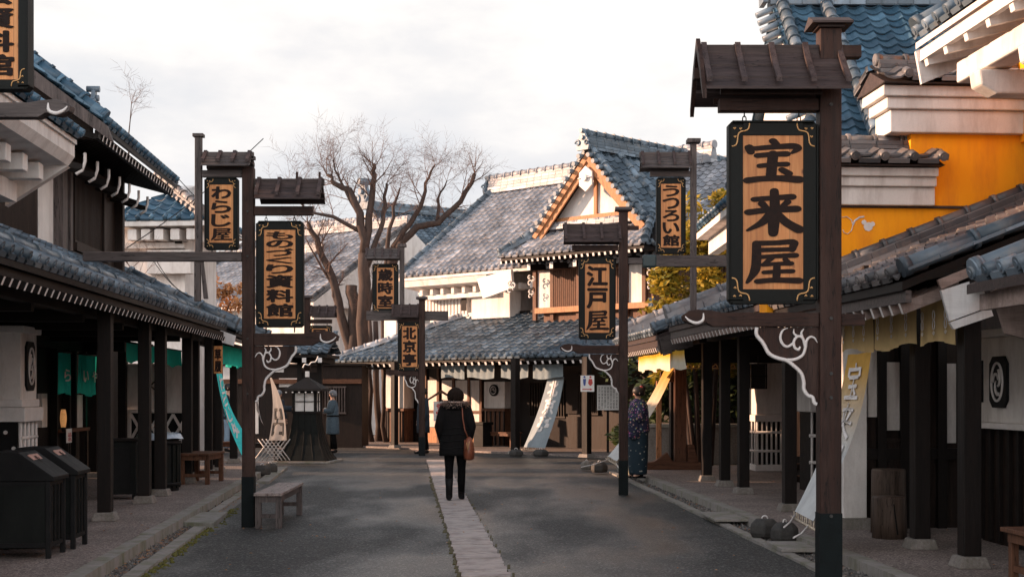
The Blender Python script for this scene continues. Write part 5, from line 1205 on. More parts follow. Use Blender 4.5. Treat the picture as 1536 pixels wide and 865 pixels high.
b = MB(); b.prism([(yeA + .02, zA - .03), (yeA + runA, zA + runA * tA_ - .03), (yeA + 2 * runA, zA - .03), (yeA + 2 * runA, zA - .13), (yeA + runA, zA + runA * tA_ - .13), (yeA + .02, zA - .11)], xv + .03, xeA, 0, 'x'); b.build('roof_bed', 'white', tA)
ridge('verge_ridge', [(xv + .12, yeA, zA + .06), (xv + .12, yeA + runA, zA + runA * tA_ + .06)], 'tile', tA, h=.06, w=.22, r=.09, layers=1)
ridge('ridge', [(xv, yeA + runA, zA + runA * tA_), (3.0, yeA + runA, zA + runA * tA_)], 'tile_pale', tA, h=.50, w=.34, r=.10, layers=5)
finial('ridge_end_tile', (xv - .05, yeA + runA, zA + runA * tA_ + .2), (-1, 0, 0), .38, 'tile', tA)
b = MB(); b.prism([(yU, 5.0), (yeA + runA, zA + runA * tA_ - .15), (8.4, 5.0)], -5.4, -5.25, 0, 'x'); b.build('gable', 'white', tA)
b = MB(); b.prism([(yeA + .05, zA - .12), (yeA + .12, zA - .30), (yU + .02, zA - .42), (yU + .02, zA + .1)], -5.9, xr, 0, 'x'); b.build('cornice', 'white', tA)
for k in range(13):
    xx = -5.3 + k * .47; b = MB(); b.bb(xx - .06, xx + .06, yU - .62, yU - .003, zA - .56, zA - .40); b.build('corbel', 'white', tA)
b = MB(); b.bb(-5.4, xr, yU - .55, yU - .004, zA - .70, zA - .565); b.build('corbel_beam', 'white', tA)
# eave-end boards with scrolls where A meets the hall
def scrollwork(t, c, size, d=(1, 0, 0), mat='trim', name='scroll_bracket', yoff=0):
    c = Vector(c); d = Vector(d); up = Vector((0, 0, 1)); q = MB()
    for (ox, oz, r, s0, sg) in ((0, 0, .5, 0, 1), (.55, .5, .34, 2, -1), (-.1, .75, .3, 1, 1)):
        q.tube([c + d * ((ox + cos(s0 + sg * k * .5) * r * (1 - k / 14)) * size) + up * ((oz + sin(s0 + sg * k * .5) * r * (1 - k / 14)) * size) for k in range(12)], size * .085, 5)
    return q.build(name, mat, t)
f = prect(NF, .9, 716, 428, 770, 460)
b = MB(); A1 = NF.rayy(717, 418, .95); A2 = NF.rayy(768, 404, .95); A3 = NF.rayy(770, 432, .95); A4 = NF.rayy(726, 448, .95); b.prism([A1, A2, A3, A4], .9, 1.0); b.build('barge_board', 'trim', tA)
a = NF.rayy(765, 436, .85); scrollwork(tA, (a[0], .85, a[1]), .26)
# chimney-like plaster pier at px 592
x0, x1, z0, z1 = prect(NF, .9, 580, 482, 598, 505); b = MB(); b.bb(x0, x1, .8, 1.2, z0 - .15, z1 + .1); b.bb(x0 - .06, x1 + .06, .74, 1.26, z1 + .1, z1 + .2); b.build('plaster_pier', 'white', tA)

# gabled hall B
cx = 1.9
tB = thing('gabled_hall', 'gabled two-storey hall with orange bargeboards and white gable, above the lower roof', 'building', NF.wor(cx, 0, 0), NF.rz, SOUT)
hw = 1.95; yb = 1.3
b = MB(); b.bb(-hw, hw, yb, 9, 3.0, 5.9); b.build('wall', 'brown', tB)
def bpanel(nm, p0, q0, p1, q1, mat, d=.03, y=None):
    y = yb - .003 if y is None else y
    x0, x1, z0, z1 = prect(NF, y, p0, q0, p1, q1); b = MB(); b.bb(x0 - cx, x1 - cx, y - d, y, z0, z1); return b.build(nm, mat, tB)
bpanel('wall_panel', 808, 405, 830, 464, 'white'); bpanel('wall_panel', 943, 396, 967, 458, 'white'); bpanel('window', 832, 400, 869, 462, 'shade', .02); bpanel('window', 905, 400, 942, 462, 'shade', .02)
for p0, p1 in ((833, 869), (905, 942)):
    a, c = NF.rayy(p0, 430, yb)[0] - cx, NF.rayy(p1, 430, yb)[0] - cx; z0, z1 = NF.rayy((p0 + p1) / 2, 461, yb)[1], NF.rayy((p0 + p1) / 2, 402, yb)[1]
    lattice(tB, 'window_lattice', (a, yb - .06, 0), (c, yb - .06, 0), z0, z1, 12, 'brown', .045, .05)
    for k in range(5): xx = a + (c - a) * (k + .5) / 5; b = MB(); b.bb(xx - .05, xx + .05, yb - .035, yb - .024, z1 - .28, z1 - .05); b.build('window_paper', 'trim', tB)
for px in (805, 831, 870, 904, 942, 969): a = NF.rayy(px, 430, yb)[0] - cx; b = MB(); b.bb(a - .06, a + .06, yb - .10, yb - .02, 3.6, 5.5); b.build('pillar', 'brown', tB)
b = MB(); b.bb(-hw - .15, hw + .15, yb - .22, yb - .11, 3.78, 3.93); b.build('sill_beam', 'orangewood', tB)
b = MB(); b.bb(-hw - .1, hw + .1, yb - .14, yb - .105, 4.95, 5.1); b.build('lintel', 'brown_x', tB)
# pent roof in front with hips
hp = 2.6; zp = 5.30; yp = .2; tp_ = .66; pp = math.atan(tp_); rp = 1.12; cp = cos(pp)
zt = 8.05; ts = (zt - zp) / hp; ps = math.atan(ts); csd = cos(ps); dx = rp * tp_ / ts     # side slopes are steeper: hip line shifts by dx
tiles('pent_roof', (-hp, yp, zp), (1, 0, 0), (0, cp, sin(pp)), rp / cp, [(0, 0), (rp / cp, dx)], [(0, 2 * hp), (rp / cp, 2 * hp - dx)], 'tile_pale', tB)
Ls = hp / csd; vk = dx / csd
for sg in (-1, 1):
    if sg > 0: tiles('main_roof', (hp, yp, zp), (0, 1, 0), (-csd, 0, sin(ps)), Ls, [(0, 0), (vk, rp), (vk + .001, .72), (9, .72)], [(0, 9), (9, 9)], 'tile', tB, tw=.30, th=.26, amp=1.15)
    else: tiles('main_roof', (-hp, 9 + yp, zp), (0, -1, 0), (csd, 0, sin(ps)), Ls, [(0, 0), (9, 0)], [(0, 9), (vk, 9 - rp), (vk + .001, 9 - .72), (9, 9 - .72)], 'tile', tB, tw=.30, th=.26, amp=1.15)
    ridge('hip_ridge', [(sg * hp, yp, zp + .05), (sg * (hp - dx), yp + rp, zp + rp * tp_ + .07)], 'tile', tB, h=.10, w=.2, r=.09, layers=1)
    for yv, w in ((yp + .82, .2), (yp + 1.9, .2)):
        ridge('verge_ridge', [(sg * (hp - dx - .05), yv, zp + rp * tp_ + .06), (0, yv, zt + .05)], 'tile', tB, h=.07, w=.2, r=.09, layers=1)
    b = MB(); w = .30   # orange bargeboard: two stepped planks
    for k, (o_, hgt, yy) in enumerate(((.0, .12, .70), (.11, .13, .76))):
        pts = [(sg * (hp - dx + .12), zp + rp * tp_ - .02 - .12 * ts - o_ * 1.6), (0, zt - .08 - o_ * 1.6), (0, zt - .08 - o_ * 1.6 - hgt * 1.75), (sg * (hp - dx + .0) , zp + rp * tp_ - o_ * 1.6 - hgt * 1.75)]
        b.prism([(x, z) for x, z in pts], yp + yy, yp + yy + .05)
    b.build('barge_board', 'orangewood', tB)
    b = MB()
    for k in range(11):
        f = k / 11; c = Vector((sg * (hp - dx) * (1 - f), yp + .62, zp + rp * tp_ + (zt - zp - rp * tp_) * f + .02)); b.tube([c + Vector((0, -.06, 0)), c + Vector((0, .2, .02))], .065, 8)
    for i in range(len(b.v)): b.uv[i] = (.5, .5)
    b.build('verge_tiles', 'tile', tB)
    a = MB(); c = NF.rayy(955 if sg > 0 else 800, 440, .9); 
b = MB(); b.prism([(-hp + dx, zp + rp * tp_ - .1), (hp - dx, zp + rp * tp_ - .1), (0, zt - .12)], yb + .02, yb + .10); b.build('gable', 'white', tB)
b = MB(); b.prism([(-1.35, 6.18), (1.35, 6.18), (1.35, 6.36), (-1.35, 6.36)], yb - .12, yb + .018); b.bb(-.05, .05, yb - .05, yb + .018, 6.36, 7.7); b.build('gable_beam', 'orangewood', tB)
ridge('gable_foot_ridge', [(-1.75, yb - .12, zp + rp * tp_ + .02), (1.75, yb - .12, zp + rp * tp_ + .02)], 'tile_pale', tB, h=.14, w=.2, r=.05, layers=2)
b = MB(); c = [(cos(k / 6 * 2 * pi + pi / 6) * .26, 7.28 + sin(k / 6 * 2 * pi + pi / 6) * .34) for k in range(6)]; b.prism(c, yp + .66, yp + .72); o = b.build('gable_pendant', 'trim', tB)
b = MB(); b.tube([(0, yp + .66, 7.30), (0, yp + .58, 7.30)], .09, 12); b.tube([(-.25, yp + .65, 7.30), (-.08, yp + .62, 7.32), (.08, yp + .62, 7.32), (.25, yp + .65, 7.30)], .02, 6); b.build('boss', 'trim', o)
b = MB(); b.prism([(-hp, zp - .02), (-.0, zt - .05), (hp, zp - .02), (hp, zp - .12), (0, zt - .22), (-hp, zp - .12)], yp + .95, 9); b.build('roof_bed', 'dark_x', tB)
b = MB(); b.prism([(yp + .02, zp - .03), (yb, zp + (yb - yp) * tp_ - .03), (yb, zp - .10), (yp + .02, zp - .10)], -hp + .05, hp - .05, 0, 'x'); b.build('soffit', 'dark_x', tB)
rafters(tB, 26, (-hp + .1, yp - .03, zp - .14), (hp - .1, yp - .03, zp - .14), (0, .9, .2), w=.065, h=.08, mats=('dark', 'trim'))
for k in range(5): xx = -1.7 + k * .85; b = MB(); b.prism([(yb, 4.98), (yp + .35, 4.92), (yp + .25, 5.0), (yp + .25, 5.08), (yb, 5.14)], xx - .05, xx + .05, 0, 'x'); o = b.build('bracket', 'dark', tB); c = MB(); c.bb(xx - .06, xx + .06, yp + .235, yp + .25, 4.92, 5.10); c.build('bracket_tip', 'trim', o)
for px, py in ((795, 425), (974, 410)):
    a = NF.rayy(px, py, 1.0); scrollwork(tB, (a[0] - cx, 1.0, a[1]), .22); scrollwork(tB, (a[0] - cx, 1.0, a[1] - .36), .17)
ridge('ridge', [(0, yp + .7, zt), (0, 9.2, zt)], 'tile', tB, h=.42, w=.32, r=.10, layers=5)
finial('ridge_end_tile', (0, yp + .62, zt + .16), (0, -1, 0), .36, 'tile', tB)
# descending ridge with carved end, right of the hall
a = NF.rayy(978, 460, .6); t = tA
ridge('valley_ridge', [(NF.rayy(944, 480, -.4)[0], -.4, 2.9), (a[0], .8, 3.35)], 'tile', tA, h=.12, w=.24, r=.09, layers=2)
finial('ridge_end_tile', (a[0], .6, NF.rayy(980, 462, .6)[1]), (-.6, -1, 0), .24, 'tile', tA)
b = MB(); b.bb(3.7, 6.5, 1.6, 3, 2.6, 5.0); b.build('annex_wall', 'siding', tB) if 0 else None

# =========================================================== background left: white house, pale roofs
WF = Frame((-9.2, 34.5), radians(-6))
x0 = WF.rayy(150, 328, 0)[0]; x1 = WF.rayy(306, 330, 0)[0]; ze0 = WF.rayy(240, 330, 0)[1]
t = thing('white_house', 'white plastered house with a small blue roof and square corbels, behind the left townhouse', 'building', WF.wor(0, 0, 0), WF.rz)
th_ = .62; c_ = cos(math.atan(th_)); rn = 1.8
tiles('roof', (x0, 0, ze0), (1, 0, 0), (0, c_, sin(math.atan(th_))), rn / c_, [(0, 0), (rn / c_, rn)], [(0, x1 - x0), (rn / c_, x1 - x0 - rn)], 'tile_blue', t, tw=.34, th=.28, amp=1.3)
tiles('roof', (x1, 0, ze0), (0, 1, 0), (-c_, 0, sin(math.atan(th_))), rn / c_, [(0, 0), (rn / c_, rn)], [(0, 3.6), (rn / c_, 3.6 - rn)], 'tile_blue', t, tw=.34, th=.28, amp=1.3)
ridge('hip_ridge', [(x1, 0, ze0 + .05), (x1 - rn, rn, ze0 + rn * th_ + .08)], 'tile_brown', t, h=.16, w=.26, r=.10, layers=2, discs=True)
b = MB(); b.add([(x0, 0, ze0 - .03), (x1, 0, ze0 - .03), (x1 - rn, rn, ze0 + rn * th_ - .03), (x0 + rn, rn, ze0 + rn * th_ - .03), (x1, 3.6, ze0 - .03), (x0, 0, ze0 - .14), (x1, 0, ze0 - .14), (x1, 3.6, ze0 - .14), (x0, 3.6, ze0 - .14)], [(0, 1, 2, 3), (1, 4, 2), (0, 1, 6, 5), (1, 4, 7, 6), (5, 6, 7, 8)]); b.build('roof_bed', 'white', t)
b = MB(); b.bb(x0 + .3, x1 - .75, .8, 3.3, 0, ze0 - .14); b.bb(x0 + .3, x1 - .70, .55, .8, ze0 - .62, ze0 - .48); b.build('wall', 'white', t)
for px in (202, 222, 242, 266, 290): a = WF.rayy(px, 338, .3)[0]; b = MB(); b.bb(a - .11, a + .11, .12, .8, ze0 - .46, ze0 - .20); b.build('corbel', 'white', t)
a = WF.rayy(270, 365, .6)[0]; b = MB(); b.bb(a - .8, x1 - .5, .48, .8, ze0 - 1.25, ze0 - .68); b.build('wall_band', 'white', t); a, z = WF.rayy(268, 359, .48); b = MB(); b.bb(a - .09, a + .09, .46, .475, z - .1, z + .1); b.build('vent', 'black', t)

def shed(label, fr, x0, x1, ze, rn, tt, mat, wallmat='white', ridge_h=.3, verge=True, left_gable=True, base=0, name='storehouse'):
    t = thing(name, label, 'building', fr.wor(0, 0, 0), fr.rz); p = math.atan(tt); c = cos(p)
    tiles('roof', (x0, 0, ze), (1, 0, 0), (0, c, sin(p)), rn / c, [(0, 0), (9, 0)], [(0, x1 - x0), (9, x1 - x0)], mat, t)
    b = MB(); b.prism([(.02, ze - .03), (rn, ze + rn * tt - .03), (2 * rn, ze - .03), (2 * rn, ze - .15), (.02, ze - .15)], x0 + .02, x1 - .02, 0, 'x'); b.build('roof_bed', wallmat, t)
    ridge('ridge', [(x0, rn, ze + rn * tt), (x1, rn, ze + rn * tt)], mat, t, h=ridge_h, w=.3, r=.1, layers=3)
    for x in (x0 + .1, x1 - .1): ridge('verge_ridge', [(x, 0, ze + .05), (x, rn, ze + rn * tt + .05)], 'tile_brown', t, h=.06, w=.22, r=.085, layers=1)
    b = MB(); b.prism([(.6, base), (.6, ze), (rn, ze + rn * tt - .2), (2 * rn - .6, ze), (2 * rn - .6, base)], x0 + .6, x1 - .6, 0, 'x'); b.build('wall', wallmat, t)
    return t
# large pale roof: verge from (467,446) up to (544,391)
S1 = Frame((-9.5, 54), radians(-40)); a = S1.rayy(300, 470, 0); 
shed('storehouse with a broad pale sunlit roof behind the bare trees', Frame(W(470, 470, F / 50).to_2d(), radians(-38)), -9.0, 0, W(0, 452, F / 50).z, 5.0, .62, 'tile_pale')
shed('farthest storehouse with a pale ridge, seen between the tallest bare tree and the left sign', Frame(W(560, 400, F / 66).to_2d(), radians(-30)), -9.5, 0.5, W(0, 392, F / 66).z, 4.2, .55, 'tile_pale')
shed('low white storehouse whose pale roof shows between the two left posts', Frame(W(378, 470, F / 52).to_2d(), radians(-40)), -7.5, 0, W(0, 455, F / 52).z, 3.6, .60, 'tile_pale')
t = shed('white gabled house left of the long pale roof, with a large carved ridge end', Frame(W(655, 400, F / 60).to_2d(), radians(35)), -1.5, 8, W(0, 395, F / 60).z, 3.3, .75, 'tile')
finial('ridge_end_tile', (-1.55, 3.3, W(0, 395, F / 60).z + 3.3 * .75 + .45), (-1, 0, 0), .85, 'tile', t)

# dark house and hedge behind the tower
DF = Frame((-7.5, 41.5), radians(-8))
t = thing('dark_timber_outbuilding', 'low dark timber outbuilding with pale papered windows behind the lantern tower', 'building', DF.wor(0, 0, 0), DF.rz)
b = MB(); b.bb(-8, 3.2, 0, .8, 0, 2.37); b.build('wall', 'siding', t)
for (p0, q0, p1, q1) in ((419, 567, 447, 580), (404, 548, 426, 558), (335, 540, 352, 600), (372, 590, 388, 650)): panel(t, 'window', DF, -.003, p0, q0, p1, q1, 'white', .03)
lattice(t, 'window_lattice', (DF.rayy(470, 600, 0)[0], -.06, 0), (DF.rayy(520, 600, 0)[0], -.06, 0), 1.0, 1.75, 12, 'grey_z', .03); b = MB(); b.bb(-3, 3.2, -.1, -.005, 1.85, 1.98); b.build('rail', 'brown_x', t)
b = MB(); b.bb(-8.1, 3.3, -.1, .9, 2.372, 2.43); b.build('coping', 'dark_x', t)
# small gate roof in front of it
g_ = W(455, 690, 68); KF = Frame((g_.x - .1, F / 66 + 2.6), radians(-4))
t = thing('notice_shelter', 'small tiled shelter with pale rafter ends, above and behind the black lantern tower', 'shelter', KF.wor(0, 0, 0), KF.rz)
zk_ = KF.rayy(450, 530, 0)[1]; xk0, xk1 = KF.rayy(418, 530, 0)[0], KF.rayy(492, 530, 0)[0]
tiles('roof', (xk0, 0, zk_), (1, 0, 0), (0, .94, .34), .9, [(0, 0), (9, 0)], [(0, xk1 - xk0), (9, xk1 - xk0)], 'tile', t); tiles('roof', (xk1, 1.7, zk_), (-1, 0, 0), (0, -.94, .34), .9, [(0, 0), (9, 0)], [(0, xk1 - xk0), (9, xk1 - xk0)], 'tile', t)
ridge('ridge', [(xk0, .85, zk_ + .3), (xk1, .85, zk_ + .3)], 'tile', t, h=.12, w=.2, r=.08, layers=2); finial('ridge_end_tile', (xk1 + .02, .85, zk_ + .42), (1, -.4, 0), .16, 'tile', t)
b = MB(); b.bb(xk0 + .03, xk1 - .03, .03, 1.65, zk_ - .1, zk_ - .02); b.build('roof_boards', 'dark_x', t)
for k in range(3): xx = xk0 + .25 + k * .95 * (xk1 - xk0 - .4) / 2; b = MB(); b.bb(xx - .05, xx + .05, -.05, 1.6, zk_ - .22, zk_ - .105); b.m = [1 if i == 2 else 0 for i in range(6)]; b.build('rafter', ('dark', 'trim'), t)
b = MB(); b.bb(xk0 + .3, xk0 + .42, .7, .82, 0, zk_); b.bb(xk1 - .42, xk1 - .3, .7, .82, 0, zk_); b.build('pillar', 'dark', t)
b = MB(); b.bb(xk0 + .42, xk1 - .42, .72, .78, 1.2, 2.1); b.build('board', 'dark_x', t)

# garden wall and dark hedge beyond the right arcade
t = thing('garden_wall', 'low grey garden wall in the gloom beyond the right arcade posts', 'wall', (7, 31.5, 0)); b = MB(); b.bb(-4.2, 5, 0, .25, 0, .82); b.build('wall', 'stone', t, bevel=.01); b = MB(); b.bb(-4.25, 5, -.04, .29, .822, .90); b.build('coping', 'kerb', t)
def leaf_cloud(mb, c, r, n, size, rnd, squash=.8):
    for i in range(n):
        while True:
            d = Vector((rnd.uniform(-1, 1), rnd.uniform(-1, 1), rnd.uniform(-1, 1)))
            if d.length < 1: break
        d = d * (0.55 + .45 * rnd.random()) if rnd.random() < .6 else d
        p = Vector(c) + Vector((d.x * r, d.y * r, d.z * r * squash)); a = Vector((rnd.gauss(0, 1), rnd.gauss(0, 1), rnd.gauss(0, .6))).normalized(); b = a.orthogonal().normalized(); s = size * rnd.uniform(.6, 1.4)
        mb.add([p - a * s, p - b * s * .42, p + a * s, p + b * s * .42], [(0, 1, 2, 3)])
def bush(label, cat, base, clumps, mat, seed, name='shrub', size=.07, group=None, trunk=True):
    rnd = random.Random(seed); t = thing(name, label, cat, base, 0, group); m = MB()
    for (x, y, z, r, n) in clumps:
        for k in range(7): leaf_cloud(m, (x + rnd.uniform(-r, r) * .6, y + rnd.uniform(-r, r) * .6, z + rnd.uniform(-r, r) * .6), r * rnd.uniform(.3, .6), n // 7, size, rnd)
    m.build('foliage', mat, t)
    if trunk:
        q = MB()
        for (x, y, z, r, n) in clumps[:6]: q.tube([(x * .3, y * .3, 0), (x * .6, y * .6, z * .5), (x, y, z)], [.07, .045, .015], 6)
        q.build('trunk', 'bark', t)
bush('yellow-green evergreen tree left of the largest sign, beyond the arcade roofs', 'tree', (4.1, 30.5, 0), [(rnd_ * 1.0, yy, z, .75, 900) for rnd_, yy, z in ((-.55, 0, 3.0), (.3, .2, 3.2), (-.7, .1, 3.9), (.2, -.2, 4.1), (-.3, 0, 4.7), (.5, 0, 4.8), (0, .1, 5.3), (-.6, 0, 2.3), (.5, 0, 2.4), (.9, .1, 3.8), (1.1, .2, 3.0), (1.0, 0, 5.2))], 'leaf_yel', 3, 'evergreen_tree', .085)
bush('dark clipped shrubs in the gloom beyond the right arcade posts', 'shrub', (6.2, 33.2, 0), [(x, 0, z, 1.0, 900) for x in (-3.2, -1.8, -.4, 1.0, 2.4) for z in (.8, 2.0)], 'leaf_dark', 5, 'shrub', .10)
t = thing('board_fence', 'dark board fence behind the clipped shrubs', 'fence', (8, 35, 0)); b = MB(); b.bb(-3.9, 6, 0, .1, 0, 3.6); b.build('boards', 'siding', t)
bush('rust coloured shrub glimpsed between the posts on the left', 'shrub', (-10.0, 45.5, 2.6), [(0, 0, 2.2, .8, 500), (1.0, 0, 1.9, .7, 500), (-.7, 0, 1.5, .7, 400)], 'leaf_rust', 8, 'shrub', .09)

# =========================================================== bare trees
def bare_tree(label, base, stems, seed, group='bare winter trees behind the shops', tw=1.0, levels=4, r0=.16, mat='bark', dens=1.0):
    rnd = random.Random(seed); t = thing('bare_tree', label, 'tree', base, 0, group); tr = MB(); tg = MB(); B = Vector(base)
    def branch(p, d, L, r, lv):
        n = 5; pts = [p]; q = p.copy(); dd = d.copy()
        for i in range(n):
            dd = (dd + Vector((rnd.gauss(0, .10), rnd.gauss(0, .10), rnd.gauss(.015, .09)))).normalized(); q = q + dd * (L / n); pts.append(q.copy())
        rs = [r * (1 - .75 * i / n) for i in range(n + 1)]
        (tr if lv < 2 else tg).tube(pts, rs, 6 if lv < 2 else 3, cap=False)
        if lv >= levels: return
        for i in range(1, n + 1):
            for k in range(2 if rnd.random() < .45 * dens else 1):
                ax = Vector((rnd.gauss(0, 1), rnd.gauss(0, .7), rnd.gauss(0, .6))); a = (pts[i] - pts[i - 1]).normalized(); o = (ax - a * ax.dot(a)).normalized()
                nd = (a * rnd.uniform(.5, 1) + o * rnd.uniform(.55, 1.0) + Vector((0, 0, .06))).normalized()
                branch(pts[i], nd, L * rnd.uniform(.42, .66), max(rs[i] * .5, .0035), lv + 1)
    for (pts, r_a, r_b, sub) in stems:
        P_ = [Vector(p) - B for p in pts]; k = len(P_); fine = []
        for i in range(k - 1):
            for j in range(3): fine.append(P_[i].lerp(P_[i + 1], j / 3) + (Vector((rnd.gauss(0, .03), rnd.gauss(0, .03), 0)) if i + j else Vector()))
        fine.append(P_[-1]); m = len(fine); rs = [r_a + (r_b - r_a) * i / (m - 1) for i in range(m)]
        tr.tube(fine, rs, 8)
        for i in range(int(m * sub), m):
            for q in range(1 if i < m - 1 else 3):
                a = (fine[i] - fine[i - 1]).normalized(); ax = Vector((rnd.gauss(0, 1), rnd.gauss(0, .6), rnd.gauss(0, .3))); o = (ax - a * ax.dot(a)).normalized()
                branch(fine[i], (a * .6 + o * .9 + Vector((0, 0, .3))).normalized(), rnd.uniform(.6, 1.5) * tw, max(rs[i] * .34, .010), 2)
    tr.build('trunk', mat, t); tg.build('twigs', 'twig', t)
def T(pp, s, base_z=0): return [W(a, b, s) for a, b in pp]
s = F / 47
bare_tree('tallest bare tree, its trunk rising behind the higher of the two small centre signs', (W(549, 0, s).x, F / s, 0),
    [(T([(549, 668), (546, 560), (545, 450), (546, 380)], s), .24, .19, 2), (T([(546, 380), (540, 320), (523, 285), (503, 275), (490, 262)], s), .16, .05, .45),
     (T([(546, 385), (552, 325), (560, 285), (562, 262), (560, 246)], s), .14, .06, .45), (T([(546, 330), (525, 300), (507, 262), (500, 240)], s), .07, .02, .35),
     (T([(550, 400), (562, 370), (574, 330), (578, 295), (580, 275)], s), .11, .04, .4), (T([(546, 350), (500, 325), (462, 318), (440, 290)], s), .08, .02, .3)], 11, tw=.95)
s = F / 48.5
bare_tree('leaning bare tree with a pruned trunk, left of the tallest one', (W(530, 0, s).x, F / s, 0),
    [(T([(528, 668), (524, 520), (512, 470), (496, 415), (478, 370), (462, 335)], s), .21, .08, .55), (T([(528, 668), (531, 520), (530, 460), (527, 428)], s), .22, .20, 2), (T([(512, 470), (500, 430), (478, 395), (460, 360)], s), .07, .02, .4), (T([(530, 540), (545, 500), (556, 452), (560, 420)], s), .12, .04, .5)], 12, tw=.8)
s = F / 50
bare_tree('bare tree whose limbs rise over the left end of the long pale roof', (W(582, 0, s).x, F / s, 0),
    [(T([(582, 668), (580, 480), (578, 430), (590, 372)], s), .2, .15, 2), (T([(590, 372), (606, 348), (630, 310), (640, 275), (652, 248)], s), .13, .03, .4), (T([(588, 400), (596, 372), (625, 340), (655, 335), (692, 302), (712, 260)], s), .16, .07, .62),
     (T([(578, 420), (582, 360), (590, 310), (600, 282)], s), .10, .03, .5), (T([(655, 335), (657, 298), (670, 272)], s), .07, .02, .4)], 14, tw=.9)
bare_tree('slight bare tree top showing above the left townhouse roof', (-10.4, 37, 0), [([(-10.4, 37, 0), (-10.3, 37, 5), (-10.0, 37, 7.8), (-9.9, 37, 9.1)], .045, .01, .85)], 21, tw=.7, dens=.2)
bare_tree('low bare tree in front of the white house wall on the left', (-8.7, 31, 0), [([(-8.7, 31, 0), (-8.6, 31, 3.0), (-8.3, 31, 4.3)], .08, .02, .5), ([(-8.6, 31, 2.6), (-9.4, 31, 3.6), (-9.8, 31, 4.6)], .05, .015, .4)], 22, tw=.6, dens=.5)
for i, (px, d, r) in enumerate(((556, 44.5, .08), (566, 45.0, .11), (575, 44.2, .07))):
    s = F / d; rnd = random.Random(i); t = thing('tree_trunk', ['slim dark trunk nearest the tower, under the eave', 'thickest ridged trunk under the eave', 'trunk nearest the sunlit post under the eave'][i], 'tree', (W(px, 0, s).x, d, 0), 0, 'dark trunks under the eave left of the shop')
    m = MB(); m.tube([(rnd.gauss(0, .04), 0, k * .55) for k in range(8)], [r * 1.3, r, r * .95, r * .9, r * .9, r * .85, r * .8, r * .7], 9); m.build('trunk', 'bark', t)
# wires
t = thing('overhead_wire', 'thin dark wires sagging from the left townhouse eave towards the white house', 'wire', W(262, 262, 86)); m = MB()
for p, q_ in (((262, 262), (395, 378)), ((395, 208), (190, 372)), ((228, 388), (288, 446)), ((232, 386), (284, 446))):
    a = W(p[0], p[1], 88) - t.location; b_ = W(q_[0], q_[1], 95) - t.location; m.tube([a.lerp(b_, k / 8) - Vector((0, 0, .10 * sin(k / 8 * pi))) for k in range(9)], .008, 4)
m.build('cable', 'iron', t)
# =========================================================== banners
def banner(px4, d4, mat, label, text=None, tmat='trim', tq=None, loops=5, pole=True, tie=None, ends=None, bold=.03, stripes=0, name='leaning_banner'):
    """Cloth stretched from an eave down to the street: px4 = photo points TL, TR, BR, BL; d4 their distances."""
    TL, TR, BR, BL = [W(p[0], p[1], F / d) for p, d in zip(px4, d4)]
    t = thing(name, label, 'banner', ((BL + BR) / 2).to_2d().to_3d(), 0, 'tall cloth banners slanting down from the eaves'); o = t.location.copy(); nr = (TR - TL).cross(BL - TL).normalized()
    if nr.y > 0: nr = -nr
    m = MB(); nu, nv = 12, 26; vs = []
    def P(u, v): return TL.lerp(TR, u).lerp(BL.lerp(BR, u), v) + nr * (-.10 * sin(v * pi) + .016 * sin(u * 11 + v * 4) * (.4 + v)) - o
    for j in range(nv + 1):
        for i in range(nu + 1): vs.append(P(i / nu, j / nv))
    W1 = nu + 1; m.add(vs, [(j * W1 + i, j * W1 + i + 1, (j + 1) * W1 + i + 1, (j + 1) * W1 + i) for j in range(nv) for i in range(nu)], 0, True)
    for j in range(nv + 1):
        for i in range(nu + 1): m.uv[j * W1 + i] = (i / nu, 1 - j / nv)
    c = m.build('cloth', mat, t)
    if text:
        u0, u1, v0, v1 = tq or (.22, .78, .06, .8)
        q = MB(); n = len(text)
        for k, ch in enumerate(text):
            a, b_ = v0 + (v1 - v0) * k / n, v0 + (v1 - v0) * (k + .88) / n; vs, fs = char_mesh(ch)
            for si, (dx, dy) in enumerate([(0, 0), (bold, 0), (-bold, 0), (0, bold), (0, -bold)]):
                q.add([P(u0 + (u1 - u0) * (x + dx), b_ + (a - b_) * (y + dy)) + nr * (.014 + .0006 * si) for x, y in vs], fs)
        q.build('lettering', tmat, c)
    if pole:
        q = MB(); e = (BR - BL).normalized() * .10; q.tube([BL - e - o - Vector((0, 0, .07)), BR + e - o - Vector((0, 0, .07))], .013, 6)
        for k in range(loops):
            x = BL.lerp(BR, (k + .5) / loops) - o; w = (BR - BL) * (.32 / loops); q.tube([x - w, x - w * .8 - Vector((0, 0, .06)), x - Vector((0, 0, .085)), x + w * .8 - Vector((0, 0, .06)), x + w], .006, 4)
        q.build('bottom_pole', 'bamboo', t)
    if ends:
        q = MB()
        for a, b_ in ends: A = W(a[0], a[1], F / a[2]) - o; B_ = W(b_[0], b_[1], F / b_[2]) - o; q.tube([A, A.lerp(B_, .5) - Vector((0, 0, .02)), B_], .008, 5)
        q.build('rope', 'trim', t)
    return t
pole_t = None
banner([(1272, 532), (1306, 528), (1222, 782), (1190, 765)], [15.0, 14.2, 12.9, 14.0], 'banner_fade', 'banner fading from yellow to white, passing behind the tall right foreground post', '宝来屋', bold=.015, loops=5, ends=[((1193, 770, 14), (1176, 790, 13.4)), ((1212, 788, 13.1), (1190, 806, 12.9))])
banner([(823, 562), (846, 565), (818, 672), (785, 670)], [37.2, 36.9, 36.2, 37.3], 'banner_grey', 'blue-grey banner with three white characters slanting beside the middle doorway', '北京亭', loops=5, bold=.04, ends=[((783, 675, 37.2), (776, 684, 36.6)), ((822, 676, 36.2), (822, 684, 36))])
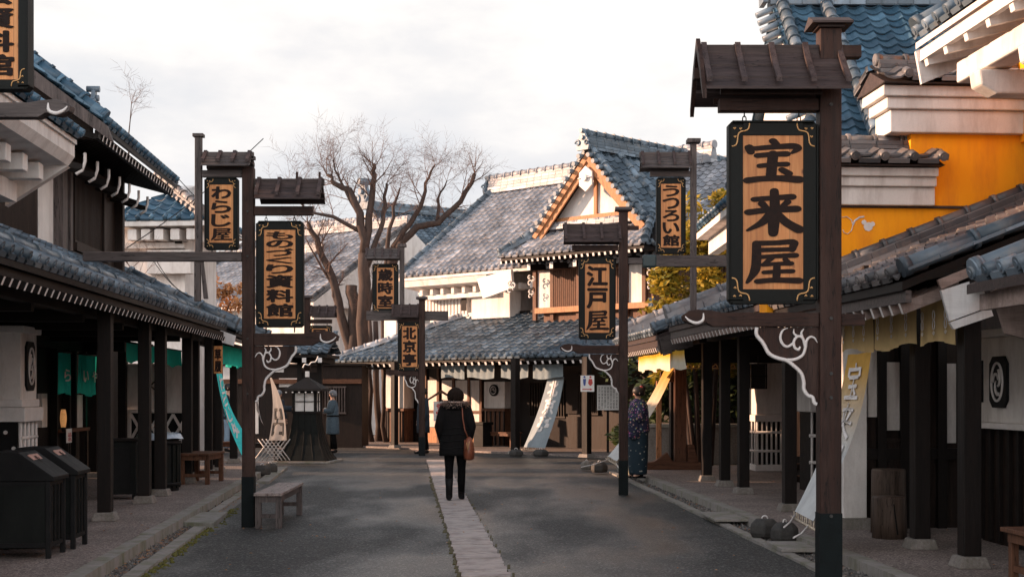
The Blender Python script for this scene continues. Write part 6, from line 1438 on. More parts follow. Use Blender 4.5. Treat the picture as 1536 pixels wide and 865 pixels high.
banner([(324, 556), (333, 556), (375, 664), (368, 690)], [24.2, 24.5, 22.6, 21.6], 'banner_cyan', 'bright cyan banner slanting down behind the left red-brown post', 'わらじ処', loops=4, ends=[((371, 690, 21.8), (380, 700, 21.4))])
banner([(1000, 548), (1013, 548), (926, 692), (911, 683)], [27.4, 27.0, 25.8, 26.4], 'banner_fade', 'yellow to white banner crossing behind the kimono woman', None, loops=5, ends=[((914, 688, 26), (872, 700, 25.4)), ((924, 694, 25.9), (932, 706, 25.4))])
banner([(405, 566), (407, 566), (431, 660), (402, 660)], [33.5, 33, 31.5, 31.8], 'banner_shaded', 'white banner darkened to grey for its shade, with dark brush marks, beside the lantern tower', '呂', tmat='black', tq=(.1, .8, .5, .98), pole=False, bold=.02)
banner([(384, 600), (386, 600), (396, 640), (384, 612)], [31, 31, 30.5, 30.6], 'banner_shaded', 'small white banner corner, darkened to grey for its shade, showing beside the left red-brown post bracket', None, pole=False)
# bamboo trellis below the pale banner
t = thing('bamboo_trellis', 'diamond lattice of pale bamboo at the left foot of the lantern tower', 'trellis', W(416, 0, 67).to_2d().to_3d()); o = t.location.copy(); m = MB()
for k in range(-3, 9):
    for sg in (-1, 1):
        pts = []
        for q in range(2):
            pass
        x0_, x1_ = (405 + k * 6, 405 + k * 6 + sg * 24)
        a = W(x0_, 658, 67) - o; b_ = W(x1_, 690, 67) - o
        if 385 < x0_ < 436 and 380 < x1_ < 440: m.tube([a, b_], .012, 4)
m.build('lattice', 'trim', t)
# curtains
def rw(px, py, x): y, z = RF.rayx(px, py, x); return RF.wor(x, y, 0), z
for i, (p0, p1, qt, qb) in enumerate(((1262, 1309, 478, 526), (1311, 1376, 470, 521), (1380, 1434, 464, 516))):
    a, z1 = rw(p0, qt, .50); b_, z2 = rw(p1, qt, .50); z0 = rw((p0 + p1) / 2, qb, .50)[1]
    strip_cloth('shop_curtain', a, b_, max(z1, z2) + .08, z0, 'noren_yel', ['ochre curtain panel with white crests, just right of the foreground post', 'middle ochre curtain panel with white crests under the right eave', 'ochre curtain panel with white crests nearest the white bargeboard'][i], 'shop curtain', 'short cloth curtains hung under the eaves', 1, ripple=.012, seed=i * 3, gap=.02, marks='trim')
a, z1 = rw(957, 532, .15); b_, z2 = rw(1026, 526, .15); z0 = rw(990, 555, .15)[1]
strip_cloth('shop_curtain', a, b_, (z1 + z2) / 2, z0, 'noren_far', 'sunlit yellow and white curtain above the kimono woman', 'shop curtain', 'short cloth curtains hung under the eaves', 1, ripple=.035, seed=2, gap=.02)
for i, (p0, p1) in enumerate(((661, 697), (700, 742), (751, 793), (799, 845))):
    x0, z1 = NF.rayy(p0, 546, -.45); x1, _ = NF.rayy(p1, 546, -.45); z0 = NF.rayy((p0 + p1) / 2, 567, -.45)[1]; a = NF.wor(x0, -.45); b_ = NF.wor(x1, -.45)
    strip_cloth('shop_curtain', a, b_, z1, z0, 'noren_grey', ['leftmost pale grey-blue curtain panel, above the woman in black', 'second pale grey-blue curtain panel from the left along the far eave', 'third pale grey-blue curtain panel along the far eave', 'rightmost pale grey-blue curtain panel, above the slanting grey banner'][i], 'shop curtain', 'short cloth curtains hung under the eaves', 1, ripple=.012, seed=i, gap=.02)
for i, (p0, p1, qt, qb, xx) in enumerate(((88, 106, 528, 592, -2.2), (118, 145, 532, 592, -2.2), (137, 149, 594, 646, -2.35), (190, 272, 520, 546, -1.2))):
    y0_, z1 = LF.rayx(p0, qt, xx); y1_, z2 = LF.rayx(p1, qt, xx); z0 = LF.rayx((p0 + p1) / 2, qb, xx)[1]; a = LF.wor(xx, y0_); b_ = LF.wor(xx, y1_)
    t = strip_cloth('shop_curtain', a, b_, min((z1 + z2) / 2, 2.5), z0, 'noren_teal', ['dim teal doorway curtain with one pale kana, nearest the plaster bay on the left', 'dim teal doorway curtain with two pale kana, left arcade', 'narrow teal cloth hanging low beside the left doorway', 'long dim teal curtain above the white crossed-lattice wall'][i], 'shop curtain', 'short cloth curtains hung under the eaves', 1, ripple=.02, seed=i, gap=.01)
    if i < 2:
        d = (b_ - a).normalized(); nr = Vector((d.y, -d.x, 0)); c = t.children[0]; mid = t.location; h = (min((z1 + z2) / 2, 2.5) - z0); L_ = (b_ - a).length
        tx = ['ら', 'いや'][i]
        for k, chx in enumerate(tx):
            u0 = (k + .2) / len(tx); u1 = (k + .8) / len(tx); f = lambda u, v: a + d * (L_ * u) + nr * .04 - Vector((mid.x, mid.y, 0)) + Vector((0, 0, h * v))
            letters('lettering', chx, f(u0, .3), f(u1, .3), f(u1, .62), f(u0, .62), nr, 'trim', c, bold=.03)

# =========================================================== street furniture
def frame_bench(label, c, rz, L, D, H, mat='brown_x', legw=.07, name='bench', group='plain wooden benches along the street', plank=3, lm='brown', stretch=True):
    t = thing(name, label, 'bench', c, rz, group); m = MB()
    for k in range(plank): w = D / plank; m.bb(-L / 2, L / 2, -D / 2 + w * k + .003, -D / 2 + w * (k + 1) - .003, H - .035, H)
    m.build('seat', mat, t, bevel=.004)
    m = MB(); m.bb(-L / 2 + .05, L / 2 - .05, -D / 2 + .03, -D / 2 + .06, H - .11, H - .037); m.bb(-L / 2 + .05, L / 2 - .05, D / 2 - .06, D / 2 - .03, H - .11, H - .037)
    for sx in (-1, 1): m.bb(sx * (L / 2 - .05) - .015, sx * (L / 2 - .05) + .015, -D / 2 + .062, D / 2 - .062, H - .11, H - .037)
    m.build('apron', lm, t)
    for sx in (-1, 1):
        for sy in (-1, 1): m = MB(); x = sx * (L / 2 - .09); y = sy * (D / 2 - .045 ); m.bb(x - legw / 2, x + legw / 2, y - legw / 2, y + legw / 2, 0, H - .037); m.build('leg', lm, t, bevel=.004)
        if stretch: m = MB(); m.bb(sx * (L / 2 - .09) - .018, sx * (L / 2 - .09) + .018, -D / 2 + .08, D / 2 - .08, .12, .17); m.build('stretcher', lm, t)
    return t
M['benchtop'] = wood('bench_top', (.16, .12, .11), (.34, .28, .26), 'y')
g_ = G(430, 775); 
frame_bench('worn bench with a pale sunlit seat in front of the left red-brown post', (-2.88, 17.65, 0), radians(91), 2.0, .33, .42, 'benchtop', plank=2, lm='grey_z')
g_ = G(303, 722, .115); frame_bench('low bench under the left arcade, just beyond the litter drum', (-5.1, 23.4, .115), radians(88), 1.1, .50, .50, 'brown_x')
g_ = G(352, 690, .1); frame_bench('small bench in the gloom behind the cyan banner', (-6.1, 30.8, .115), radians(10), .9, .35, .42, 'brown_x')
g_ = G(394, 690, .0); frame_bench('low bench at the foot of the pale grey banner', (-5.75, 32.4, 0), radians(10), .9, .35, .45, 'dark_x', lm='siding')
g_ = G(750, 672, .05); frame_bench('bench against the far shop wall, right of the round crest bay', NF.wor(NF.rayy(752, 670, 1.2)[0], 1.2, .05), NF.rz, 1.3, .4, .42, 'brown_x')
w = G(1500, 862, .10); frame_bench('bench cut off by the right edge, nearest the camera', (4.16, 10.38, .10), RF.rz, .66, 1.35, .46, 'brown_x', plank=5, legw=.06)
# litter bins, nearest left
def litter_bin(label, c, rz, w=.48, d=.46, h=.78):
    t = thing('litter_bin', label, 'bin', c, rz, 'black litter bins with sloping lids'); m = MB(); m.bb(-w / 2, w / 2, -d / 2, d / 2, .09, h); m.build('body', 'lacquer', t, bevel=.006)
    for sx in (-1, 1):
        for sy in (-1, 1): m = MB(); m.bb(sx * w / 2 - .022, sx * w / 2 + .022, sy * d / 2 - .022, sy * d / 2 + .022, 0, h + .01); m.build('leg', 'black', t, bevel=.004)
    m = MB()
    for z in (.10, h - .03): m.bb(-w / 2 - .012, w / 2 + .012, -d / 2 - .012, d / 2 + .012, z, z + .04)
    for k in range(4): x = w / 2 + .006; y = -d / 2 + d * (k + .5) / 4; m.bb(x, x + .012, y - .012, y + .012, .14, h - .032)
    m.build('rail', 'black', t)
    m = MB(); m.prism([(-w / 2 - .03, h + .012), (w / 2 + .05, h + .012), (w / 2 + .05, h + .05), (.05, h + .27), (-w / 2 + .10, h + .27), (-w / 2 - .03, h + .16)], -d / 2 - .03, d / 2 + .03); o = m.build('lid', 'black', t, bevel=.006)
    nx, nz = .22, .28; L_ = sqrt(nx * nx + nz * nz); 
    m = MB(); a = Vector((w / 2 - .05, 0, h + .092)); b_ = Vector((.10, 0, h + .241)); m.bar(a, b_, d * .62, .008, up=(0.6, 0, .8)); p = m.build('notice_plate', 'plate', o)
    dn = (b_ - a).normalized(); nn = Vector((.22, 0, .45)).normalized(); f = lambda u, v: a.lerp(b_, v) + Vector((0, (u - .5) * d * .5, 0)); n_ = Vector((dn.z, 0, -dn.x)); n_ = n_ if n_.z > 0 else -n_
    letters('lettering', 'もえる', f(.3, .1), f(.7, .1), f(.7, .9), f(.3, .9), n_, 'ink', p, bold=.04, off=.007)
    return t
M['plate'] = surf('bin_notice', (.33, .17, .13), (.45, .25, .2), 10, rough=.6, bmp=0)
w = LF.loc(G(85, 835, .115)); print('bin', w)
litter_bin('nearer black slatted litter bin with a sloping lid at the lower left', (-4.47, 12.95, .115), LF.rz, w=.62, d=.50, h=.68)
litter_bin('second litter bin standing just behind the lower-left one', (-4.48, 13.68, .115), LF.rz, w=.62, d=.46, h=.69)
t = thing('cabinet', 'small black cabinet between the first two left arcade posts', 'cabinet', LF.wor(-.78, 8.3, .115), LF.rz + .1); m = MB(); m.bb(-.22, .22, -.2, .2, .07, .80); m.build('body', 'lacquer', t, bevel=.006); m = MB(); m.bb(-.27, .27, -.24, .24, .802, .84); m.build('top', 'dark_x', t, bevel=.006); m = MB(); m.bb(-.15, .15, -.215, -.202, .15, .72); m.build('door', 'black', t)
for sx in (-1, 1):
    for sy in (-1, 1): m = MB(); m.bb(sx * .19 - .025, sx * .19 + .025, sy * .17 - .025, sy * .17 + .025, 0, .07); m.build('leg', 'black', t)
for i, (xx, yy) in enumerate(((-.55, 9.9),)):
    t = thing('litter_drum', 'black slatted drum with a crumpled plastic sheet on top, behind the left arcade posts', 'drum', LF.wor(xx, yy, .115), LF.rz); m = MB()
    m.tube([(0, 0, 0), (0, 0, .78)], .29, 20, smooth=False); m.build('body', 'black', t); m = MB()
    for k in range(20): a = k / 20 * 2 * pi; m.box((cos(a) * .30, sin(a) * .30, .40), (.025, .06, .70), 0, a)
    m.build('slat', 'lacquer', t); m = MB()
    for z in (.08, .70): m.tube([(0, 0, z), (0, 0, z + .05)], .325, 20)
    m.build('hoop', 'black', t); m = MB(); rnd = random.Random(2); vs = []
    for j in range(9):
        for k in range(24): a = k / 24 * 2 * pi; r = .36 * j / 8; vs.append((cos(a) * r, sin(a) * r, .86 + .05 * noise.noise(Vector((cos(a) * r * 9, sin(a) * r * 9, 3))) - (.08 if j == 8 else 0)))
    m.add(vs, [(j * 24 + k, j * 24 + (k + 1) % 24, (j + 1) * 24 + (k + 1) % 24, (j + 1) * 24 + k) for j in range(8) for k in range(24)], 0, True); m.build('plastic_sheet', 'plastic', t)
# plaster bay with crest far left
xb = -1.55; ya0 = LF.rayx(31, 600, xb)[0]; ya1 = LF.rayx(55, 600, xb)[0]; z_t = LF.rayx(40, 492, xb)[1]; z_m = LF.rayx(40, 634, xb)[1]
t = thing('plaster_counter', 'white plaster counter bay with an oval crest and barred foot, at the left edge', 'shop counter', LF.wor(xb, ya0, 0), LF.rz); dd = ya1 - ya0
m = MB(); m.bb(-1.0, 0, 0, dd, z_m + .28, z_t); m.build('wall', 'white', t, bevel=.01)
for nm_, o_, za_, zb_ in (('cornice', .05, z_t - .07, z_t + .02), ('moulding', .03, z_m + .203, z_m + .30), ('counter_top', .07, z_m + .02, z_m + .20), ('rail', .022, .80, .87)): m = MB(); m.bb(-1.0 - o_, o_, -o_, dd + o_, za_, zb_); m.build(nm_, 'trim', t, bevel=.012)
m = MB(); m.bb(-.95, -.06, .06, dd - .06, .115, z_m + .03); m.build('core', 'black', t)
m = MB()
for k in range(5): y = .02 + (dd - .04) * k / 4; m.tube([(-.01, y, .12), (-.01, y, z_m + .02)], .026, 6)
for k in range(5): m.tube([(-.0, 0, .35 + k * .17), (-.0, dd, .35 + k * .17)], .024, 6)
m.build('lattice', 'trim', t); m = MB()
for i in range(3):
    for j in range(5): m.tube([(-.2 - i * .3 + (j % 2) * .1, .07, .3 + j * .2), (-.2 - i * .3 + (j % 2) * .1, .04, .3 + j * .2)], .025, 8)
m.build('stud', 'trim', t); crest(t, (.0, dd * .5, (z_t + z_m) / 2 + .12), (0, 1, 0), (1, 0, 0), dd * .52, .62)
# small things by the left doorway
y_, z_ = LF.rayx(104, 653, -2.1); t = thing('paper_notice', 'small cream paper notice with red print below the amber glow on the left', 'notice', LF.wor(-2.1, y_, 0), LF.rz); m = MB(); m.bb(-.01, .0, -.16, .16, z_ - .11, z_ + .11); o = m.build('paper', 'paper', t); letters('lettering', '品名', (.0, -.12, z_ - .09), (.0, .12, z_ - .09), (.0, .12, z_ + .05), (.0, -.12, z_ + .05), (1, 0, 0), 'red', o, bold=.02)
m = MB(); m.bb(-.03, -.012, -.03, .03, 0.115, z_ - .11); m.build('stand', 'dark', t)
y_, z_ = LF.rayx(95, 627, -2.2); t = thing('sun_glint', 'small amber shape with added glow, for a golden sunlit reflection on the left arcade counter', 'glow', LF.wor(-2.2, y_, .98), LF.rz); m = MB(); m.loft([(z_ - .98 - .14 + k * .04, .035 + .018 * sin(k / 7 * pi), .035 + .018 * sin(k / 7 * pi), 0, 0) for k in range(8)], 12); m.build('shade', 'glintglow', t); m = MB(); m.tube([(0, 0, 0), (0, 0, z_ - 1.12)], .03, 8); m.build('base', 'black', t)
# white wall with crossed lattice, far end of left arcade
D2 = F / 27.6 * 1.0
t = thing('lattice_wall', 'white plaster screen wall with crossed white lattice over black, deep in the left arcade', 'wall', (W(195, 0, F / 27.5).x, 27.5, .115)); s = F / 27.5; X = lambda p: (p - 195) / s; Z = lambda q: EH + (HY - q) / s - .115
m = MB(); m.bb(X(190), X(276), .0, .15, Z(617), Z(545)); m.bb(X(190), X(197), -.03, .15, 0, Z(617)); m.bb(X(190), X(276), -.03, -.003, Z(619), Z(613)); m.build('wall', 'white', t, bevel=.006)
m = MB(); m.bb(X(197), X(276), .01, .14, 0, Z(617)); m.build('back', 'black', t); m = MB()
for k in range(4): x0_, x1_ = X(197 + k * 21), X(197 + (k + 1) * 21); m.bar((x0_, -.01, Z(658)), (x1_, -.01, Z(621)), .05, .03, up=(0, -1, 0)); m.bar((x0_, -.025, Z(621)), (x1_, -.025, Z(658)), .05, .03, up=(0, -1, 0))
m.bb(X(197), X(276), -.03, .0, Z(664), Z(659)); m.build('crossed_bars', 'trim', t)
q = MB(); c = (X(238), Z(578)); q.tube([(c[0] - .16, -.01, c[1]), (c[0], -.01, c[1] + .14), (c[0] + .16, -.01, c[1]), (c[0], -.01, c[1] - .14), (c[0] - .16, -.01, c[1])], .016, 5); q.build('diamond_mark', 'black', t)
# orange plaque under far-left eave
y_, z_ = LF.rayx(327, 537, -.2); s = 90; c = W(327, 560, s); t = thing('shop_plaque', 'small orange wooden plaque under the end of the left arcade eave', 'sign', c); m = MB(); m.bb(-.07, .07, 0, .03, 0, .46); o = m.build('panel', 'signwood', t); letters('lettering', '草履', (-.06, 0, .02), (.06, 0, .02), (.06, 0, .42), (-.06, 0, .42), (0, -1, 0), 'ink', o, bold=.05)
# post stones
def cut_stone(label, c, w, h, rz=0, band=True, group='dark cut stones that hold the banner ropes', mat='darkstone'):
    t = thing('anchor_stone', label, 'stone', c, rz, group); m = MB(); r = [(0, w * .42), (h * .25, w * .5), (h * .7, w * .48), (h, w * .30)]
    n = 6; vs = []
    for z, q in r:
        for k in range(n): a = k / n * 2 * pi + .3; vs.append((cos(a) * q * 1.1, sin(a) * q * .9, z))
    m.add(vs, [(j * n + k, j * n + (k + 1) % n, (j + 1) * n + (k + 1) % n, (j + 1) * n + k) for j in range(3) for k in range(n)] + [tuple(range(3 * n, 4 * n)), tuple(range(n - 1, -1, -1))]); m.build('stone', mat, t, bevel=.015)
    if band: m = MB(); m.tube([(cos(k / 16 * 2 * pi) * w * .1, 0, h + sin(k / 16 * 2 * pi) * w * .1) for k in range(0, 9)], .008, 6); m.build('rope_loop', 'trim', t)
for lab, px, py, w_, h_ in (('faceted dark stone on the right kerb, the one nearer the tall post', 1177, 813, .32, .21), ('faceted dark stone on the right kerb, left of its twin', 1147, 805, .33, .20), ('dark stone at the kerb left of the middle right post, with a white rope', 899, 708, .34, .20),
    ('sunlit stone at the kerb, leftmost of the pair left of the middle post', 880, 704, .26, .18), ('stone holding the left rope of the grey banner', 774, 684, .36, .17), ('stone holding the right rope of the grey banner', 811, 684, .40, .17),
    ('mossy stone at the kerb just right of the left red-brown post', 393, 713, .34, .20), ('second stone behind it at the kerb, right of the left red-brown post', 405, 709, .30, .19)):
    z = .03; g_ = G(px, py, z); cut_stone(lab, g_, w_, h_, random.uniform(0, 1), mat='stone' if 'sunlit' in lab else 'darkstone')  # stone labelled sunlit gets a paler material, sunlight put into its colour
g_ = G(1085, 776, .05); t = thing('gutter_board', 'pale board laid over the right gutter', 'board', g_, radians(92)); m = MB(); m.bb(-.55, .55, -.20, .20, 0, .03); m.build('board', 'kerb', t, bevel=.006)
g_ = G(1190, 822, .03); t = thing('gutter_board', 'flat slab over the right gutter beside the twin dark stones', 'board', g_, radians(92)); m = MB(); m.bb(-.35, .35, -.20, .20, 0, .04); m.build('board', 'kerb', t, bevel=.006)
M['log'] = wood('old_log', (.035, .024, .018), (.13, .09, .07))
# log stools
g_ = G(1334, 806, .10); t = thing('log_stool', 'shorter upright log, the front one of two beside the right arcade post', 'log', g_, 0, 'upright logs in the right arcade'); m = MB(); m.loft([(0, .175, .17, 0, 0), (.2, .168, .165, 0, 0), (.41, .17, .165, 0, 0), (.43, .16, .155, 0, 0)], 20, wob=.10); m.build('log', 'log', t); m = MB(); m.bar((.0, -.168, .36), (.04, -.168, .05), .012, .012); m.build('crack', 'black', t)
g_ = Vector((4.04, 15.25, .10)); t = thing('log_stool', 'second upright log standing behind the front one, taller against the white pillar', 'log', g_, 0, 'upright logs in the right arcade'); m = MB(); m.loft([(0, .19, .19, 0, 0), (.45, .18, .18, 0, 0), (.66, .18, .18, 0, 0), (.68, .17, .17, 0, 0)], 20, wob=.10, seed=4); m.build('log', 'log', t)
# yellow hanging cloth, barrel, black lantern behind the big post
c = W(1206, 650, 88); t = thing('hanging_cloth', 'small bright yellow cloth glowing between the arcade posts', 'cloth', c); m = MB(); m.bb(-.07, .07, 0, .008, 0, .52); m.build('cloth', M['orange'], t); m = MB(); m.tube([(-.1, 0, .53), (.1, 0, .53)], .01, 6); m.build('rod', 'dark_x', t)
g_ = G(1200, 722, .1); t = thing('barrel_stack', 'dark stacked wooden tubs below the yellow cloth', 'tub', g_); m = MB(); m.loft([(0, .16, .16, 0, 0), (.2, .18, .18, 0, 0)], 14); m.loft([(.205, .17, .17, 0, 0), (.42, .18, .18, 0, 0)], 14); m.build('tub', 'siding', t); m = MB(); m.tube([(0, 0, .10), (0, 0, .12)], .182, 14); m.tube([(0, 0, .30), (0, 0, .32)], .182, 14); m.build('hoop', 'brown', t)
c = W(1137, 583, 82); t = thing('hanging_lantern', 'black framed lantern hanging above the white lattice counter', 'lantern', c); m = MB(); w_ = .13
for sx in (-1, 1):
    for sy in (-1, 1): m.bb(sx * w_ - .012, sx * w_ + .012, sy * w_ - .012, sy * w_ + .012, 0, .45)
for z in (0, .22, .44): m.bb(-w_ - .014, w_ + .014, -w_ - .014, w_ + .014, z, z + .02)
m.build('frame', 'black', t); m = MB(); m.bb(-w_ + .015, w_ - .015, -w_ + .015, w_ - .015, .021, .438); m.build('panes', 'shade', t); m = MB(); m.tube([(0, 0, .46), (0, 0, .62)], .008, 6); m.build('hook', 'iron', t)
# post stand with sunlit red in its wood colour and wheel base right of the kimono woman
c = W(992, 700, 77); c.z = .1; t = thing('well_frame', 'red-brown timber frame on heavy chocks, right of the kimono woman', 'timber frame', c); m = MB(); m.bb(-.10, .0, -.05, .05, 0, 1.72); m.build('post', 'orangewood', t, bevel=.01); m = MB(); m.bb(.25, .48, -.1, .1, 0, 2.2); m.build('post', 'brown', t, bevel=.01)
m = MB(); m.prism([(-.45, 0), (.95, 0), (.95, .10), (.70, .14), (.62, .48), (.5, .48), (.5, .16), (.2, .16), (.1, .34), (-.15, .16), (-.38, .12)], -.16, .16); m.build('base', 'brown_x', t, bevel=.01); m = MB(); m.bb(-.02, .26, -.06, .06, 1.70, 1.9); m.build('rail', 'brown_x', t)
# signs on posts: toilet sign, notice boards
c = W(881, 587, 63.5); t = thing('toilet_sign', 'white restroom sign with a blue man, a red woman and a red arrow', 'sign', (c.x, c.y - .05, c.z)); h = .38; m = MB(); m.bb(-.16, .16, 0, .02, 0, h); o = m.build('plate', 'paper', t)
for sx, mt in ((-1, 'blue'), (1, 'red')):
    m = MB(); x = sx * .07; m.tube([(x, -.003, .345), (x, -.006, .345)], .026, 12); pl = [(x - .035, .30), (x + .035, .30), (x + (.03 if sx < 0 else .055), .20), (x + .016, .14), (x - .016, .14), (x - (.03 if sx < 0 else .055), .20)]; m.prism(pl, -.006, -.003); m.build('figure', mt, o)
m = MB(); m.bb(-.12, .06, -.006, -.003, .045, .065); m.prism([(.06, .03), (.12, .055), (.06, .08)], -.006, -.003); m.build('arrow', 'red', o)
c = W(914, 615, 59); t = thing('notice_board', 'white notice sheet with columns of small writing left of the middle right post', 'notice', (c.x, c.y + .5, c.z)); m = MB(); m.bb(-.28, .28, 0, .03, 0, .64); o = m.build('sheet', 'paper', t)
for k in range(7): letters('lettering', '江戸村御案内図'[k:] + '江戸村御案内図'[:k], (-.25 + k * .075, 0, .03), (-.20 + k * .075, 0, .03), (-.20 + k * .075, 0, .6), (-.25 + k * .075, 0, .6), (0, -1, 0), 'ink', o, bold=0)
m = MB(); m.bb(-.03, .03, .035, .08, -1.15, .0); m.build('stand', 'dark', t)
c = W(664, 612, 52); t = thing('roofed_notice', 'small roofed notice board with red print, behind the hooded woman', 'notice board', (c.x, c.y - .8, c.z - .35)); m = MB(); m.prism([(-.42, .55), (0, .80), (.42, .55), (.42, .60), (0, .88), (-.42, .60)], -.12, .12); m.build('roof', 'brown', t); m = MB(); m.bb(-.22, .22, 0, .03, 0, .55); o = m.build('panel', 'paper', t); letters('lettering', '御品書', (-.16, 0, .04), (.16, 0, .04), (.16, 0, .5), (-.16, 0, .5), (0, -1, 0), 'red', o, bold=.03); m = MB(); m.bb(-.04, .04, .035, .1, -1.3, .6); m.build('stand', 'dark', t)
g_ = NF.wor(NF.rayy(724, 665, .9)[0], .9, .05); t = thing('dark_bin', 'small dark box bin right of the woman in black, by the far wall', 'bin', g_, NF.rz); m = MB(); m.bb(-.2, .2, -.18, .18, 0, .62); m.build('body', 'black', t, bevel=.01); m = MB(); m.bb(-.23, .23, -.21, .21, .622, .70); m.build('lid', 'lacquer', t, bevel=.01)
# lantern tower
c = G(461, 693); t = thing('lantern_tower', 'black timber lantern tower with a flared skirt, papered windows and a small roof', 'lantern', c, radians(-6))
m = MB(); prof = [(0.05, .56), (.18, .48), (.40, .385), (.65, .32), (.95, .27), (1.12, .255)]
n = 4; vs = []
for z, r in prof:
    for k in range(4): a = pi / 4 + k * pi / 2; vs.append((cos(a) * r * 1.414, sin(a) * r * 1.414, z))
m.add(vs, [(j * 4 + k, j * 4 + (k + 1) % 4, (j + 1) * 4 + (k + 1) % 4, (j + 1) * 4 + k) for j in range(len(prof) - 1) for k in range(4)] + [(3, 2, 1, 0), (20, 21, 22, 23)]); m.build('skirt', 'lacquer', t)
m = MB()
for k in range(4):
    for f in (-1, -.5, 0, .5, 1):
        ca, sa = cos(k * pi / 2), sin(k * pi / 2); pts = [((r + .004) * ca - f * r * sa, (r + .004) * sa + f * r * ca, z) for z, r in prof]
        m.tube(pts, .004, 4)
m.build('seam', 'black', t)
m = MB(); m.bb(-.68, .68, -.68, .68, 0, .05); m.build('plinth', 'kerb', t, bevel=.01)
m = MB()
for sx in (-1, 1):
    for sy in (-1, 1): m.bb(sx * .25 - .03, sx * .25 + .03, sy * .25 - .03, sy * .25 + .03, 1.12, 1.62)
for z in (1.12, 1.58): m.bb(-.285, .285, -.285, .285, z, z + .05)
for k in range(4): ca, sa = cos(k * pi / 2), sin(k * pi / 2); m.box((ca * .262, sa * .262, 1.375), (.02, .018, .42), 0, k * pi / 2); m.box((ca * .262, sa * .262, 1.39), (.02, .44, .018), 0, k * pi / 2)
m.build('lantern_box', 'black', t); m = MB(); m.bb(-.245, .245, -.245, .245, 1.171, 1.579); m.build('paper_window', 'paper', t)
m = MB(); vs = []
for z, r in ((1.63, .52), (1.68, .50), (1.80, .28), (1.93, .05), (1.95, .04)):
    for k in range(4): a = pi / 4 + k * pi / 2; vs.append((cos(a) * r * 1.2, sin(a) * r * 1.2, z))
m.add(vs, [(j * 4 + k, j * 4 + (k + 1) % 4, (j + 1) * 4 + (k + 1) % 4, (j + 1) * 4 + k) for j in range(4) for k in range(4)] + [(3, 2, 1, 0), (16, 17, 18, 19)]); m.build('roof', 'black', t)
m = MB()
for k in range(6): m.tube([(-.38 + k * .15, -.40, 1.60), (-.38 + k * .15, -.46, 1.60)], .017, 6)
m.build('rafter_tip', 'paper', t); m = MB(); m.bb(-.04, .04, -.04, .04, 1.95, 2.08); m.curve([(-.1, -.02, 2.16), (-.05, -.02, 2.24), (.04, -.02, 2.22), (.10, -.02, 2.28), (.2, -.02, 2.30), (.26, -.02, 2.42)], .015, 5); m.build('finial', 'paper', t)
c = G(462, 687, 0)

# =========================================================== people
def skin_body(name, nodes, edges, mat, parent, sub=1):
    me = bpy.data.meshes.new(name); keys = list(nodes); idx = {k: i for i, k in enumerate(keys)}
    me.from_pydata([nodes[k][0] for k in keys], [(idx[a], idx[b]) for a, b in edges], [])
    o = bpy.data.objects.new(name, me); COL.objects.link(o)
    o.modifiers.new('s', 'SKIN'); ss = o.modifiers.new('u', 'SUBSURF'); ss.levels = sub; ss.render_levels = sub
    for k, v in zip(keys, me.skin_vertices[0].data):
        r = nodes[k][1]; v.radius = r if isinstance(r, tuple) else (r, r)
    me.skin_vertices[0].data[idx['pelvis']].use_root = True
    ev = bpy.data.meshes.new_from_object(o.evaluated_get(bpy.context.evaluated_depsgraph_get())); bpy.data.objects.remove(o)
    ev.materials.clear(); ev.materials.append(M[mat]); ev.polygons.foreach_set('use_smooth', [True] * len(ev.polygons))
    b = bpy.data.objects.new(name, ev); COL.objects.link(b); b.parent = parent; return b
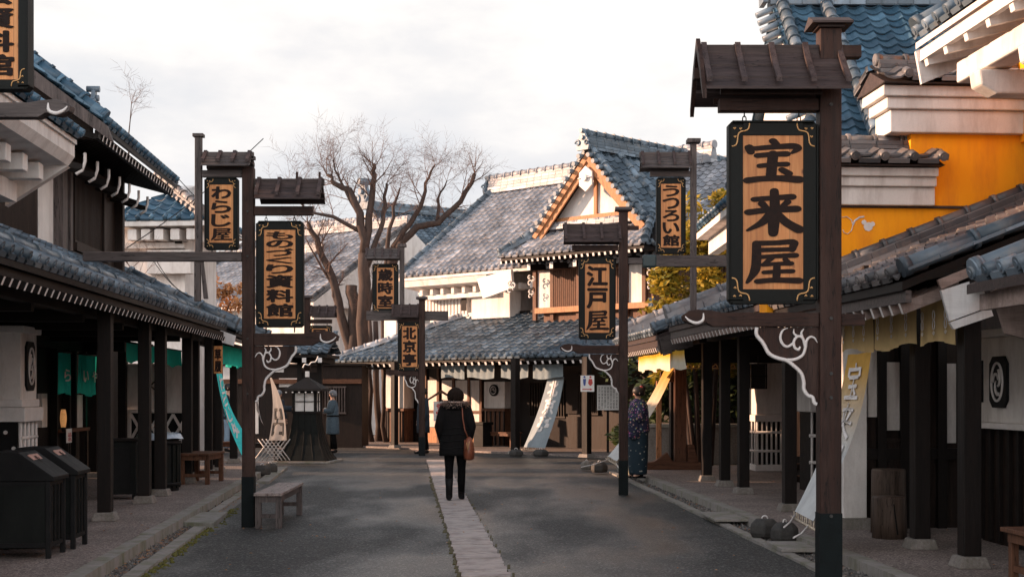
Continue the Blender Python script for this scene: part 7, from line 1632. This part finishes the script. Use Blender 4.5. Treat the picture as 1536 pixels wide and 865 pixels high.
def person(label, c, rz, H, J=None, stride=0.0):
    """Figure facing local -y; J overrides joints (shoulder/elbow/wrist...)."""
    t = thing('person', label, 'person', c, rz); k = H / 1.65
    P = dict(pelvis=(0, 0, .90), spine=(0, .0, 1.06), chest=(0, .0, 1.24), neck=(0, .005, 1.40), nape=(0, -.0, 1.45), head=(0, -.012, 1.535), crown=(0, -.0, 1.60), nose=(0, -.098, 1.515),
        sh_l=(-.165, 0, 1.335), sh_r=(.165, 0, 1.335), el_l=(-.215, .01, 1.07), el_r=(.215, .01, 1.07), wr_l=(-.225, -.05, .84), wr_r=(.225, -.05, .84),
        hp_l=(-.085, 0, .86), hp_r=(.085, 0, .86), kn_l=(-.09, -.01 - stride * .4, .47), kn_r=(.09, -.01 + stride * .3, .47), an_l=(-.085, .02 - stride, .08), an_r=(.085, .02 + stride, .085), to_l=(-.10, -.14 - stride, .03), to_r=(.10, -.14 + stride, .03))
    if J: P.update(J)
    R = dict(pelvis=(.135, .10), spine=(.12, .085), chest=(.145, .10), neck=.05, nape=.052, head=(.078, .092), crown=(.06, .07), nose=.012, sh_l=.055, sh_r=.055, el_l=.04, el_r=.04, wr_l=.027, wr_r=.027, hp_l=.082, hp_r=.082, kn_l=.056, kn_r=.056, an_l=.036, an_r=.036, to_l=.034, to_r=.034)
    nodes = {q: (Vector(P[q]) * k, tuple(x * k for x in R[q]) if isinstance(R[q], tuple) else R[q] * k) for q in P}
    E_ = [('pelvis', 'spine'), ('spine', 'chest'), ('chest', 'neck'), ('neck', 'nape'), ('nape', 'head'), ('head', 'crown'), ('head', 'nose'), ('chest', 'sh_l'), ('chest', 'sh_r'), ('sh_l', 'el_l'), ('sh_r', 'el_r'), ('el_l', 'wr_l'), ('el_r', 'wr_r'), ('pelvis', 'hp_l'), ('pelvis', 'hp_r'), ('hp_l', 'kn_l'), ('hp_r', 'kn_r'), ('kn_l', 'an_l'), ('kn_r', 'an_r'), ('an_l', 'to_l'), ('an_r', 'to_r')]
    for sd_ in ('l', 'r'):
        el, wr = nodes['el_' + sd_][0], nodes['wr_' + sd_][0]; d = (wr - el).normalized(); sg = -1 if sd_ == 'l' else 1; side = Vector((0, -1, 0)); side = (side - d * side.dot(d)).normalized(); inn = d.cross(side).normalized() * sg
        pm = wr + d * .05 * k; nodes['palm_' + sd_] = (pm, (.034 * k, .018 * k)); E_.append(('wr_' + sd_, 'palm_' + sd_))
        for i, (o_, L_) in enumerate(((-.027, .062), (-.009, .075), (.009, .070), (.026, .055))):
            a = pm + d * .035 * k + side * (-o_ * k); b_ = a + d * L_ * .5 * k; e_ = b_ + (d * .42 + inn * .22) * L_ * k
            for nm, p, r in (('a', a, .0095), ('b', b_, .0088), ('c', e_, .0075)): nodes['f%d%s%s' % (i, nm, sd_)] = (p, r * k)
            E_ += [('palm_' + sd_, 'f%da%s' % (i, sd_)), ('f%da%s' % (i, sd_), 'f%db%s' % (i, sd_)), ('f%db%s' % (i, sd_), 'f%dc%s' % (i, sd_))]
        a = wr + d * .035 * k + side * .036 * k; b_ = a + (d * .03 + side * .018 + inn * .01) * k; nodes['ta' + sd_] = (a, .011 * k); nodes['tb' + sd_] = (b_, .009 * k); E_ += [('wr_' + sd_, 'ta' + sd_), ('ta' + sd_, 'tb' + sd_)]
    b = skin_body('body', nodes, E_, 'skin', t)
    for sx in (-1, 1):
        m = MB(); h = nodes['head'][0]; f = (nodes['nose'][0] - h); f.z = 0; f.normalize(); sd2 = Vector((-f.y, f.x, 0)); e = h + f * .078 * k + sd2 * sx * .03 * k + Vector((0, 0, .012 * k)); m.tube([e, e + f * .008 * k], .010 * k, 8); m.build('eye', 'hair', b)
    m = MB(); e = h + f * .083 * k - Vector((0, 0, .045 * k)); m.tube([e - sd2 * .02 * k, e + f * .005, e + sd2 * .02 * k], .005 * k, 6); m.build('mouth', 'leather', b)
    for sx in (-1, 1): m = MB(); e = h + sd2 * sx * .082 * k; m.tube([e + Vector((0, 0, .022 * k)), e + sd2 * sx * .012 * k, e - Vector((0, 0, .025 * k))], .011 * k, 6); m.build('ear', 'skin', b)
    return t, b, nodes, k
def sleeve(b, nodes, sd_, mat, k, r=(.075, .062, .052), name='sleeve', ext=.0):
    a, e, w_ = nodes['sh_' + sd_][0], nodes['el_' + sd_][0], nodes['wr_' + sd_][0]; m = MB(); pts = []; rs = []; c = nodes['chest'][0]
    pts = [c.lerp(a, .55) + Vector((0, 0, .02)), a, a.lerp(e, .5), e, e.lerp(w_, .5), w_ + (w_ - e).normalized() * ext]; rs = [r[0] * .8 * k, r[0] * 1.05 * k, r[0] * .98 * k, r[1] * k, r[1] * .92 * k, r[2] * k]
    m.tube(pts, rs, 12); return m.build(name, mat, b)
def trousers(b, nodes, mat, k, r=(.10, .066, .052), top=None):
    for sd_ in ('l', 'r'):
        h, kn, an = (nodes[q + sd_][0] for q in ('hp_', 'kn_', 'an_')); m = MB(); m.tube([h + Vector((0, 0, .06)), h.lerp(kn, .4), kn, kn.lerp(an, .35), an + Vector((0, 0, .02))], [r[0] * k, r[0] * .86 * k, r[1] * k, r[1] * .98 * k, r[2] * k], 12); m.build('trouser_leg', mat, b)
def shoes(b, nodes, mat, k, hh=.06, boot=0):
    for sd_ in ('l', 'r'):
        an, to = nodes['an_' + sd_][0], nodes['to_' + sd_][0]; base = min(an.z, to.z) - .03 * k; d = (to - an); d.z = 0; d.normalize(); m = MB(); z = an.z
        m.tube([Vector((an.x, an.y, 0)) - d * .045 * k + Vector((0, 0, z - .035 * k)), Vector((an.x, an.y, z - .025 * k)), Vector((an.x, an.y, 0)) + d * .09 * k + Vector((0, 0, z - .045 * k)), Vector((an.x, an.y, 0)) + d * .17 * k + Vector((0, 0, z - .055 * k))], [.036 * k, .048 * k, .042 * k, .026 * k], 10)
        if boot: m.tube([an + Vector((0, 0, -.03)), an + Vector((0, 0, boot * .5)), an + Vector((0, 0, boot))], [.048 * k, .052 * k, .06 * k], 12)
        m.build('shoe', mat, b)
def hair_cap(b, nodes, mat, k, back=1.0, name='hair', bun=False, r=.1):
    h = nodes['head'][0] + Vector((0, 0, .02 * k)); f = nodes['nose'][0] - nodes['head'][0]; f.z = 0; f.normalize(); m = MB(); c = h - f * .018 * k
    m.loft([(c.z - .075 * k, r * .80 * k, r * .80 * k, c.x - f.x * .02, c.y - f.y * .02), (c.z - .03 * k, r * .98 * k, r * k, c.x - f.x * .01, c.y - f.y * .01), (c.z + .02 * k, r * k, r * 1.05 * k, c.x, c.y), (c.z + .065 * k, r * .82 * k, r * .86 * k, c.x, c.y), (c.z + .092 * k, r * .45 * k, r * .5 * k, c.x, c.y), (c.z + .10 * k, r * .1 * k, r * .1 * k, c.x, c.y)], 16, wob=.10)
    if bun: m.loft([(c.z + .03 * k, .02 * k, .02 * k, c.x - f.x * .09 * k, c.y - f.y * .09 * k), (c.z + .05 * k, .05 * k, .05 * k, c.x - f.x * .09 * k, c.y - f.y * .09 * k), (c.z + .10 * k, .055 * k, .055 * k, c.x - f.x * .08 * k, c.y - f.y * .08 * k), (c.z + .135 * k, .02 * k, .02 * k, c.x - f.x * .07 * k, c.y - f.y * .07 * k)], 12, wob=.15)
    return m.build(name, mat, b)
# woman in black, walking away (faces +y)
c = G(683, 750); c.z = .004
J = dict(el_l=(-.235, .03, 1.08), el_r=(.235, .03, 1.08), wr_l=(-.19, -.08, .88), wr_r=(.19, -.08, .88))
t, b, nd, k = person('woman walking away in a black hooded parka with fur trim, on the centre drain line', c, pi, 1.66, J, stride=.11)
m = MB(); ring = [(.66, .235, .165), (.70, .240, .170), (.78, .232, .165), (.90, .222, .158), (1.0, .212, .150), (1.08, .205, .148), (1.18, .215, .152), (1.28, .222, .150), (1.36, .195, .13), (1.42, .12, .10), (1.45, .08, .08)]
rr = []
for z, rx, ry in ring: rr += [(z, rx, ry, 0, .005)]
m.loft(rr, 28, wob=.05)
o = m.build('parka', 'coat', b); o['label'] = 'black quilted parka'
for z in (.78, .88, .98, 1.07): q = MB(); R_ = .229 if z < .9 else (.222 if z < 1 else .211); q.tube([(cos(a / 28 * 2 * pi) * R_ * 1.0, sin(a / 28 * 2 * pi) * R_ * .72 + .005, z + .01 * sin(a)) for a in range(29)], .006, 5); q.build('seam', 'black', o)
for s_ in 'lr': sleeve(b, nd, s_, 'coat', k, (.082, .072, .058), ext=.06)
m = MB(); m.loft([(1.34, .14, .10, 0, .06), (1.38, .17, .13, 0, .07), (1.43, .165, .13, 0, .06), (1.47, .13, .10, 0, .04)], 20, wob=.1); hood = m.build('hood', 'coat', b)
fur = MB(); rnd = random.Random(4)
for i in range(1500):
    a = rnd.random() * 2 * pi; R_ = .175 + rnd.gauss(0, .015); base_ = Vector((cos(a) * R_ * 1.05, .035 + sin(a) * R_ * .72, 1.42 + .035 * sin(a * 3) * .2 + rnd.gauss(0, .016))); d = Vector((cos(a) * 1.0, sin(a), rnd.uniform(-.5, .7))).normalized(); sd2 = Vector((-sin(a), cos(a), 0)) * .006
    d = (d + Vector((rnd.gauss(0, .35), rnd.gauss(0, .35), rnd.gauss(0, .3)))).normalized(); L_ = rnd.uniform(.03, .065); L_ *= 1.35; fur.add([base_ - sd2, base_ + sd2, base_ + d * L_], [(0, 1, 2)])
fur.tube([(cos(a / 20 * 2 * pi) * .155, .035 + sin(a / 20 * 2 * pi) * .115, 1.435) for a in range(21)], .028, 8); o = fur.build('fur_trim', 'fur', hood)
m = MB(); hc = nd['head'][0]; m.loft([(hc.z - .09, .095, .10, 0, hc.y + .01), (hc.z - .04, .125, .125, 0, hc.y + .01), (hc.z + .02, .128, .13, 0, hc.y + .008), (hc.z + .07, .105, .11, 0, hc.y + .005), (hc.z + .11, .06, .065, 0, hc.y), (hc.z + .128, .015, .015, 0, hc.y)], 18, wob=.08); m.build('knit_hat', 'hat', b)
trousers(b, nd, 'leg', k, (.098, .06, .046)); shoes(b, nd, 'black', k, boot=.24)
# her shoulder bag (held: a thing of its own)
bg_ = thing('shoulder_bag', 'brown leather shoulder bag hanging at the right side of the woman in black', 'bag', c + Vector((.205, -.12, .60)), 0)
m = MB(); m.loft([(0, .05, .10, 0, 0), (.02, .075, .13, 0, 0), (.12, .085, .14, 0, 0), (.24, .07, .12, 0, 0), (.32, .04, .08, 0, 0), (.34, .02, .05, 0, 0)], 18, wob=.05); m.build('body', 'leather', bg_)
m = MB(); m.tube([(-.0, -.06, .30), (-.06, -.05, .45), (-.09, -.03, .62), (-.10, -.03, .80), (-.12, .06, .84)], .010, 6); m.tube([(.04, -.075, .28), (.02, -.12, .10), (-.05, -.125, .18), (-.06, -.08, .30)], .008, 5); m.build('strap', M['gold'] if 0 else 'leather', bg_)
m = MB(); m.tube([(-.03, -.135, .26), (-.01, -.145, .14), (.01, -.13, .28)], .006, 5); m.build('chain', 'gold', bg_)
# kimono woman facing left
c = G(957, 716, .10)
J = dict(el_l=(-.20, -.05, 1.08), el_r=(.20, -.05, 1.08), wr_l=(-.08, -.20, 1.08), wr_r=(.08, -.20, 1.06))
t, b, nd, k = person('woman in a flowered navy jacket over a dotted kimono, standing beside the middle right post', c, radians(-70), 1.60, J)
m = MB(); m.loft([(.06, .165, .15, 0, 0), (.10, .175, .16, 0, 0), (.35, .185, .17, 0, 0), (.6, .195, .18, 0, 0), (.86, .20, .175, 0, 0), (.95, .18, .15, 0, 0)], 24, wob=.05); o = m.build('kimono_skirt', 'kimono_low', b)
m = MB(); m.loft([(.80, .215, .195, 0, 0), (.83, .222, .20, 0, 0), (1.0, .205, .18, 0, .01), (1.15, .205, .175, 0, .01), (1.27, .205, .155, 0, .01), (1.34, .14, .11, 0, .01), (1.39, .07, .07, 0, .01)], 24, wob=.08); o = m.build('jacket', 'kimono_top', b)
for s_ in 'lr':
    sleeve(b, nd, s_, 'kimono_top', k, (.08, .10, .10), ext=.0); m = MB(); w_ = nd['wr_' + s_][0]; e = nd['el_' + s_][0]; m.loft([(w_.z - .34, .05, .11, (w_.x + e.x) / 2, (w_.y + e.y) / 2), (w_.z - .30, .07, .13, (w_.x + e.x) / 2, (w_.y + e.y) / 2), (w_.z, .07, .11, (w_.x + e.x) / 2, (w_.y + e.y) / 2), (w_.z + .06, .04, .07, (w_.x + e.x) / 2, (w_.y + e.y) / 2)], 16, wob=.06); m.build('hanging_sleeve', 'kimono_top', b)
m = MB(); m.tube([(0, -.19, .82), (0, -.205, .78)], .07, 10); m.build('lining', 'red', b)
hair_cap(b, nd, 'hair', k, bun=True, r=.108)
m = MB(); h = nd['head'][0]; m.tube([h + Vector((-.05, .06, .09)), h + Vector((.05, .06, .11))], .02, 8); m.build('hair_ornament', 'red', b)
for s_ in 'lr': a = nd['an_' + s_][0]; m = MB(); m.bb(a.x - .045, a.x + .045, a.y - .17, a.y + .07, .0, .03); m.tube([(a.x, a.y + .03, .055), (a.x, a.y - .10, .05)], [.035, .025], 8); m.build('sandal', 'black', b)
# grey headscarf person facing left by the tower
c = G(499, 679)
J = dict(el_l=(-.19, -.06, 1.10), el_r=(.19, -.06, 1.10), wr_l=(-.06, -.20, 1.13), wr_r=(.06, -.22, 1.10))
t, b, nd, k = person('person in a grey headscarf and blue-grey work coat standing right of the lantern tower', c, radians(-75), 1.66, J, stride=.04)
m = MB(); m.loft([(.50, .20, .17, 0, 0), (.54, .21, .175, 0, 0), (.8, .205, .17, 0, 0), (1.0, .19, .155, 0, 0), (1.2, .20, .155, 0, 0), (1.33, .17, .12, 0, 0), (1.40, .07, .07, 0, 0)], 22, wob=.07); m.build('work_coat', 'happi', b)
m = MB(); m.tube([(cos(a / 20 * 2 * pi) * .202, sin(a / 20 * 2 * pi) * .165, .98) for a in range(21)], .022, 6); m.build('sash', 'black', b)
for s_ in 'lr': sleeve(b, nd, s_, 'happi', k, (.08, .07, .06))
trousers(b, nd, 'leg', k, (.09, .07, .055)); shoes(b, nd, 'black', k); hair_cap(b, nd, 'bandana', k, name='headscarf')
# person reaching to the tower
c = G(418, 676)
J = dict(el_l=(-.20, -.20, 1.16), wr_l=(-.16, -.46, 1.14), el_r=(.2, -.02, 1.08), wr_r=(.2, -.1, .86))
t, b, nd, k = person('person in a dark work coat behind the pale banner, reaching towards the tower', c, radians(75), 1.66, J)
m = MB(); m.loft([(.40, .20, .18, 0, 0), (.8, .205, .17, 0, 0), (1.0, .19, .155, 0, 0), (1.2, .20, .155, 0, 0), (1.33, .17, .12, 0, 0), (1.40, .07, .07, 0, 0)], 22, wob=.07); m.build('work_coat', 'navy', b)
for s_ in 'lr': sleeve(b, nd, s_, 'navy', k, (.085, .085, .075))
trousers(b, nd, 'leg', k, (.09, .07, .055)); shoes(b, nd, 'black', k); hair_cap(b, nd, 'bandana', k, name='headscarf')
# person in navy with pale jeans behind the cyan banner
c = G(343, 677, .1)
t, b, nd, k = person('person in a navy top and pale jeans behind the cyan banner', c, radians(80), 1.72)
m = MB(); m.loft([(.82, .19, .14, 0, 0), (1.0, .185, .14, 0, 0), (1.2, .20, .15, 0, 0), (1.35, .17, .12, 0, 0), (1.43, .07, .07, 0, 0)], 22, wob=.06); m.build('top', 'navy', b)
for s_ in 'lr': sleeve(b, nd, s_, 'navy', k)
trousers(b, nd, 'jeans', k, (.10, .08, .075)); shoes(b, nd, 'black', k); hair_cap(b, nd, 'hair', k, r=.098)
# man behind the slim centre post
c = G(631, 682)
t, b, nd, k = person('man in a dark coat standing half hidden behind the slim centre post', c + Vector((.02, .7, 0)), radians(-70), 1.72, stride=.05)
m = MB(); m.loft([(.55, .21, .17, 0, 0), (.8, .205, .165, 0, 0), (1.0, .20, .155, 0, 0), (1.2, .21, .155, 0, 0), (1.35, .18, .12, 0, 0), (1.45, .07, .07, 0, 0)], 22, wob=.06); m.build('coat', 'navy', b)
for s_ in 'lr': sleeve(b, nd, s_, 'navy', k, (.085, .075, .06))
trousers(b, nd, 'leg', k, (.10, .075, .06)); shoes(b, nd, 'black', k); hair_cap(b, nd, 'hair', k, r=.098)
